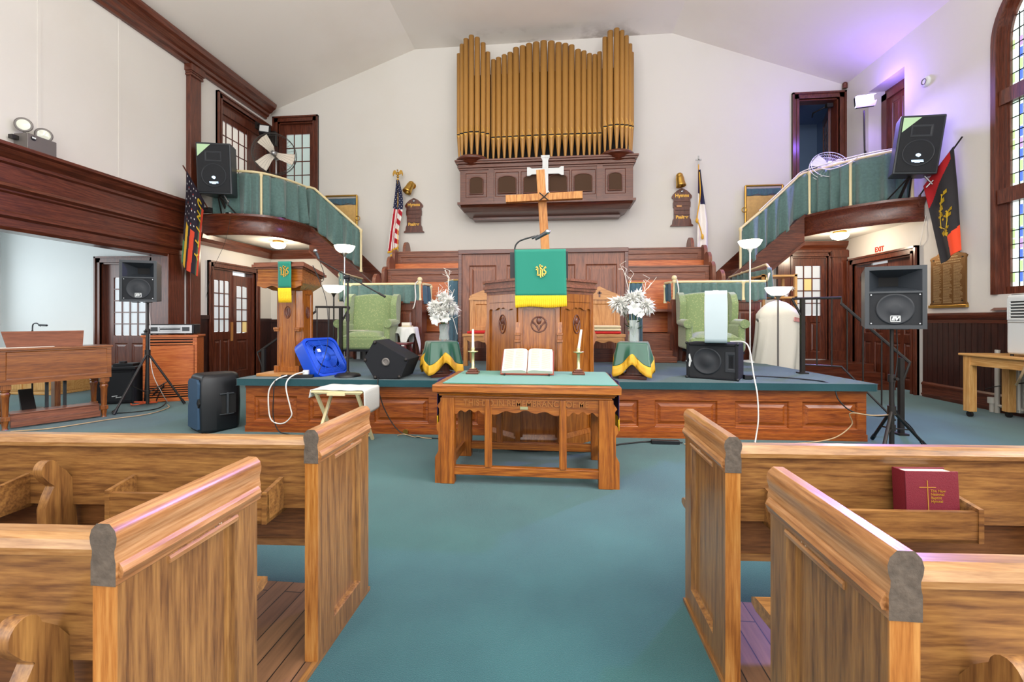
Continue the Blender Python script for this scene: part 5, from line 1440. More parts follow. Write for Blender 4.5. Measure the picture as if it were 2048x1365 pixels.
m = MB(True); m.box(.24, .30, -.262, -.25, .30, .325); m.build('name_badge', 'steel', t)
t = thing('amplifier', 'silver fronted amplifier on top of the amber tone cabinet', 'amplifier', (-6.01, 6.36, 1.037), R(25))
m = MB(True); m.box(-.31, .31, -.2, .10, .012, .165); m.build('case', 'black', t, bev=.012)
m = MB(True); m.framed(-.285, .285, .025, .15, -.212, -.2, [(-.255, -.155, .055, .12), (-.14, .14, .055, .12), (.155, .255, .055, .12)], d=.006, bw=.006, raise_=False); m.build('front_plate', 'steel', t)
m = MB(True); m.box(-.13, .13, -.207, -.203, .075, .10); m.box(-.25, -.16, -.2085, -.204, .06, .115); m.box(.16, .25, -.2085, -.204, .06, .115); m.build('dial', 'charcoal', t)
m = MB(True)
for a in (-.26, .26):
    for b in (-.15, .06): m.cyl((a, b, 0), (a, b, .014), .015)
m.build('feet', 'black', t)
t = thing('remote_unit', 'small black box with knob beside the amplifier on the cabinet', 'device', (-6.25, 6.1, 1.037))
m = MB(); m.box(-6.30, -6.22, 6.06, 6.15, 1.037, 1.06); m.build('case', 'black', t, bev=.006)
m = MB(); m.lathe([(.02, 1.06), (.022, 1.075), (.012, 1.09)], (-6.26, 6.10, 0), 12); m.build('knob', 'black', t)
# small black amp on the floor
t = thing('floor_amplifier', 'black cube amplifier on the floor behind the organ leg', 'amplifier', (-6.62, 6.1, 0), R(20))
m = MB(True); m.box(-.24, .24, -.2, .24, .02, .52); m.box(-.24, -.2, -.22, -.2, .02, .52); m.box(.2, .24, -.22, -.2, .02, .52); m.box(-.2, .2, -.22, -.2, .48, .52); m.box(-.2, .2, -.22, -.2, .02, .06); m.build('cabinet', 'blackcloth', t, bev=.01)
m = MB(True); m.box(-.2, .2, -.21, -.2, .06, .48); m.build('grille', 'blackmat', t)
m = MB(True); m.ribbon([(-.05, -.212, .12), (.02, -.212, .13), (.0, -.212, .1), (.07, -.212, .11)], .012, .003); m.build('badge', 'white', t)
m = MB(True); m.box(-.26, .26, -.24, .26, .52, .56); m.build('top', 'black', t, bev=.006)
m = MB(True); m.box(-.1, .16, -.1, .1, .56, .6); m.cyl((-.02, 0, .6), (-.02, 0, .63), .05); m.build('gadget', 'black', t, bev=.005)

# speaker on tripod, left
tripod('black tripod stand with silver legs in front of the amber tone cabinet', (-5.82, 5.70), 1.52, .74, [(-5.80, 5.20), (-5.50, 5.98), (-6.22, 6.05)])
ev_speaker('black horn loudspeaker on the tripod before the side room door', (-5.84, 5.66, 1.52), R(24))
# floor monitor left of the stage
t = thing('loudspeaker', 'black moulded loudspeaker on the floor against the stage left corner', 'loudspeaker', (-3.93, 4.70, 0), R(-33))
m = MB(True)
prof = [(-.20, -.20), (.20, -.20), (.215, -.06), (.15, .18), (.06, .23), (-.06, .23), (-.15, .18), (-.215, -.06)]
def ring_(z, s, yo=0): return [(a*s, b*s+yo, z) for a, b in prof]
levels = [(0.0, .93), (.03, 1), (.30, 1.03), (.56, 1), (.63, .93), (.655, .78)]
vs = []
for z, s in levels: vs += ring_(z, s)
n = len(prof)
m.add(vs, [(j*n+i, j*n+(i+1) % n, (j+1)*n+(i+1) % n, (j+1)*n+i) for j in range(len(levels)-1) for i in range(n)] + [tuple(range(n))[::-1], tuple(range((len(levels)-1)*n, len(levels)*n))])
m.build('cabinet', 'black', t, bev=.03, seg=4, ang=25)
m = MB(True); m.prism([(-.165, .05), (.165, .05), (.165, .29), (.125, .34), (.165, .39), (.165, .56), (.12, .60), (-.12, .60), (-.165, .56), (-.165, .39), (-.125, .34), (-.165, .29)], 'xz', -.225, -.2); m.build('grille', 'bluegrille', t, bev=.01)
m = MB(True); m.prism([(.15, .27), (.19, .34), (.15, .42), (.128, .34)], 'xz', -.222, -.19); m.build('port', 'darkhole', t)
m = MB(True)
m.box(.19, .205, -.02, .14, .20, .42); m.build('handle_recess', 'darkhole', t)
m = MB(True); m.box(.205, .225, .04, .065, .20, .44); m.box(.2, .222, -.03, .12, .42, .435); m.box(.2, .222, -.03, .12, .19, .2); m.build('handle', 'charcoal', t, bev=.005)

# ------------------------------------------------------------------ emergency lights, flood light
def emergency_lamp():
    t = thing('emergency_light', 'grey battery emergency light with two round lamps on the left beam ledge', 'emergency light', (-6.66, 4.98, 3.411))
    m = MB(); m.box(-6.78, -6.58, 4.83, 5.15, 3.411, 3.62); m.build('battery_box', 'greymetal', t, bev=.006)
    m = MB(); m.M = on_left(-6.58); m.cyl((4.89, 0, 3.57), (4.89, -.01, 3.57), .027); m.build('meter', 'black', t)
    m = MB(); m.M = on_left(-6.58); m.box(4.87, 4.91, -.013, -.009, 3.565, 3.585); m.build('meter_face', 'white', t)
    m = MB(); m.box(-6.76, -6.70, 4.76, 4.83, 3.53, 3.58); m.build('bracket', 'iron', t)
    for (y, z, d) in ((4.86, 3.70, (.55, -.75, -.1)), (5.07, 3.66, (.75, -.5, -.15))):
        d = Vector(d).normalized(); c = Vector((-6.67, y, z+.03))
        rot = d.to_track_quat('Z', 'Y').to_matrix().to_4x4()
        m = MB(); m.M = Matrix.Translation(c) @ rot; m.lathe([(.02, -.07), (.05, -.05), (.082, .0), (.088, .012), (.088, .022), (.076, .022)], n=22); m.M = Matrix(); m.cyl((-6.67, y, 3.62), c - d*.03, .012); h = m.build('lamp_head', 'greymetal', t)
        m = MB(); m.M = Matrix.Translation(c) @ rot; m.lathe([(.001, .03), (.05, .026), (.078, .018)], n=22); m.build('lens', 'lens', h)
emergency_lamp()
t = thing('flood_light', 'black twin flood light fixed to the upper left window casing', 'flood light', (-6.7, 9.45, 5.5))
m = MB(); m.box(-6.74, -6.70, 9.2, 9.3, 5.6, 5.75); m.tube([(-6.72, 9.25, 5.68), (-6.62, 9.2, 5.7), (-6.6, 9.25, 5.62)], .015); m.build('bracket', 'iron', t)
m = MB(); m.M = Matrix.Translation((-6.52, 9.22, 5.56)) @ Matrix.Rotation(R(25), 4, 'Z') @ Matrix.Rotation(R(-20), 4, 'X'); m.box(-.11, .11, -.06, .06, -.12, .1); m.build('lamp_housing', 'black', t, bev=.01); m2 = MB(); m2.M = m.M.copy(); m2.box(-.09, .09, -.068, -.06, -.1, .06); m2.build('lens', 'white', t)
m = MB(); m.box(-6.62, -6.4, 9.42, 9.5, 5.28, 5.62); m.build('lamp_housing', 'iron', t, bev=.01)

# ------------------------------------------------------------------ balcony things, left
def rail_with_posts(label, path, posts, drop, seed, hang=None, base=3.30):
    t = thing('balcony_railing', label, 'railing', (path[0][0], path[0][1], 3.3))
    P = [Vector(p) for p in path]
    m = MB(); m.tube(P, .026, 8); m.build('top_rail', 'cream', t)
    for (px, py, zb, zt) in posts:
        m = MB(); m.lathe([(.035, zb), (.035, zb+.03), (.024, zb+.06), (.024, zt-.05), (.034, zt-.03), (.034, zt+.01), (.026, zt+.03)], (px, py, 0), 12); m.build('rail_post', 'cream', t)
    # curtain follows the rail and hangs to the deck or the stair
    d = [0]
    for a, b in zip(P, P[1:]): d.append(d[-1]+math.hypot(b.x-a.x, b.y-a.y))
    def zr(u):
        q = u*d[-1]
        for i in range(len(P)-1):
            if q <= d[i+1]+1e-9:
                f = (q-d[i])/max(1e-9, d[i+1]-d[i]); return P[i].z + (P[i+1].z-P[i].z)*f
        return P[-1].z
    def zb(u): return max(zr(u) - drop(u), 0)
    pl = [Vector((p.x, p.y, 0)) for p in P]
    m = drape(pl, lambda u: zr(u)-.03, zb, .075, 8, seed=seed, gather=.3); m.build('curtain', 'curtain', t, solid=.004)
    return t
inL = [Vector((p[0], p[1], 0)) for p in curve_pts([(-6.72, 7.92, 0), (-6.35, 7.90, 0), (-5.98, 7.95, 0), (-5.74, 8.1, 0), (-5.56, 8.4, 0), (-5.46, 8.7, 0), (-5.40, 9.02, 0)], 5)]
pathL = [(p.x, p.y, 4.17) for p in inL] + [(-5.33, 9.03, 4.17), (-5.22, 9.03, 4.13), (-5.10, 9.03, 4.02), (-4.6, 9.03, 3.585), (-4.17, 9.03, 3.21)]
rail_with_posts('cream rail with green curtain round the upper left balcony and stairs', pathL,
    [(-5.78, 8.07, 3.30, 4.15), (-5.42, 8.98, 3.30, 4.16), (-4.17, 9.03, 2.3, 3.2)], lambda u: .84 if u < .62 else .84-.02*(u-.62), 21)
inR = [Vector((p[0], p[1], 0)) for p in curve_pts([(6.02, 7.98, 0), (5.9, 8.0, 0), (5.68, 8.12, 0), (5.36, 8.42, 0), (5.12, 8.78, 0), (4.96, 9.02, 0)], 5)]
pathR = [(p.x, p.y, 4.16) for p in inR] + [(4.84, 9.03, 4.14), (4.74, 9.03, 4.08), (4.6, 9.03, 3.94), (4.1, 9.03, 3.46), (3.66, 9.03, 3.08)]
rail_with_posts('cream rail with green curtain round the upper right balcony and stairs', pathR,
    [(5.33, 8.45, 3.30, 4.14), (4.93, 9.0, 3.30, 4.14), (6.0, 7.97, 3.30, 4.1), (3.66, 9.03, 2.2, 3.07)], lambda u: .84, 22)
cord('cord', [(4.0, 9.0, 3.42), (4.6, 8.99, 3.99), (4.8, 8.98, 4.16), (5.1, 8.68, 4.2), (5.3, 8.4, 4.2), (5.6, 8.1, 4.19), (5.9, 7.95, 4.18)], 'cord_w', 'white cord wound along the top rail of the right balcony', .011)
cord('cord', [(5.0, 8.85, 4.18), (5.12, 8.66, 4.08), (5.28, 8.4, 4.10), (5.4, 8.3, 4.2)], 'cord_w', 'loose white cord looping below the right balcony rail', .008)
def screen_panel(label, xa, xb, za, zb):
    t = thing('folding_screen', label, 'screen', ((xa+xb)/2, 9.74, za))
    m = MB(); m.cyl((xa, 9.74, za), (xa, 9.74, zb), .022); m.cyl((xb, 9.74, za), (xb, 9.74, zb), .022); m.cyl((xa, 9.74, zb), (xb, 9.74, zb), .022); m.build('frame', 'brass', t)
    m = MB(); m.box(xa+.02, xb-.02, 9.73, 9.75, za, zb-.22); m.build('board', 'linen', t)
    m = drape([Vector((xa+.03, 9.745, 0)), Vector((xb-.03, 9.745, 0))], lambda u: zb-.06, lambda u: zb-.2, .012, 18, n=50, seed=3); m.build('valance', 'curtain_blue', t, solid=.003)
    m = MB(); m.ring((xb+.03 if xb < 0 else xa-.03, 9.72, (za+zb)/2+.1), .05, .01, 14, 6); m.build('ring_handle', 'brass', t)
screen_panel('tan screen panel with blue valance on the left stair landing', -5.36, -4.60, 2.9, 4.17)
screen_panel('tan screen panel with blue valance on the right stair landing', 4.05, 4.80, 2.9, 4.13)

def wall_speaker(label, c, w, h, d, yaw, pitch, roll, foot):
    """boxy loudspeaker tilted on a bracket; c is the centre"""
    t = thing('loudspeaker', label, 'loudspeaker', (c[0], c[1], c[2]-h/2), 0, 'balcony loudspeakers')
    X = Matrix.Translation(c) @ Matrix.Rotation(yaw, 4, 'Z') @ Matrix.Rotation(pitch, 4, 'X') @ Matrix.Rotation(roll, 4, 'Y')
    m = MB(); m.M = X; k = .8
    m.add([(-w/2, -d/2, -h/2), (w/2, -d/2, -h/2), (w/2*k, d/2, -h/2), (-w/2*k, d/2, -h/2), (-w/2, -d/2, h/2), (w/2, -d/2, h/2), (w/2*k, d/2, h/2), (-w/2*k, d/2, h/2)], [(0, 3, 2, 1), (4, 5, 6, 7), (0, 1, 5, 4), (1, 2, 6, 5), (2, 3, 7, 6), (3, 0, 4, 7)])
    m.build('cabinet', 'charcoal', t, bev=.02, seg=3)
    m = MB(); m.M = X; m.box(-w/2+.03, w/2-.03, -d/2-.012, -d/2, -h/2+.03, h/2-.03); g = m.build('grille', 'blackmat', t, bev=.008)
    m = MB(); m.M = X @ Matrix.Translation((0, -d/2-.013, -h*.14)) @ Matrix.Rotation(R(90), 4, 'X'); r_ = w*.36
    m.lathe([(r_, -.004), (r_, .004), (r_*.93, .004), (r_*.9, -.003)], n=36); m.build('woofer_rim', 'darkcone', g)
    m = MB(); m.M = X; m.framed(-w*.24, w*.24, h*.13, h*.33, -d/2-.016, -d/2-.01, [(-w*.22, w*.22, h*.145, h*.315)], d=.005, bw=.03, raise_=False); m.build('horn_rim', 'darkcone', g)
    m = MB(); m.M = X; yy = -d/2-.0135
    m.prism([(-w/2+.035, h/2-.04), (-w/2+.035, h/2-.26), (-w/2+.26, h/2-.04)], 'xz', yy-.004, yy); m.build('corner_sticker', 'sticker', t)
    m = MB(); m.M = X; yy = -d/2-.014
    m.prism([(-.03, -h*.19), (.01, -h*.215), (.035, -h*.19), (.03, -h*.165), (0, -h*.15), (-.03, -h*.165)], 'xz', yy-.004, yy); m.build('lit_emblem', 'ledlogo', t)
    m = MB(); m.M = X
    m.box(-.075, .075, yy-.004, yy, -h*.275, -h*.262); m.box(-.07, .08, yy-.004, yy, -h*.295, -h*.283); m.box(-.03, .035, yy-.004, yy, -h*.308, -h*.297); m.build('lit_lettering', 'ledlogo', t)
    m = MB()
    b = X @ Vector((0, 0, -h/2))
    m.cyl(b, (foot[0], foot[1], 3.305), .022)
    for s in (-1, 1): m.cyl((b.x+s*.03, b.y, b.z-.03), (foot[0]+s*.17, foot[1]+.03, 3.305), .012)
    m.build('bracket', 'iron', t)
    m = MB(); m.cyl((b.x+.16, b.y-.08, b.z-.02), (b.x+.26, b.y-.1, b.z-.16), .012); m.cyl((b.x+.2, b.y-.06, b.z-.2), (b.x+.27, b.y-.1, b.z-.1), .012); m.build('clamp_lever', 'steel', t)
wall_speaker('black loudspeaker with green corner sticker beside the upper left balcony', (-6.31, 7.62, 4.08), .60, .93, .36, R(14), R(4), 0, (-6.33, 7.90))
wall_speaker('black loudspeaker with green corner sticker beside the upper right balcony', (5.71, 7.55, 4.02), .57, .90, .34, R(-16), R(4), R(6), (5.80, 7.98))

def blade_fan(label, c, r, d, pole_to, blades, cage, col, post='steel'):
    t = thing('pedestal_fan', label, 'fan', (c[0], c[1], pole_to), 0)
    c = Vector(c); d = Vector(d).normalized(); rot = Matrix.Translation(c) @ d.to_track_quat('Z', 'Y').to_matrix().to_4x4()
    m = MB(); m.M = rot
    for zz, rr_ in ((.07, r*.98), (-.07, r*.98), (0, r)): m.tube([(rr_*cos(2*pi*k/40), rr_*sin(2*pi*k/40), zz) for k in range(40)], .006, 5, closed=True)
    for k in range(36):
        a = 2*pi*k/36
        for s in (-1, 1): m.tube([(.05*cos(a), .05*sin(a), s*.10), (r*.6*cos(a), r*.6*sin(a), s*.10), (r*.98*cos(a), r*.98*sin(a), s*.07)], .0016, 3)
    m.build('wire_guard', cage, t)
    for a in blades:
        m = MB(); m.M = rot @ Matrix.Rotation(a, 4, 'Z') @ Matrix.Rotation(0, 4, 'X')
        pts = [(.05, -.05), (.12, -.09), (r*.9, -.13), (r*.93, 0), (r*.88, .12), (.14, .06), (.05, .05)]
        vs = [(p[0], p[1], .012-.25*p[1]) for p in pts]; vs2 = [(p[0], p[1], .004-.25*p[1]) for p in pts]; n = len(pts)
        m.add(vs+vs2, [tuple(range(n)), tuple(range(n, 2*n))[::-1]] + [(i, n+i, n+(i+1) % n, (i+1) % n) for i in range(n)]); m.build('blade', col, t)
    m = MB(); m.M = rot; m.lathe([(.001, .115), (.045, .11), (.05, .09), (.05, -.02), (.075, -.04), (.085, -.16), (.06, -.2), (.001, -.2)], n=18); m.build('motor', post, t)
    b = c - d*.14
    m = MB(); m.cyl((b.x, b.y, pole_to+.03), (b.x, b.y, b.z), .016); m.build('pole', post, t)
    m = MB(); m.lathe([(.2, pole_to), (.2, pole_to+.02), (.03, pole_to+.06)], (b.x, b.y, 0), 24); m.build('base', post, t)
blade_fan('tall wire pedestal fan with wide pale blades on the upper left balcony', (-5.83, 8.55, 4.73), .42, (.35, -.9, -.05), 3.285, [R(-12), R(128), R(228)], 'wire', 'fanblade')
blade_fan('white round fan tilted up behind the upper right balcony curtain', (5.24, 8.95, 4.22), .31, (-.15, -.85, .4), 3.285, [R(20), R(140), R(260)], 'white', 'white', 'white')

# ceiling lamps under the balconies
def dome_lamp(label, x, y):
    t = thing('ceiling_lamp', label, 'ceiling lamp', (x, y, 2.95), 0, 'lamps under the balconies')
    m = MB(); m.lathe([(.10, 2.948), (.11, 2.93), (.09, 2.91)], (x, y, 0), 24); m.build('fitting', 'brass', t)
    m = MB(); m.lathe([(.08, 2.915), (.135, 2.90), (.15, 2.86), (.12, 2.81), (.05, 2.785), (.001, 2.78)], (x, y, 0), 28); m.build('glass_shade', 'dome', t)
dome_lamp('lit round ceiling lamp under the left balcony', -5.86, 8.72)
dome_lamp('lit round ceiling lamp under the right balcony', 5.36, 8.8)

# hanging flag, left
t = thing('flag', 'dark flag with stars, yellow and red bands and yellow lettering at the left pilaster', 'flag', (-6.59, 7.6, 3.5))
T_, B_ = Vector((-6.44, 7.03, 3.883)), Vector((-6.525, 7.52, 3.475))
m = MB(); m.cyl((-6.425, 6.95, 3.95), (-6.55, 7.66, 3.36), .011); m.build('pole', 'mahog_z', t)
m = MB(); m.box(-6.69, -6.50, 7.62, 7.70, 3.31, 3.40); m.cyl((-6.55, 7.62, 3.39), (-6.555, 7.69, 3.335), .026); m.build('pole_bracket', 'iron', t)
def lf(u, v):
    p = T_.lerp(B_, u).lerp(Vector((-6.555, 7.03, 2.28)).lerp(Vector((-6.63, 7.50, 2.08)), u), v)
    fold = .03*sin(u*10+1.5)*min(1, v*3)
    return tuple(p + Vector((fold+.012, -.4*fold, -.05*sin(u*pi)*v)))
def lcol(u, v):
    if v < .52 and u < .62:
        a, b = int(u*34), int(v*60)
        return 3 if (a % 4 == 1 and b % 5 == 2 + (a//4) % 2) else (4 if (a % 8 == 5 and b % 10 == 7) else 0)
    if u > .88: return 1 if v > .12 else 0
    if u > .78: return 5 if v > .15 else 0
    if u > .58: return 0
    e = u + .10*(v-.5)
    if e < .10: return 5 if v > .75 else 0
    if .12 < e < .30: return 2
    if .40 < e < .56: return 1
    return 0
m = MB(); m.grid(lf, 68, 120, mfn=lcol); m.build('cloth', ['flagdark', 'flagorange', 'flagyellow', 'petal', 'flagorange', 'flaggreen'], t, solid=.004)
for i, chx in enumerate('UNITY'):
    p0 = Vector(lf(.68, .13+.16*i)); rgt = (Vector(lf(.68, .23+.16*i)) - p0).normalized(); up = (Vector(lf(.78, .13+.16*i)) - Vector(lf(.58, .13+.16*i))).normalized()
    nrm = rgt.cross(up)
    if nrm.x < 0: nrm = -nrm
    text(chx, .19, 'flagyellow', 'yellow_letter', t, face_dir(p0 + nrm*.012, rgt, up), .003, bold=.006)

# ------------------------------------------------------------------ on the stage, left
t = thing('lectern', 'smaller carved oak lectern on a wooden plinth at the stage left', 'lectern', (-3.18, 5.05, .61))
m = MB(); m.box(-3.46, -2.90, 4.74, 5.36, .611, .645); m.build('plinth', 'chairw_x', t, bev=.006)
# hexagonal column
def hexa(w, d, c, cx=-3.19, cy=5.08): return [(cx-w, cy-d+c), (cx-w+c, cy-d), (cx+w-c, cy-d), (cx+w, cy-d+c), (cx+w, cy+d-c), (cx+w-c, cy+d), (cx-w+c, cy+d), (cx-w, cy+d-c)]
m = MB(); m.prism(hexa(.155, .15, .05), 'xy', .645, 1.66); m.build('column', 'pulpit_z', t)
for (Mx, L_) in (face((-3.295, 4.93), (-3.085, 4.93)), face((-3.035, 4.98), (-3.035, 5.18)), face((-3.345, 5.18), (-3.345, 4.98))):
    m = MB(); m.M = Mx; m.framed(0, L_, .65, 1.62, -.016, 0, [(.035, L_-.035, .70, 1.58)], d=.012, bw=.01, raise_=False); m.build('face_frame', 'pulpit_z', t)
    m = MB(); m.M = Mx; c = L_/2; cz = 1.36
    m.tube([(c+.038*cos(2*pi*k/20), -.006, cz+.058*sin(2*pi*k/20)*(1+.2*abs(sin(2*pi*k/20)))) for k in range(20)], .006, 5, closed=True)
    for s in (-1, 1): m.tube([(c, -.006, cz-.055), (c+s*.018, -.006, cz-.01), (c+s*.008, -.006, cz+.045)], .007, 5)
    m.prism([(c+.034*cos(2*pi*k/20), cz+.055*sin(2*pi*k/20)) for k in range(20)], 'xz', -.005, -.003)
    m.build('carved_medallion', 'case_z', t)
m = MB()
for s in (-1, 1):
    x_ = -3.19+s*.13; m.box(x_-.035, x_+.035, 4.895, 4.96, 1.15, 1.18); m.box(x_-.03, x_+.03, 4.90, 4.96, 1.13, 1.15); m.box(x_-.03, x_+.03, 4.90, 4.96, .645, .72)
m.build('buttress', 'pulpit_z', t, bev=.004)
# desk head
m = MB()
b0, b1 = [(-3.50, 4.84), (-2.92, 4.84), (-2.90, 5.38), (-3.48, 5.38)], None
m.add([(-3.36, 4.90, 1.62), (-3.02, 4.90, 1.62), (-3.06, 5.24, 1.62), (-3.36, 5.24, 1.62), (-3.51, 4.84, 1.70), (-2.94, 4.82, 1.70), (-3.02, 5.38, 1.70), (-3.45, 5.38, 1.70), (-3.51, 4.84, 1.87), (-2.94, 4.82, 1.87), (-3.02, 5.38, 1.80), (-3.45, 5.38, 1.80)],
      [(0, 1, 5, 4), (1, 2, 6, 5), (2, 3, 7, 6), (3, 0, 4, 7), (4, 5, 9, 8), (5, 6, 10, 9), (6, 7, 11, 10), (7, 4, 8, 11), (8, 9, 10, 11)])
m.build('desk_body', 'pulpit_x', t)
m = MB()
for (o, dz0, dz1) in ((.015, 0, .02), (.045, .02, .05), (.03, .05, .075)):
    P = lambda x_, y_, z_: (x_, y_, z_)
    a = [(-3.51-o, 4.84-o, 1.87+dz0), (-2.94+o, 4.82-o, 1.87+dz0), (-3.02+o, 5.38+o, 1.80+dz0), (-3.45-o, 5.38+o, 1.80+dz0)]
    b = [(p[0], p[1], p[2]+dz1-dz0) for p in a]
    m.add(a+b, [(0, 3, 2, 1), (4, 5, 6, 7), (0, 1, 5, 4), (1, 2, 6, 5), (2, 3, 7, 6), (3, 0, 4, 7)])
m.build('desk_top', 'choir_x', t)
m = MB(); n = 30
pts = [(-3.49, 1.72), (-2.94, 1.72)] + [(-2.94-.55*k/n, 1.655+.014*cos(k/n*6*pi)) for k in range(n+1)]
m.prism(pts, 'xz', 4.80, 4.822); m.build('scalloped_apron', 'pulpit_x', t)
t = thing('lectern_cloth', 'narrow green and yellow bookmark cloth with gold emblem on the lectern', 'cloth', (-3.2, 4.76, 1.6))
cx = -3.13
m = MB(); m.grid(lambda u, v: (cx-.08+.16*u+.012*v, (5.05-.31*v/.3) if v < .3 else 4.762-.004*sin(v*9), (1.915+.035*v/.3) if v < .3 else 1.952-.31*(v-.3)/.7), 6, 16); m.build('cloth', 'green', t, solid=.004)
m = MB(); m.grid(lambda u, v: (cx-.068+.16*u+.008*v, 4.755-.002*sin(u*90), 1.64-.17*v), 60, 3); m.build('fringe', 'yellow', t, solid=.005)
ihs((cx+.005, 4.756, 1.83), .14, t)
t = thing('desk_ring', 'pale round coaster tray on top of the lectern desk', 'tray', (-3.2, 5.25, 1.88))
m = MB(); m.M = Matrix.Translation((-3.13, 5.2, 1.915)) @ Matrix.Rotation(R(-50), 4, 'X'); m.lathe([(.045, 0), (.07, 0), (.075, .012), (.07, .016), (.045, .012), (.045, 0)], n=24); m.build('ring', 'offwhite', t)
t = thing('microphone_stand', 'black boom microphone stand with round base on the stage left', 'microphone stand', (-2.40, 4.85, .61))
x_, y_ = -2.40, 4.85
m = MB(); m.lathe([(.145, .611), (.145, .625), (.12, .645), (.03, .655), (.02, .67)], (x_, y_, 0), 32); m.build('base', 'black', t)
m = MB(); m.cyl((x_, y_, .65), (x_, y_, 1.30), .015); m.cyl((x_, y_, 1.28), (x_, y_, 1.76), .011); m.cyl((x_, y_, 1.25), (x_, y_, 1.34), .02); m.build('pole', 'iron', t)
m = MB(); m.cyl((x_-.03, y_-.02, 1.76), (x_+.03, y_-.02, 1.76), .02); m.box(x_-.02, x_+.02, y_-.03, y_+.01, 1.72, 1.79); m.build('boom_clamp', 'black', t)
m = MB(); m.cyl((-2.72, y_-.02, 1.955), (-1.98, y_-.02, 1.555), .008); m.cyl((-2.02, y_-.02, 1.577), (-1.94, y_-.02, 1.533), .013); m.build('boom', 'iron', t)
m = MB(); m.cyl((-2.74, y_-.02, 1.98), (-2.77, y_-.02, 2.05), .012, .016); m.build('mic_body', 'charcoal', t)
m = MB(); m.sph((-2.785, y_-.02, 2.075), .024, 12); m.build('mic_head', 'steel', t)
cord('cord', [(-2.74, 4.83, 1.98), (-2.68, 4.83, 1.80), (-2.72, 4.84, 1.72), (-2.80, 4.80, 1.90), (-2.66, 4.84, 1.5), (-2.62, 4.80, 1.0), (-2.62, 4.60, .66)], 'cord_k', 'black microphone cord hanging from the boom past the blue fan', .004)
# blue box fan, leaning back against the lectern
t = thing('box_fan', 'blue plastic box fan tipped on edge against the lectern', 'fan', (-2.72, 4.9, .611))
wv = Vector((.30, .954, 0)).normalized(); nv = Vector((wv.y, -wv.x, 0)); th = R(33)
up = Vector((0, 0, 1))*cos(th) - nv*sin(th); nn = nv*cos(th) + Vector((0, 0, 1))*sin(th)
fm = Matrix((wv, -nn, up)).transposed().to_4x4()       # local x along the bottom edge, -y out of the face, z up the fan
S_ = .52; D_ = .15
fm.translation = Vector((-2.69, 4.72, .614)) + nn*0.0
def rsq(a, s, r):
    out = []
    for (cx_, cz_, a0) in ((s-r, s-r, 0), (-s+r, s-r, 90), (-s+r, -s+r, 180), (s-r, -s+r, 270)):
        for k in range(7): q = R(a0+15*k); out.append((a+cx_+r*cos(q), a+cz_+r*sin(q)))
    return out
h_ = S_/2
m = MB(); m.M = fm
o_ = rsq(h_, h_, .09); i_ = rsq(h_, h_-.03, .08); n = len(o_)
V = [(p[0], 0, p[1]) for p in o_] + [(p[0], D_, p[1]) for p in o_] + [(p[0], 0, p[1]) for p in i_] + [(p[0], D_, p[1]) for p in i_]
m.add(V, [q for i in range(n) for q in ((i, n+i, n+(i+1) % n, (i+1) % n), (2*n+i, 2*n+(i+1) % n, 3*n+(i+1) % n, 3*n+i), (i, (i+1) % n, 2*n+(i+1) % n, 2*n+i), (n+i, 3*n+i, 3*n+(i+1) % n, n+(i+1) % n))], True)
o = m.build('frame', 'blue', t); o.data.set_sharp_from_angle(angle=R(40))
for yy in (.006, D_-.006):
    m = MB(); m.M = fm
    for k in range(1, 23):
        s = (h_-.032)*k/23.; rr_ = min(.085, s*.6) if k > 15 else s*.999
        pts = rsq(h_, s, rr_); m.tube([(p[0], yy, p[1]) for p in pts], .0042, 4, closed=True)
    for k in range(12):
        a = 2*pi*k/12; m.tube([(h_+.05*cos(a), yy, h_+.05*sin(a)), (h_+(h_-.03)*cos(a), yy, h_+(h_-.03)*sin(a))], .003, 4)
    m.build('grille', 'bluedark', t)
m = MB(); m.M = fm @ Matrix.Translation((h_, .003, h_)) @ Matrix.Rotation(R(90), 4, 'X'); m.lathe([(.06, -.003), (.06, .004), (.001, .008)], n=24); m.build('hub_badge', 'bluedark', t)
m = MB(); m.M = fm
sq_ = rsq(h_, h_-.032, .08); nn_ = len(sq_)
ci_ = [(h_+.232*(p[0]-h_)/math.hypot(p[0]-h_, p[1]-h_), h_+.232*(p[1]-h_)/math.hypot(p[0]-h_, p[1]-h_)) for p in sq_]
m.add([(p[0], .05, p[1]) for p in sq_]+[(p[0], .05, p[1]) for p in ci_]+[(p[0], .10, p[1]) for p in ci_], [q for i in range(nn_) for q in ((i, (i+1) % nn_, nn_+(i+1) % nn_, nn_+i), (nn_+i, nn_+(i+1) % nn_, 2*nn_+(i+1) % nn_, 2*nn_+i))])
m.build('shroud', 'blue', t)
for a in range(5):
    m = MB(); m.M = fm @ Matrix.Translation((h_, D_*.5, h_)) @ Matrix.Rotation(R(90), 4, 'X') @ Matrix.Rotation(2*pi*a/5, 4, 'Z')
    m.add([(.04, -.05, -.02), (.22, -.12, -.03), (.22, .12, .03), (.04, .05, .02)], [(0, 1, 2, 3), (3, 2, 1, 0)]); m.build('blade', 'blue', t, solid=.003)
m = MB(); m.M = fm; m.box(h_-.1, h_-.06, .0, -.012, h_+.06, h_+.10); m.build('brand_mark', 'white', t)
t = thing('power_strip', 'black power strip with white plug at the stage edge below the blue fan', 'power strip', (-2.86, 4.68, .611))
m = MB(); m.M = Matrix.Translation((-2.9, 4.68, .611)) @ Matrix.Rotation(R(14), 4, 'Z'); m.box(-.18, .16, -.03, .03, 0, .035); m.build('strip', 'black', t, bev=.005); m2 = MB(); m2.M = m.M.copy(); m2.box(.05, .11, -.025, .025, .036, .085); m2.build('plug', 'white', t, bev=.006)
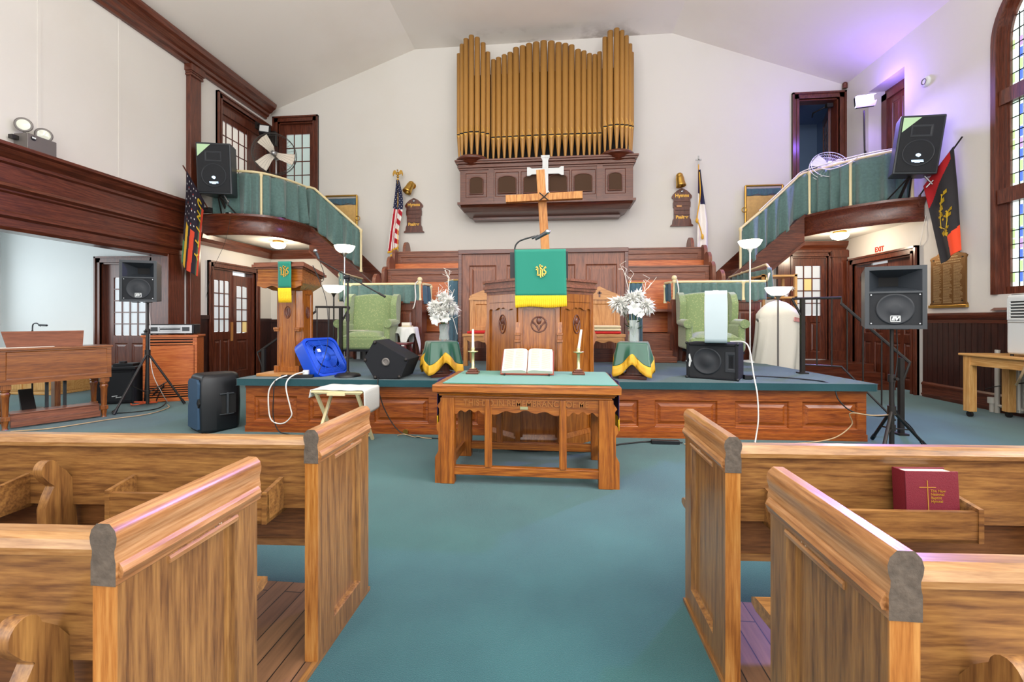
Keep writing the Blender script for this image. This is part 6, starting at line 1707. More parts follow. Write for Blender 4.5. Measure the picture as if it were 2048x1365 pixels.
cord('cord', [(-2.82, 4.69, .68), (-2.88, 4.58, .66), (-2.93, 4.52, .60), (-2.93, 4.50, .5), (-2.88, 4.50, .3), (-2.87, 4.50, .22), (-2.95, 4.50, .14), (-3.05, 4.50, .135), (-3.12, 4.50, .2), (-3.14, 4.50, .4), (-3.12, 4.50, .52), (-3.06, 4.53, .61), (-3.0, 4.62, .645)], 'cord_w', 'white cord hanging in a loop down the stage front on the left', .0075)
cord('cord', [(-3.06, 4.66, .63), (-3.07, 4.52, .6), (-3.08, 4.5, .4), (-3.08, 4.5, .2), (-3.02, 4.5, .05), (-2.9, 4.5, .012), (-2.7, 4.4, .012)], 'cord_k', 'black cord hanging down the stage front beside the white loop', .006)
# wedge monitor
t = thing('stage_monitor', 'black wedge monitor lying on its side in front of the left wing chair', 'loudspeaker', (-1.86, 4.8, .611))
pent = [(-1.99, 1.045), (-1.605, .835), (-1.69, .625), (-1.985, .612), (-2.115, .825)]
m = MB(); m.prism(pent, 'xz', 4.64, 5.05); m.build('cabinet', 'blackcloth', t, bev=.008)
m = MB(); m.M = Matrix.Translation((-1.857, 4.638, .805)) @ Matrix.Rotation(R(90), 4, 'X'); m.lathe([(.022, .002), (.045, .004), (.045, .008), (.024, .008), (.022, -.01), (.001, -.01)], n=24); m.build('socket', 'greymetal', t)
for (a, b) in ((-1.985, 1.02), (-1.63, .832), (-1.705, .64), (-1.98, .632), (-2.095, .822)):
    m = MB(); m.sph((a, 4.64, b), .022, 8); m.build('corner_protector', 'iron', t)
cord('cord', [(-1.95, 4.72, .63), (-1.93, 4.60, .62), (-1.92, 4.58, .52), (-1.86, 4.60, .3), (-1.72, 4.60, .08), (-1.55, 4.58, .012), (-1.2, 4.5, .012)], 'cord_k', 'black cord running from the wedge monitor down the stage front', .006)
# handrail, left side steps
def handrail(label, A, B, up_len, zt, zb, zfoot, s):
    """A upper post, B lower post; rail level past A then falling to B"""
    t = thing('handrail', label, 'handrail', (A[0], A[1], .61), 0, 'iron handrails at the stage sides')
    A = Vector((A[0], A[1], 0)); B = Vector((B[0], B[1], 0)); d = B - A
    P = lambda q, z: (A.x+d.x*q, A.y+d.y*q, z)
    q0, q1 = -.12, up_len
    m = MB(); m.tube([P(q0, zt), P(q1, zt), P(q1, zt-.07), P(1.08, zb), P(1.01, zb-.22)], .016, 6, smooth=False); m.tube([P(q0, zt), P(0, zt-.24)], .014, 6); m.build('top_rail', 'iron', t)
    m = MB(); m.tube([P(0, .72), P(q1, .72), P(.95, zfoot+.15)], .011, 6); m.build('lower_rail', 'iron', t)
    m = MB(); p = P(0, 0); m.box(p[0]-.022, p[0]+.022, p[1]-.022, p[1]+.022, .611, zt); m.box(p[0]-.05, p[0]+.05, p[1]-.05, p[1]+.05, .611, .628); m.build('post', 'iron', t)
    m = MB(); p = P(1, 0); m.box(p[0]-.022, p[0]+.022, p[1]-.022, p[1]+.022, 0, zb+.05); m.box(p[0]-.05, p[0]+.05, p[1]-.05, p[1]+.05, 0, .02); m.build('post', 'iron', t)
    for q in (.16, .32, .48, .64, .82):
        zt_ = zt if q < q1 else zt-.07-(zt-.07-zb)*(q-q1)/(1.08-q1)
        zb_ = .72 if q < q1 else .72-(.72-zfoot-.15)*(q-q1)/(.95-q1)
        m = MB(); m.cyl(P(q, zb_), P(q, zt_), .008, n=6); m.build('baluster', 'iron', t)
handrail('black iron handrail at the left side of the stage, behind the lectern', (-3.20, 6.25), (-4.15, 5.85), .34, 1.46, .80, 0, -1)
handrail('black iron handrail at the right side of the stage, behind the tripod speaker', (3.02, 5.66), (3.80, 5.2), .42, 1.53, .80, 0, 1)
def side_steps(label, xa, xb, y0, y1, s):
    t = thing('stage_steps', label, 'steps', ((xa+xb)/2, (y0+y1)/2, 0))
    m = MB(); m.box(xa, xa+s*.28, y0, y1, 0, .40); m.box(xa+s*.28, xa+s*.56, y0, y1, 0, .20); m.build('steps', 'carpet_stage', t, bev=.01)
side_steps('low green carpeted steps at the left side of the stage', -3.52, -4.1, 5.98, 6.85, -1)

# green wing chairs
def wing_chair(label, cx, cy, rz, group=None):
    t = thing('wing_chair', label, 'armchair', (cx, cy, .61), rz, 'green wing chairs')
    m = MB(True)
    def sq(u, v):  # cushion with crowned top
        return (u, v)
    m.box(-.37, .37, -.40, .26, .20, .40); m.build('seat_base', 'green_uph', t, bev=.05, seg=4)
    m = MB(True)
    m.grid(lambda u, v: (-.30+.60*u, -.39+.66*v, .40+.085*(1-(2*u-1)**4)*(1-(2*v-1)**6)), 14, 14); m.prism([(-.30, .38), (.30, .38), (.30, .405), (-.30, .405)], 'xz', -.39, .27); m.build('seat_cushion', 'green_uph', t)
    m = MB(True)   # backrest, slightly raked and crowned at the top
    n = 12
    pts = [(-.34, .40), (.34, .40), (.35, 1.02)] + [(.35-.7*k/n, 1.06+.035*sin(pi*k/n)) for k in range(n+1)] + [(-.35, 1.02)]
    vs = []
    for (yo, sl) in ((.16, .12), (.29, .13)):
        vs += [(p[0], yo+sl*(p[1]-.4)/.66, p[1]) for p in pts]
    k = len(pts); m.add(vs, [tuple(range(k)), tuple(range(k, 2*k))[::-1]] + [(i, k+i, k+(i+1) % k, (i+1) % k) for i in range(k)]); m.build('backrest', 'green_uph', t, bev=.04, seg=4)
    for s in (-1, 1):
        m = MB(True)   # wing
        prof = [(.34, .60), (.40, 1.07), (.30, 1.10), (.16, 1.05), (.07, .92), (.08, .75), (.12, .62)]
        m.prism([(a, b) for a, b in prof], 'yz', s*.33, s*.42); m.build('wing', 'green_uph', t, bev=.035, seg=4)
        m = MB(True)   # arm with rolled front
        m.box(s*.31, s*.41, -.28, .30, .22, .60); m.build('arm', 'green_uph', t, bev=.04, seg=4)
        m = MB(True); m.cyl((s*.385, -.31, .60), (s*.385, .22, .62), .065, .055, 18); m.build('arm_roll', 'green_uph', t, bev=.015)
        for y in (-.34, .24):
            m = MB(True); m.add([(s*.31-.025, y-.025, .20), (s*.31+.025, y-.025, .20), (s*.31+.025, y+.025, .20), (s*.31-.025, y+.025, .20), (s*.33-.017, y-.017+(.05 if y > 0 else 0), 0), (s*.33+.017, y-.017+(.05 if y > 0 else 0), 0), (s*.33+.017, y+.017+(.05 if y > 0 else 0), 0), (s*.33-.017, y+.017+(.05 if y > 0 else 0), 0)], [(0, 1, 2, 3), (7, 6, 5, 4), (0, 4, 5, 1), (1, 5, 6, 2), (2, 6, 7, 3), (3, 7, 4, 0)]); m.build('leg', 'mahog_z', t)
    m = MB(True); m.box(-.36, .36, -.38, .24, .175, .205); m.build('base_trim', 'blackcloth', t)
    return t
wing_chair('green patterned wing chair on the stage left, behind the wedge monitor', -2.99, 6.76, R(6))
wing_chair('green patterned wing chair on the stage right, behind the white fan', 2.33, 6.82, R(-4))
o = MB().box(-3.25, -3.0, 6.62, 6.80, 1.098, 1.104).build('booklet', 'paper', None); tag(o, 'thin cream booklet lying on the left wing chair seat', 'booklet')

def torchiere(label, x_, y_, z0, zb, polemat, r=.17, basemat=None):
    t = thing('floor_lamp', label, 'floor lamp', (x_, y_, z0), 0, 'lit torchiere lamps')
    m = MB(); m.lathe([(.13, z0), (.13, z0+.015), (.10, z0+.025), (.02, z0+.035)], (x_, y_, 0), 24); m.build('base', basemat or polemat, t)
    m = MB(); m.cyl((x_, y_, z0+.03), (x_, y_, zb-.14), .012); m.build('pole', polemat, t)
    m = MB(); m.lathe([(.012, zb-.19), (.025, zb-.15), (.06, zb-.11)], (x_, y_, 0), 20); m.build('socket_cup', polemat, t)
    m = MB(); m.lathe([(.05, zb-.12), (.09, zb-.11), (.135, zb-.075), (.16, zb-.03), (r, zb), (r-.012, zb), (.148, zb-.032), (.125, zb-.072), (.08, zb-.10), (.001, zb-.105)], (x_, y_, 0), 30); m.build('bowl_shade', 'bulb', t)
    return t
torchiere('tall silver torchiere lamp behind the left wing chair', -3.57, 7.10, .612, 2.53, 'steel')
torchiere('short dark torchiere lamp beside the left handrail', -3.70, 6.98, 0, 1.84, 'iron')
torchiere('tall white torchiere lamp behind the right wing chair', 3.02, 7.10, .612, 2.50, 'white')
torchiere('short grey torchiere lamp in front of the white covered rack', 3.22, 6.66, 0, 1.74, 'greymetal')
# side table, stool
t = thing('side_table', 'small side table under a white cloth beside left wing chair', 'table', (-2.42, 6.98, .61))
m = MB(); m.cyl((-2.42, 6.98, 1.12), (-2.42, 6.98, 1.145), .15, n=28); m.build('table_top', 'mahog_x', t)
for a in range(3):
    m = MB(); q = 2*pi*a/3+.4; m.cyl((-2.42+.1*cos(q), 6.98+.1*sin(q), 1.12), (-2.42+.15*cos(q), 6.98+.15*sin(q), .612), .014); m.build('leg', 'mahog_z', t)
t = thing('side_table_cloth', 'white cloth with hanging points on the small side table', 'cloth', (-2.42, 6.98, 1.146))
def stc(u, v):
    a = 2*pi*u; sq = 1/max(abs(cos(a)), abs(sin(a)))
    r_ = .165*min(1, v/.4) + (.018*(v-.4)/.6*(1+sin(a*7)) if v > .4 else 0)
    dz = 0 if v < .4 else -(v-.4)/.6*(.10+.34*(sq-1)/.414)
    if v > .4: r_ += .02*(v-.4)
    return (-2.42+r_*cos(a+.78), 6.98+r_*sin(a+.78), 1.152+dz)
m = MB(); m.grid(stc, 72, 16); m.build('cloth', 'whitecloth', t, solid=.003)
o = MB().box(-2.50, -2.34, 6.90, 7.02, 1.156, 1.172).build('book', 'beigecush', None, bev=.003); tag(o, 'closed cream book lying flat under the white box on side table', 'book')
o = MB().box(-2.50, -2.36, 6.91, 7.0, 1.174, 1.225).build('tissue_box', 'paper', None, bev=.004); tag(o, 'small white box on top of the book on side table', 'box')
t = thing('stool', 'low dark red wooden stool beside the left wing chair', 'stool', (-2.33, 6.35, .61))
m = MB(); m.box(-2.50, -2.16, 6.2, 6.5, .90, .925); m.build('seat', 'redwood', t, bev=.005)
for (a, b) in ((-1, -1), (1, -1), (1, 1), (-1, 1)):
    m = MB(); m.cyl((-2.33+a*.13, 6.35+b*.11, .90), (-2.33+a*.16, 6.35+b*.14, .612), .017, n=8); m.build('leg', 'redwood', t)
m = MB(); m.box(-2.47, -2.19, 6.21, 6.24, .84, .88); m.box(-2.48, -2.18, 6.2, 6.22, .70, .73); m.build('stretcher', 'redwood', t)
for i, (a, b, h, mt) in enumerate(((-3.18, -3.14, .17, 'paper'), (-3.13, -3.08, .19, 'greymetal'), (-3.07, -3.05, .18, 'white'), (-2.98, -2.92, .16, 'burgundy'))):
    pass
cord('cord', [(-2.31, 7.18, 1.93), (-2.36, 7.18, 1.86), (-2.35, 7.18, 1.65), (-2.38, 7.18, 1.5), (-2.40, 7.18, 1.46)], 'cord_w', 'white cord looped over the left choir newel post', .01)
cord('cord', [(1.95, 7.23, 1.92), (1.98, 7.23, 1.75), (1.96, 7.23, 1.62), (1.97, 7.23, 1.50), (2.0, 7.23, 1.42)], 'cord_w', 'white cord looped over the right choir newel post', .01)
o = MB().box(-3.30, -3.24, 6.98, 7.10, .612, .80).build('book', 'white', None, bev=.003); tag(o, 'white book standing under the left wing chair', 'book')
o = MB().box(-3.20, -3.14, 6.98, 7.12, .612, .78).build('book', 'greymetal', None, bev=.003); tag(o, 'grey book standing under the left wing chair, next to the white one', 'book')
o = MB().box(-3.34, -3.26, 5.95, 6.05, .612, .86).build('carton', 'paper', None, bev=.004); tag(o, 'small white carton on the stage behind the blue fan', 'box')
# tray table in front of the stage
t = thing('tray_table', 'folding pale wooden tray table with crossed legs before the stage', 'table', (-2.1, 4.25, 0))
tc = (-2.12, 4.22)
m = MB(); m.box(tc[0]-.26, tc[0]+.26, tc[1]-.18, tc[1]+.18, .555, .575); m.build('tray_top', 'cream', t, bev=.004)
m = MB(); m.box(tc[0]-.09, tc[0]+.09, tc[1]-.19, tc[1]-.165, .53, .555); m.box(tc[0]-.24, tc[0]+.24, tc[1]-.16, tc[1]-.13, .54, .555); m.build('catch_bar', 'cream', t, bev=.003)
for sx in (-1, 1):
    for sy in (-1, 1):
        xx = tc[0]+sx*.21 + sy*.012
        m = MB(); a = Vector((xx+sy*.0, tc[1]+sy*.15, .555)); b = Vector((xx+(.0), tc[1]-sy*.22, .005))
        dx = Vector((.014, 0, 0)); dy = (b-a).normalized().cross(Vector((1, 0, 0)))*.012
        m.add([a-dx-dy, a+dx-dy, a+dx+dy, a-dx+dy, b-dx-dy, b+dx-dy, b+dx+dy, b-dx+dy], [(0, 1, 2, 3), (7, 6, 5, 4), (0, 4, 5, 1), (1, 5, 6, 2), (2, 6, 7, 3), (3, 7, 4, 0)]); m.build('leg', 'cream', t)
m = MB(); m.cyl((tc[0]-.21, tc[1]+.19, .05), (tc[0]+.21, tc[1]+.19, .05), .01); m.build('foot_bar', 'cream', t)
t = thing('tray_cloth', 'white cloth spread over the folding tray table, hanging at the right', 'cloth', (tc[0], tc[1], .577))
def tcl(u, v):
    s = -.36 + .86*u
    x0 = s; z = .584
    if s > .275: x0 = .275 + .02*(s-.275); z = .584-(s-.275)*1.05 - .05*(1-v)*(s-.275)*4*.4
    if s < -.27: x0 = -.27-.05*( -.27-s)*6*.5; z = .584-(-.27-s)*.9
    return (tc[0]+x0, tc[1]-.17+.37*v+.01*sin(u*9), z+.002*sin(u*30+v*9))
m = MB(); m.grid(tcl, 40, 12); m.build('cloth', 'whitecloth', t, solid=.005)
# cords on the floor, left
cord('cord', [(-6.1, 4.32, .012), (-5.8, 4.5, .012), (-5.6, 4.95, .012), (-5.4, 5.3, .012), (-5.5, 5.7, .012), (-5.7, 5.9, .012)], 'cord_t', 'tan cord lying on the carpet along the organ base', .007)
cord('cord', [(-6.3, 5.9, .02), (-6.1, 5.75, .03), (-6.0, 5.9, .04), (-6.15, 6.02, .03), (-6.02, 5.78, .05), (-5.95, 5.98, .03), (-6.2, 5.86, .05), (-6.05, 6.0, .03)], 'cord_o', 'orange cord coiled on the floor beside the black amplifier', .01)
cord('cord', [(-6.2, 6.2, .02), (-6.0, 6.15, .25), (-6.15, 6.1, .1), (-5.95, 6.1, .3), (-6.1, 6.12, .02), (-5.9, 6.08, .02), (-5.6, 5.6, .012), (-5.9, 5.3, .012), (-6.2, 5.6, .012)], 'cord_k', 'tangled black cord behind the left tripod stand', .007)
cord('cord', [(-5.83, 5.72, 1.5), (-5.80, 5.72, 1.2), (-5.82, 5.73, .9), (-5.78, 5.74, .5), (-5.8, 5.9, .2), (-5.9, 6.1, .02)], 'cord_w', 'thin pale cord hanging down the left speaker stand', .005)
cord('hanging_wire', [(-6.15, 7.74, 3.32), (-6.2, 7.72, 3.0), (-6.32, 7.76, 2.7), (-6.6, 7.8, 2.2), (-6.68, 7.75, 1.7)], 'cord_k', 'thin wire hanging from the left balcony to the wall', .003)
# ------------------------------------------------------------------ right side
tripod('black tripod stand in front of the stage right corner', (3.235, 4.54), 1.19, .34, [(3.33, 4.94), (3.66, 4.70), (2.92, 4.22)])
ev_speaker('large black horn loudspeaker on the tripod by the stage right corner', (3.19, 4.52, 1.185), R(-17), .46, .585, .32)
# black speaker with white fan on the stage
t = thing('loudspeaker', 'black carpeted loudspeaker lying on its side under the white fan', 'loudspeaker', (1.815, 5.165, .611), R(-30))
m = MB(True); w_, h_, d_ = .265, .40, .40
m.box(-w_, w_, -.17, d_-.2, 0, h_); m.box(-w_, -w_+.03, -.2, -.17, 0, h_); m.box(w_-.03, w_, -.2, -.17, 0, h_); m.box(-w_+.03, w_-.03, -.2, -.17, 0, .03); m.box(-w_+.03, w_-.03, -.2, -.17, h_-.03, h_); m.build('cabinet', 'blackcloth', t, bev=.012)
m = MB(True); m.box(-w_+.03, w_-.03, -.185, -.17, .03, h_-.03); g = m.build('grille', 'blackmat', t)
m = MB(True); M0 = Matrix.Translation((-.05, -.186, h_/2)) @ Matrix.Rotation(R(90), 4, 'X'); m.M = M0; m.lathe([(.15, -.002), (.15, .004), (.135, .004), (.13, .001), (.06, .002), (.05, .006), (.001, .007)], n=36); m.build('woofer', 'darkcone', g)
m = MB(True); m.framed(.14, .25, .09, .31, -.19, -.184, [(.16, .23, .12, .28)], d=.005, bw=.012, raise_=False); m.build('horn', 'darkcone', g)
m = MB(True); m.ribbon([(-.25, -.19, .24), (-.235, -.19, .27), (-.22, -.19, .2), (-.235, -.19, .13)], .022, .005); m.ribbon([(-.262, -.19, .2), (-.25, -.19, .165), (-.225, -.19, .165), (-.21, -.19, .2)], .014, .005); m.build('badge', 'white', t)
m = MB(True)
for a in (-1, 1):
    for z in (0.0, h_): m.sph((a*(w_-.005), -.19, z-.004 if z else .012), .018, 8)
m.build('corner_protectors', 'black', t)
t = thing('box_fan', 'white box fan seen edge-on, standing on the black stage loudspeaker', 'fan', (1.80, 5.10, 1.012), R(-19))
m = MB(True)
def rrect(a0, a1, z0, z1, r):
    out = []
    for (cx_, cz_, q0) in ((a1-r, z1-r, 0), (a0+r, z1-r, 90), (a0+r, z0+r, 180), (a1-r, z0+r, 270)):
        for k in range(6): q = R(q0+18*k); out.append((cx_+r*cos(q), cz_+r*sin(q)))
    return out
m.prism(rrect(-.25, .25, .004, .575, .05), 'yz', -.11, .11); m.build('housing', 'whitefan', t, bev=.016, seg=3)
for s in (-1, 1):
    m = MB(True)
    for k in range(1, 10): m.tube([(s*.112, p[0], p[1]) for p in rrect(-.024*k, .024*k, .29-.026*k, .29+.026*k, .02*k if k < 10 else .03)], .003, 4, closed=True)
    m.build('grille', 'white', t)
m = MB(True); m.box(-.03, .03, -.08, .08, .575, .587); m.build('carry_handle', 'white', t, bev=.004)
cord('cord', [(1.92, 5.0, 1.03), (2.02, 4.9, 1.03), (2.05, 4.83, .95), (2.06, 4.76, .7), (2.07, 4.70, .5), (2.08, 4.70, .25), (2.06, 4.70, .08), (2.04, 4.68, .012)], 'cord_w', 'white cord hanging from the white fan down the stage front', .0075)
t = thing('power_adapter', 'small black plug adapters behind the black stage loudspeaker', 'power strip', (2.2, 5.12, .611))
m = MB(); m.box(2.08, 2.16, 5.02, 5.08, .611, .66); m.box(2.16, 2.22, 5.06, 5.10, .611, .64); m.build('plugs', 'black', t, bev=.005)
cord('cord', [(2.15, 5.3, .62), (2.4, 5.25, .62), (2.7, 5.05, .62), (2.86, 4.84, .60), (2.9, 4.78, .45), (3.0, 4.74, .34), (3.15, 4.62, .32), (3.22, 4.56, .34)], 'cord_k', 'black cord from the stage to the right speaker stand', .007)
cord('cord', [(3.26, 4.52, .36), (3.1, 4.60, .33), (2.95, 4.68, .33), (3.0, 4.74, .2), (2.8, 4.72, .06), (2.4, 4.66, .015), (2.0, 4.60, .012), (1.3, 4.55, .012)], 'cord_t', 'pale brown cord drooping past the stage front panel at right', .006)
cord('cord', [(3.25, 4.5, 1.18), (3.27, 4.52, .9), (3.25, 4.53, .45), (3.5, 4.65, .2), (3.6, 4.66, .05), (3.5, 4.4, .012)], 'cord_k', 'black cord hanging down the right speaker stand', .005)
cord('cord', [(-.5, 4.22, .012), (-.3, 4.16, .012), (.0, 4.2, .012), (.35, 4.22, .012), (.6, 4.45, .012), (1.0, 4.62, .012), (1.3, 4.6, .012)], 'cord_k', 'black cord lying on the carpet behind the communion table', .008)
t = thing('power_strip', 'black power strip on the carpet beside the stage front, right of the table', 'power strip', (1.1, 4.58, 0))
m = MB(); m.box(.98, 1.26, 4.55, 4.60, 0.001, .04); m.build('strip', 'black', t, bev=.006)
cord('cord', [(-1.7, 4.58, .012), (-1.6, 4.5, .05), (-1.5, 4.54, .012), (-1.45, 4.5, .03), (-1.4, 4.52, .012), (-1.3, 4.5, .012)], 'cord_t', 'short tangled pale cord under the stage front left of the table', .005)

# white covered rack and shelf unit
t = thing('covered_rack', 'white cloth cover over a garment rack beside the right handrail', 'covered rack', (3.40, 6.95, 0))
def cov(u, v):
    a = 2*pi*u
    # v: 0 top to 1 floor; rounded shoulders
    w_ = .30*min(1, (v/.12))**.5*(1-.0) + .07*v if v > 0 else .02
    d_ = .16*min(1, (v/.12))**.5 + .10*v
    f = 1 + .10*sin(a*5+3*v)*v + .06*sin(a*11+v*4)*v
    return (3.38+w_*f*cos(a) + .02*sin(v*6), 7.02+d_*f*sin(a), 1.57-1.54*v-.05*abs(cos(a))**2*(1 if v < .2 else .0)*(v/.2 if v < .2 else 1))
m = MB(); m.grid(cov, 72, 40); m.build('cover', 'offwhite', t, solid=.004)
m = MB(); m.cyl((3.38, 7.02, 1.52), (3.38, 7.02, 1.62), .012); m.tube(curve_pts([(3.38, 7.02, 1.62), (3.42, 7.02, 1.66), (3.40, 7.02, 1.70)]), .008); m.build('hook', 'steel', t)
m = MB(); m.M = Matrix.Translation((3.60, 6.865, 1.27)) @ Matrix.Rotation(R(30), 4, 'Z') @ Matrix.Rotation(R(6), 4, 'Y'); m.framed(-.095, .095, -.03, .03, -.012, -.004, [(-.087, .087, -.022, .022)], d=.002, bw=.003, raise_=False); m.build('red_label', 'labelred', t)
t = thing('shelf_unit', 'cream shelf unit with open shelves behind the white cover', 'shelf', (3.62, 7.75, 0))
m = MB()
for (a, b) in ((3.42, 7.55), (3.42, 7.95), (3.92, 7.55), (3.92, 7.95)): m.box(a-.02, a+.02, b-.02, b+.02, 0, 2.02)
m.build('posts', 'blond_z', t)
for z in (.3, .85, 1.25, 1.62, 1.98):
    m = MB(); m.box(3.40, 3.94, 7.53, 7.97, z, z+.03); m.build('shelf', 'blond_x', t)
t = thing('flower_sprig', 'small white artificial flowers on the cream shelf', 'flowers', (3.80, 7.6, 1.65))
rr = random.Random(9)
m = MB(); m.cyl((3.8, 7.6, 1.651), (3.8, 7.6, 1.69), .03); m.build('pot', 'white', t)
for k in range(5): mum(t, (3.76+rr.uniform(-.03, .1), 7.56+rr.uniform(-.05, .05), 1.73+rr.uniform(-.03, .1)), .04, (rr.uniform(-.5, .5), -1, .3), rr, 24)

# lighting panel on a stand, upper right balcony
t = thing('led_panel', 'lit lighting panel with barn doors on a stand, upper right balcony', 'stage light', (5.80, 8.80, 3.285))
m = MB(); m.cyl((5.83, 8.82, 3.3), (5.80, 8.82, 5.22), .014); m.cyl((5.825, 8.82, 4.2), (5.82, 8.82, 4.45), .02); m.build('pole', 'iron', t)
for a in range(3):
    m = MB(); q = 2*pi*a/3+.5; m.cyl((5.83, 8.82, 3.6), (5.83+.22*cos(q), 8.82+.22*sin(q), 3.295), .009); m.build('leg', 'iron', t)
XM = Matrix.Translation((5.78, 8.78, 5.365)) @ Matrix.Rotation(R(-14), 4, 'Z') @ Matrix.Rotation(R(-12), 4, 'X')
m = MB(); m.M = XM; m.box(-.15, .15, -.02, .03, -.11, .11); m.build('housing', 'black', t, bev=.006)
m = MB(); m.M = XM; m.box(-.14, .14, -.026, -.02, -.10, .10); m.build('lit_face', 'led', t)
for s in (-1, 1):
    m = MB(); m.M = XM @ Matrix.Translation((0, -.02, s*.115)) @ Matrix.Rotation(R(s*28), 4, 'X'); m.box(-.15, .15, -.10, 0, -.003, .003); m.build('barn_door', 'white', t)
# wall things, right
t = thing('smoke_detector', 'round white detector on the upper right wall', 'detector', (6.09, 7.81, 5.2))
m = MB(); m.M = Matrix.Translation((XR-.001, 7.81, 5.2)) @ Matrix.Rotation(R(-90), 4, 'Y'); m.lathe([(.085, 0), (.085, .02), (.07, .035), (.035, .045), (.001, .045)], n=24); m.build('body', 'white', t)
m = MB(); m.M = Matrix.Translation((XR-.045, 7.81, 5.2)) @ Matrix.Rotation(R(-90), 4, 'Y'); m.lathe([(.05, 0), (.05, .008), (.042, .008), (.042, 0)], n=20); m.build('ring', 'greymetal', t)
sg = text('EXIT', .13, 'exitred', 'exit_sign', None, face_dir((XR-.004, 8.86, 2.60), (0, -1, 0), (0, 0, 1)), .003, xs=.85, bold=.004)
tag(sg, 'red EXIT lettering on the wall above the right doors', 'sign')
# bronze tablet
t = thing('memorial_tablet', 'bronze tablet with columns of names on the right wall', 'plaque', (XR, 7.4, 1.46))
ya, yb = -7.70, -7.10
m = MB(); m.M = on_right(XR)
pts = [(ya-.02, 1.48), (yb+.02, 1.48), (yb+.02, 1.52), (yb-.0, 1.54), (yb, 2.20), (yb+.02, 2.24), (yb-.02, 2.27), (yb-.1, 2.29), (yb-.2, 2.36), ((ya+yb)/2, 2.40), (ya+.2, 2.36), (ya+.1, 2.29), (ya+.02, 2.27), (ya-.02, 2.24), (ya, 2.20), (ya, 1.54), (ya-.02, 1.52)]
m.prism(pts, 'xz', -.025, -.002); m.build('plate', 'bronze', t, bev=.005)
m = MB(); m.M = on_right(XR); m.box(ya-.03, yb+.03, -.045, -.002, 1.455, 1.50); m.build('ledge', 'brass', t, bev=.006)
m = MB(); m.M = on_right(XR)
for k in range(34):
    z = 2.12-.0178*k
    for c in range(3):
        a = ya+.05+.178*c; L_ = .10+.05*rnd.random(); x = a
        while x < a+L_:
            w_ = .012+.02*rnd.random(); m.box(x, min(x+w_, a+L_), -.028, -.025, z, z+.008); x += w_+.006
for (z, hw) in ((2.28, .07), (2.235, .16), (2.19, .22), (2.155, .2)):
    x = (ya+yb)/2-hw
    while x < (ya+yb)/2+hw: w_ = .015+.02*rnd.random(); m.box(x, x+w_, -.028, -.025, z, z+.014); x += w_+.007
o = m.build('raised_names', 'bronzehi', t); o['kind'] = 'stuff'
m = MB(); m.M = on_right(XR)
for y in (ya+.05, yb-.05):
    for z in (1.56, 2.22): m.cyl((y, -.025, z), (y, -.03, z), .012)
m.tube([((ya+yb)/2+.07*cos(q), -.03, 2.33+.03*sin(2*q)) for q in [2*pi*k/20 for k in range(20)]], .006, 5, closed=True)
m.build('bolts_and_wreath', 'iron', t)

# hanging flag, right
t = thing('flag', 'black flag with red corner and yellow laurel emblem at the upper right', 'flag', (6.0, 7.8, 3.35))
m = MB(); m.cyl((6.04, 7.11, 4.0), (5.99, 7.80, 3.33), .011); m.build('pole', 'iron', t)
m = MB(); m.tube(curve_pts([(5.99, 7.80, 3.33), (5.99, 7.84, 3.22), (6.02, 7.86, 3.15)]), .018); m.build('pole_bracket', 'mahog_z', t)
T2_, B2_ = Vector((6.01, 7.18, 3.89)), Vector((5.985, 7.69, 3.44))
def rf(u, v):
    p = T2_.lerp(B2_, u); bot = Vector((5.985, 7.02+.31*u, 2.30-.165*u))
    q = p.lerp(bot, v)
    f = .03*sin(u*8+1+v)*min(1, v*2.5)
    return (q.x-.03+f-.02*v, q.y+.5*f, q.z)
def rcol(u, v):
    if v < .06+.26*(u-.05) and u > .12: return 1
    if v > .76+.05*u and u < .50-.25*(v-.8): return 2
    return 0
M['flagred2'] = plain('flag dark red', '#b81c22', .8)
m = MB(); m.grid(rf, 60, 100, mfn=rcol); m.build('cloth', ['flagdark2', 'flagred2', 'flagorange2'], t, solid=.004)
def rfp(u, v, o=.012): p = Vector(rf(u, v)); return p + Vector((-o, 0, 0))
m = MB()
def leaf2(u, v, du, dv, s=1.0):
    p = rfp(u, v); q = rfp(u+du, v+dv); d = (q-p); n_ = Vector((-1, 0, 0)); sd = d.cross(n_).normalized()*d.length*.34*s
    m.add([p, p.lerp(q, .5)+sd, q, p.lerp(q, .5)-sd], [(0, 1, 2, 3), (3, 2, 1, 0)])
for (u, v) in ((.40, .36), (.50, .42), (.60, .475), (.66, .53)):
    leaf2(u, v, -.12, -.035); leaf2(u, v, .09, -.04)
for (u, v) in ((.30, .565), (.40, .59), (.34, .61)):
    leaf2(u, v, -.12, -.03); leaf2(u, v, .10, -.035)
for (u, v, a, b) in ((.56, .70, -.16, .04), (.50, .72, -.04, .07), (.60, .69, .08, .05), (.48, .70, -.16, .0), (.50, .60, .1, -.04)): leaf2(u, v, a, b)
m.ribbon([rfp(.44, .34), rfp(.58, .45), rfp(.68, .55), rfp(.72, .64)], .009, .004, (-1, 0, 0))
m.ribbon([rfp(.78, .60), rfp(.62, .66), rfp(.50, .70)], .009, .004, (-1, 0, 0))
m.ribbon([rfp(.33, .55), rfp(.36, .64), rfp(.44, .70)], .009, .004, (-1, 0, 0))
m.build('laurel_emblem', 'flagyellow', t)

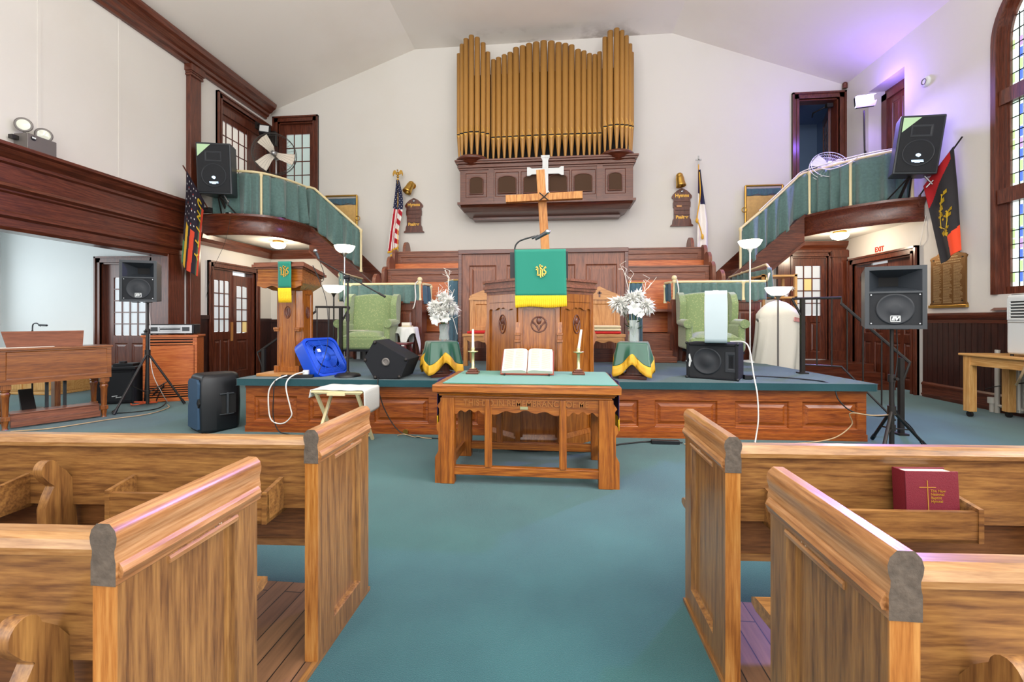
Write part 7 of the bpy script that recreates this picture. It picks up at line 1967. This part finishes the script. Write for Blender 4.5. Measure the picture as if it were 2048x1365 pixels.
# table with portable air conditioner, radiator
t = thing('side_table', 'blond wooden table on casters below the stained glass window', 'table', (5.62, 5.7, 0))
m = MB(); m.box(5.33, 5.93, 5.0, 6.34, .80, .83); m.build('table_top', 'blond_y', t, bev=.008)
for (a, b, c, e) in ((5.37, 5.40, 5.06, 6.28), (5.86, 5.89, 5.06, 6.28), (5.37, 5.89, 6.25, 6.28), (5.37, 5.89, 5.06, 5.09)):
    m = MB(); m.box(a, b, c, e, .68, .80); m.build('apron', 'blond_y', t)
for (x_, y_) in ((5.40, 6.25), (5.86, 6.25), (5.40, 5.09), (5.86, 5.09)):
    m = MB(); m.box(x_-.045, x_+.045, y_-.045, y_+.045, .075, .80); l = m.build('leg', 'blond_z', t, bev=.004)
    m = MB(); m.cyl((x_-.015, y_, .038), (x_+.015, y_, .038), .036); m.cyl((x_, y_, .05), (x_, y_, .09), .012); m.build('caster', 'iron', l)
t = thing('air_conditioner', 'white portable air conditioner standing on the blond table', 'air conditioner', (5.66, 5.70, .832))
m = MB(); m.box(5.475, 5.82, 5.52, 5.875, .855, 1.57); m.build('housing', 'white', t, bev=.03, seg=4)
m = MB(); m.M = on_right(5.475); m.framed(-5.85, -5.545, 1.27, 1.53, -.012, -.001, [(-5.82, -5.575, 1.29+.036*k, 1.314+.036*k) for k in range(6)], d=.010, bw=.004, raise_=False, pm=1); m.build('vent_grille', ['white', 'darkhole'], t)
m = MB(); m.box(5.50, 5.70, 5.56, 5.84, 1.568, 1.576); m.build('control_panel', 'charcoal', t, bev=.003)
m = MB(); m.M = on_right(5.475); m.box(-5.86, -5.54, -.003, 0, 1.235, 1.245); m.build('seam', 'ink', t)
for (a, b) in ((5.51, 5.56), (5.51, 5.84), (5.78, 5.56), (5.78, 5.84)):
    m = MB(); m.cyl((a, b, .832), (a, b, .86), .016); m.build('caster', 'iron', t)
cord('cord', [(5.47, 5.55, .9), (5.38, 5.5, .86), (5.32, 5.48, .78), (5.33, 5.55, .62), (5.42, 5.7, .5)], 'cord_t', 'thick cream cord hanging over the edge of the blond table', .012)
t = thing('radiator', 'cream column radiator under the stained glass window', 'radiator', (6.0, 5.75, 0))
for k in range(12):
    m = MB(); y = 5.20+.105*k
    for x_ in (5.975, 6.04): m.cyl((x_, y, .10), (x_, y, .80), .026, n=10)
    m.box(5.96, 6.055, y-.026, y+.026, .06, .13); m.box(5.96, 6.055, y-.026, y+.026, .76, .83); m.build('radiator_column', 'radiator', t, bev=.01)
m = MB(); m.cyl((6.0, 5.2, .10), (6.0, 6.55, .10), .02); m.cyl((6.0, 6.55, .0), (6.0, 6.55, .86), .028); m.cyl((6.0, 6.62, 0), (6.0, 6.62, .12), .03); m.cyl((6.0, 6.62, .12), (6.0, 6.62, .2), .05); m.build('pipe_and_valve', 'radiator', t)
cord('cord', [(5.98, 6.7, .3), (5.92, 6.45, .38), (5.92, 6.0, .5), (5.9, 5.5, .6), (5.9, 5.2, .62)], 'cord_k', 'black cord slanting behind the legs of the blond table', .006)
cord('cord', [(6.08, 7.80, 3.0), (6.07, 7.84, 2.8), (6.05, 7.86, 2.6), (6.085, 7.92, 2.5)], 'cord_w', 'pale cord hanging from the right balcony end', .006)
# ------------------------------------------------------------------ pews
def pew(label, s, xin, yb, yf, L_, racks, brackets, bz=0):
    """s = -1 left of the aisle, +1 right; the pew end stands at xin, the body runs outwards"""
    t = thing('pew', label, 'pew', (xin, yb, .012), 0, 'oak pews')
    A = on_left(xin) if s < 0 else on_right(xin)
    ya, yz = (yb, yf) if s < 0 else (-yf, -yb)
    near, far = .115, .08
    pa, pb = (ya+near, yz-far) if s < 0 else (ya+far, yz-near)
    m = MB(); m.M = A
    m.framed(ya, yz, .013, .79, 0, .05, [(pa, pb, .10, .735)], d=.02, bw=.012, raise_=False); m.build('end_panel', 'oak_z', t)
    # lighter edge of the end towards the back, dark rubbed end grain above it
    ye = yb-.004
    m = MB(); x0, x1 = (xin-.05, xin) if s < 0 else (xin, xin+.05); m.box(x0, x1, ye, yb, .013, .742); m.build('end_edge', 'edgewood', t)
    c = xin + s*.025
    hp = [(.0275, .742), (.0275, .788), (.025, .80), (.0245, .812), (.0285, .825), (.030, .838), (.026, .853), (.014, .866)]
    prof = hp + [(-a, b) for a, b in hp[::-1]]
    m = MB(); m.prism([(c+a, b) for a, b in prof], 'xz', yb-.006, yf+.012, capmat=1); m.build('end_cap', ['moulding', 'endgrain'], t, bev=.002, seg=1)
    # aisle-side moulding under the cap, moulding at the panel head, rail below
    xo = xin - s*.0
    m = MB(); m.prism([(xo, .755), (xo-s*.010, .757), (xo-s*.014, .768), (xo-s*.010, .778), (xo-s*.004, .786), (xo, .788)], 'xz', yb, yf); m.build('side_moulding', 'moulding', t)
    m = MB(); m.prism([(xo+s*.012, .715), (xo-s*.003, .722), (xo-s*.005, .732), (xo-s*.002, .738), (xo+s*.012, .738)], 'xz', yb+near, yf-far); m.build('panel_moulding', 'moulding', t)
    m = MB()
    B = Matrix.Translation((xin+s*.05, yb, 0)) @ Matrix.Rotation(R(3.4), 4, 'Z')
    def ext(pts, name, mat, a=0, b=L_):
        m = MB(); m.M = B; m.prism(pts, 'yz', s*a, s*b); return m.build(name, mat, t)
    ext([(.035, .56), (.03, .80), (.055, .80), (.075, .56)], 'back_board', 'oak_x')
    ext([(.075, .425), (.07, .61), (.09, .61), (.10, .425)], 'lower_back_board', 'shadedoak_x')
    n = 12
    ext([(.012, .79), (.009, .805), (.015, .822), (.03, .83), (.06, .83), (.075, .822), (.08, .806), (.076, .79)], 'top_rail', 'moulding_x')
    ext([(.07, .40), (.07, .425), (.50, .432), (.555, .430), (.575, .418), (.575, .40), (.55, .39)], 'seat', 'oak_x', -.0)
    ext([(.10, .06), (.10, .40), (.125, .40), (.125, .06)], 'seat_brace', 'oak_x', .25, L_-.1) if 0 else None
    for q in (1.8, L_-.05):
        m = MB(); m.M = B; m.prism([(.08, .013), (.08, .40), (.50, .40), (.44, .30), (.46, .013)], 'yz', s*q, s*(q+.04)); m.build('seat_support', 'oak_z', t)
    m = MB(); m.box(min(xin-s*.0, xin+s*.05), max(xin, xin+s*.05), yf, yf+.09, .385, .432) if 0 else None
    for q in brackets:
        prof = [(.06, .40), (.03, .40), (-.055, .42), (-.06, .58), (-.045, .625), (-.03, .655), (-.05, .675)] + [(-.045+.028*cos(a), .72+.034*sin(a)) for a in [R(230-20*k) for k in range(12)]] + [(.01, .70), (.035, .66)]
        m = MB(); m.M = B; m.prism([(a, b+bz) for a, b in prof], 'yz', s*q, s*(q+.035)); m.build('scroll_bracket', 'oak_z', t, bev=.004)
    for (a, b, z0, z1) in racks:
        m = MB(); m.M = B
        m.box(s*a, s*b, -.075, -.06, z0, z1-.01); m.box(s*a, s*b, -.075, .05, z0, z0+.012)
        for q in (a, b-.016):
            m.prism([(-.078, z0), (.05, z0), (.04, z1+.02), (-.078, z1)], 'yz', s*q, s*(q+.016))
        m.build('book_rack', 'oak_x', t)
    # scratched number on the end
    m = MB(); m.M = A
    return t
M['shadedoak_x'] = wood('shaded lower back oak', '#4e2f18', '#6d4524', '#875a32', 'x', .4, .2)  # pew oak darkened: shade below the upper board put into the colour
M['moulding_x'] = wood('pew top rail oak', '#6b4726', '#916639', '#ae8656', 'x', .3, .45, worn=.3)
M['scuff'] = plain('pale scuff', '#b9a892', .8)
pw = []
pw.append(pew('front left oak pew beside the aisle, book racks on its back', -1, -.865, 1.52, 1.95, 4.6, [(.10, .69, .55, .66), (1.10, 2.2, .55, .66)], [.93]))
pw.append(pew('rear left oak pew nearest the camera, cut by the left edge', -1, -.865, .783, 1.19, 4.6, [(.3, 1.2, .55, .66)], [.09], -.05))
pw.append(pew('front right oak pew with the burgundy book in its rack', 1, .585, 1.57, 2.03, 4.6, [(.10, .73, .55, .66)], [1.1]))
pw.append(pew('rear right oak pew nearest the camera, cut by the right edge', 1, .585, .83, 1.25, 4.6, [], [.10, 1.2], -.04))
for t, s, xin, yb, z, k in ((pw[0], -1, -.865, 1.52, .75, 2), (pw[1], -1, -.865, .783, .75, 3), (pw[3], 1, .585, .83, .745, 4), (pw[2], 1, .585, 1.57, .75, 2)):
    m = MB(); rr = random.Random(k)
    x_ = xin - s*.0006
    for i in range(7):
        y = yb+.24+.035*rr.random(); z0 = z-.012+.02*rr.random()-.015; L2 = .003+.010*rr.random()
        m.box(x_, x_+s*.002, y, y+.002+.003*rr.random(), z0, z0+L2)
    m.build('scuff_marks', 'scuff', t)
# burgundy book
t = thing('hymnal', 'burgundy book with gold cross standing in the right pew rack', 'book', (1.25, 1.60, .563))
BM = Matrix.Translation((1.155, 1.555, .568)) @ Matrix.Rotation(R(3.4), 4, 'Z') @ Matrix.Rotation(R(-3), 4, 'X')
bw_, bh_, bt_ = .172, .2, .052
m = MB(); m.M = BM; m.box(0, bw_, -.0, .003, 0, bh_); m.box(0, bw_, bt_-.003, bt_, 0, bh_); m.box(0, .004, 0, bt_, 0, bh_); m.build('cover', 'burgundy', t, bev=.0015)
m = MB(); m.M = BM; m.box(.005, bw_-.006, .004, bt_-.004, .004, bh_-.006); m.build('page_block', 'paper', t)
m = MB(); m.M = BM; m.box(.070, .0725, -.0012, 0, .03, .170); m.box(.045, .098, -.0012, 0, .146, .1485); m.build('gold_cross', 'goldfoil', t)
text('The New\nNational\nBaptist\nHymnal', .0125, 'goldfoil', 'title', t, BM @ Matrix.Translation((.080, -.0008, .119)) @ Matrix.Rotation(R(90), 4, 'X'), .0006, align='LEFT')
# ------------------------------------------------------------------ lights
w = bpy.data.worlds.new('World'); bpy.context.scene.world = w; w.use_nodes = True
bg = w.node_tree.nodes['Background']; bg.inputs[0].default_value = (.95, .98, 1., 1); bg.inputs[1].default_value = 1.2
def area(name, loc, rot, sx, sy, e, col=(1, 1, 1)):
    d = bpy.data.lights.new(name, 'AREA'); d.shape = 'RECTANGLE'; d.size = sx; d.size_y = sy; d.energy = e; d.color = col
    o = bpy.data.objects.new(name, d); C.objects.link(o); o.location = loc; o.rotation_euler = rot; return o
def point(name, loc, e, r, col):
    d = bpy.data.lights.new(name, 'POINT'); d.energy = e; d.shadow_soft_size = r; d.color = col
    o = bpy.data.objects.new(name, d); C.objects.link(o); o.location = loc; return o
WARM = (1, .83, .62)
area('alcove_window_daylight', (-10.3, 4.0, 1.9), (0, R(-90), 0), 1.8, 5.5, 80, (.86, .95, 1))
sw = area('side_window_daylight', (5.95, .3, 2.6), (0, R(90), 0), 2.6, 5.0, 300, (.97, .99, 1)); sw.rotation_euler = (0, R(90-32), 0); sw.data.spread = R(110)
area('rear_fill_light', (-.3, -3.3, 3.4), (R(80), 0, 0), 11, 5.0, 380, (1, .98, .95))  # unseen fill panel added behind the camera for ambient brightness
# the pendant lamps of the nave hang above and behind the camera
for px, py in ((-1.9, -1.0), (2.2, -1.0), (-1.9, 2.6), (2.2, 2.6), (-.1, 1.0)):
    point('pendant_lamp', (px, py, 4.9), 60, .35, (1, .98, .95))
    area('ceiling_fill_light', (px, py, 4.95), (R(180), 0, 0), 1.2, 1.2, 120, (1, .97, .95))  # unseen upward panel added to brighten the ceiling
point('left_dome_light', (-5.86, 8.72, 2.66), 26, .10, WARM)
point('right_dome_light', (5.36, 8.8, 2.66), 30, .10, WARM)
lb = area('led_beam', (5.70, 8.66, 5.34), (0, 0, 0), .3, .22, 170, (.36, .27, 1)); lb.rotation_euler = Vector((-3.6, -4.2, -4.7)).to_track_quat('-Z', 'Y').to_euler(); lb.data.spread = R(110)
point('led_spill', (5.72, 8.60, 5.36), 45, .08, (.28, .14, 1))
sc = bpy.context.scene
sc.view_settings.view_transform = 'Standard'; sc.view_settings.look = 'None'; sc.view_settings.gamma = 1; sc.view_settings.exposure = .12
sc.view_settings.use_curve_mapping = False
sc.cycles.use_denoising = True
sc.cycles.max_bounces = 8; sc.cycles.diffuse_bounces = 5
sc.cycles.sample_clamp_indirect = 6
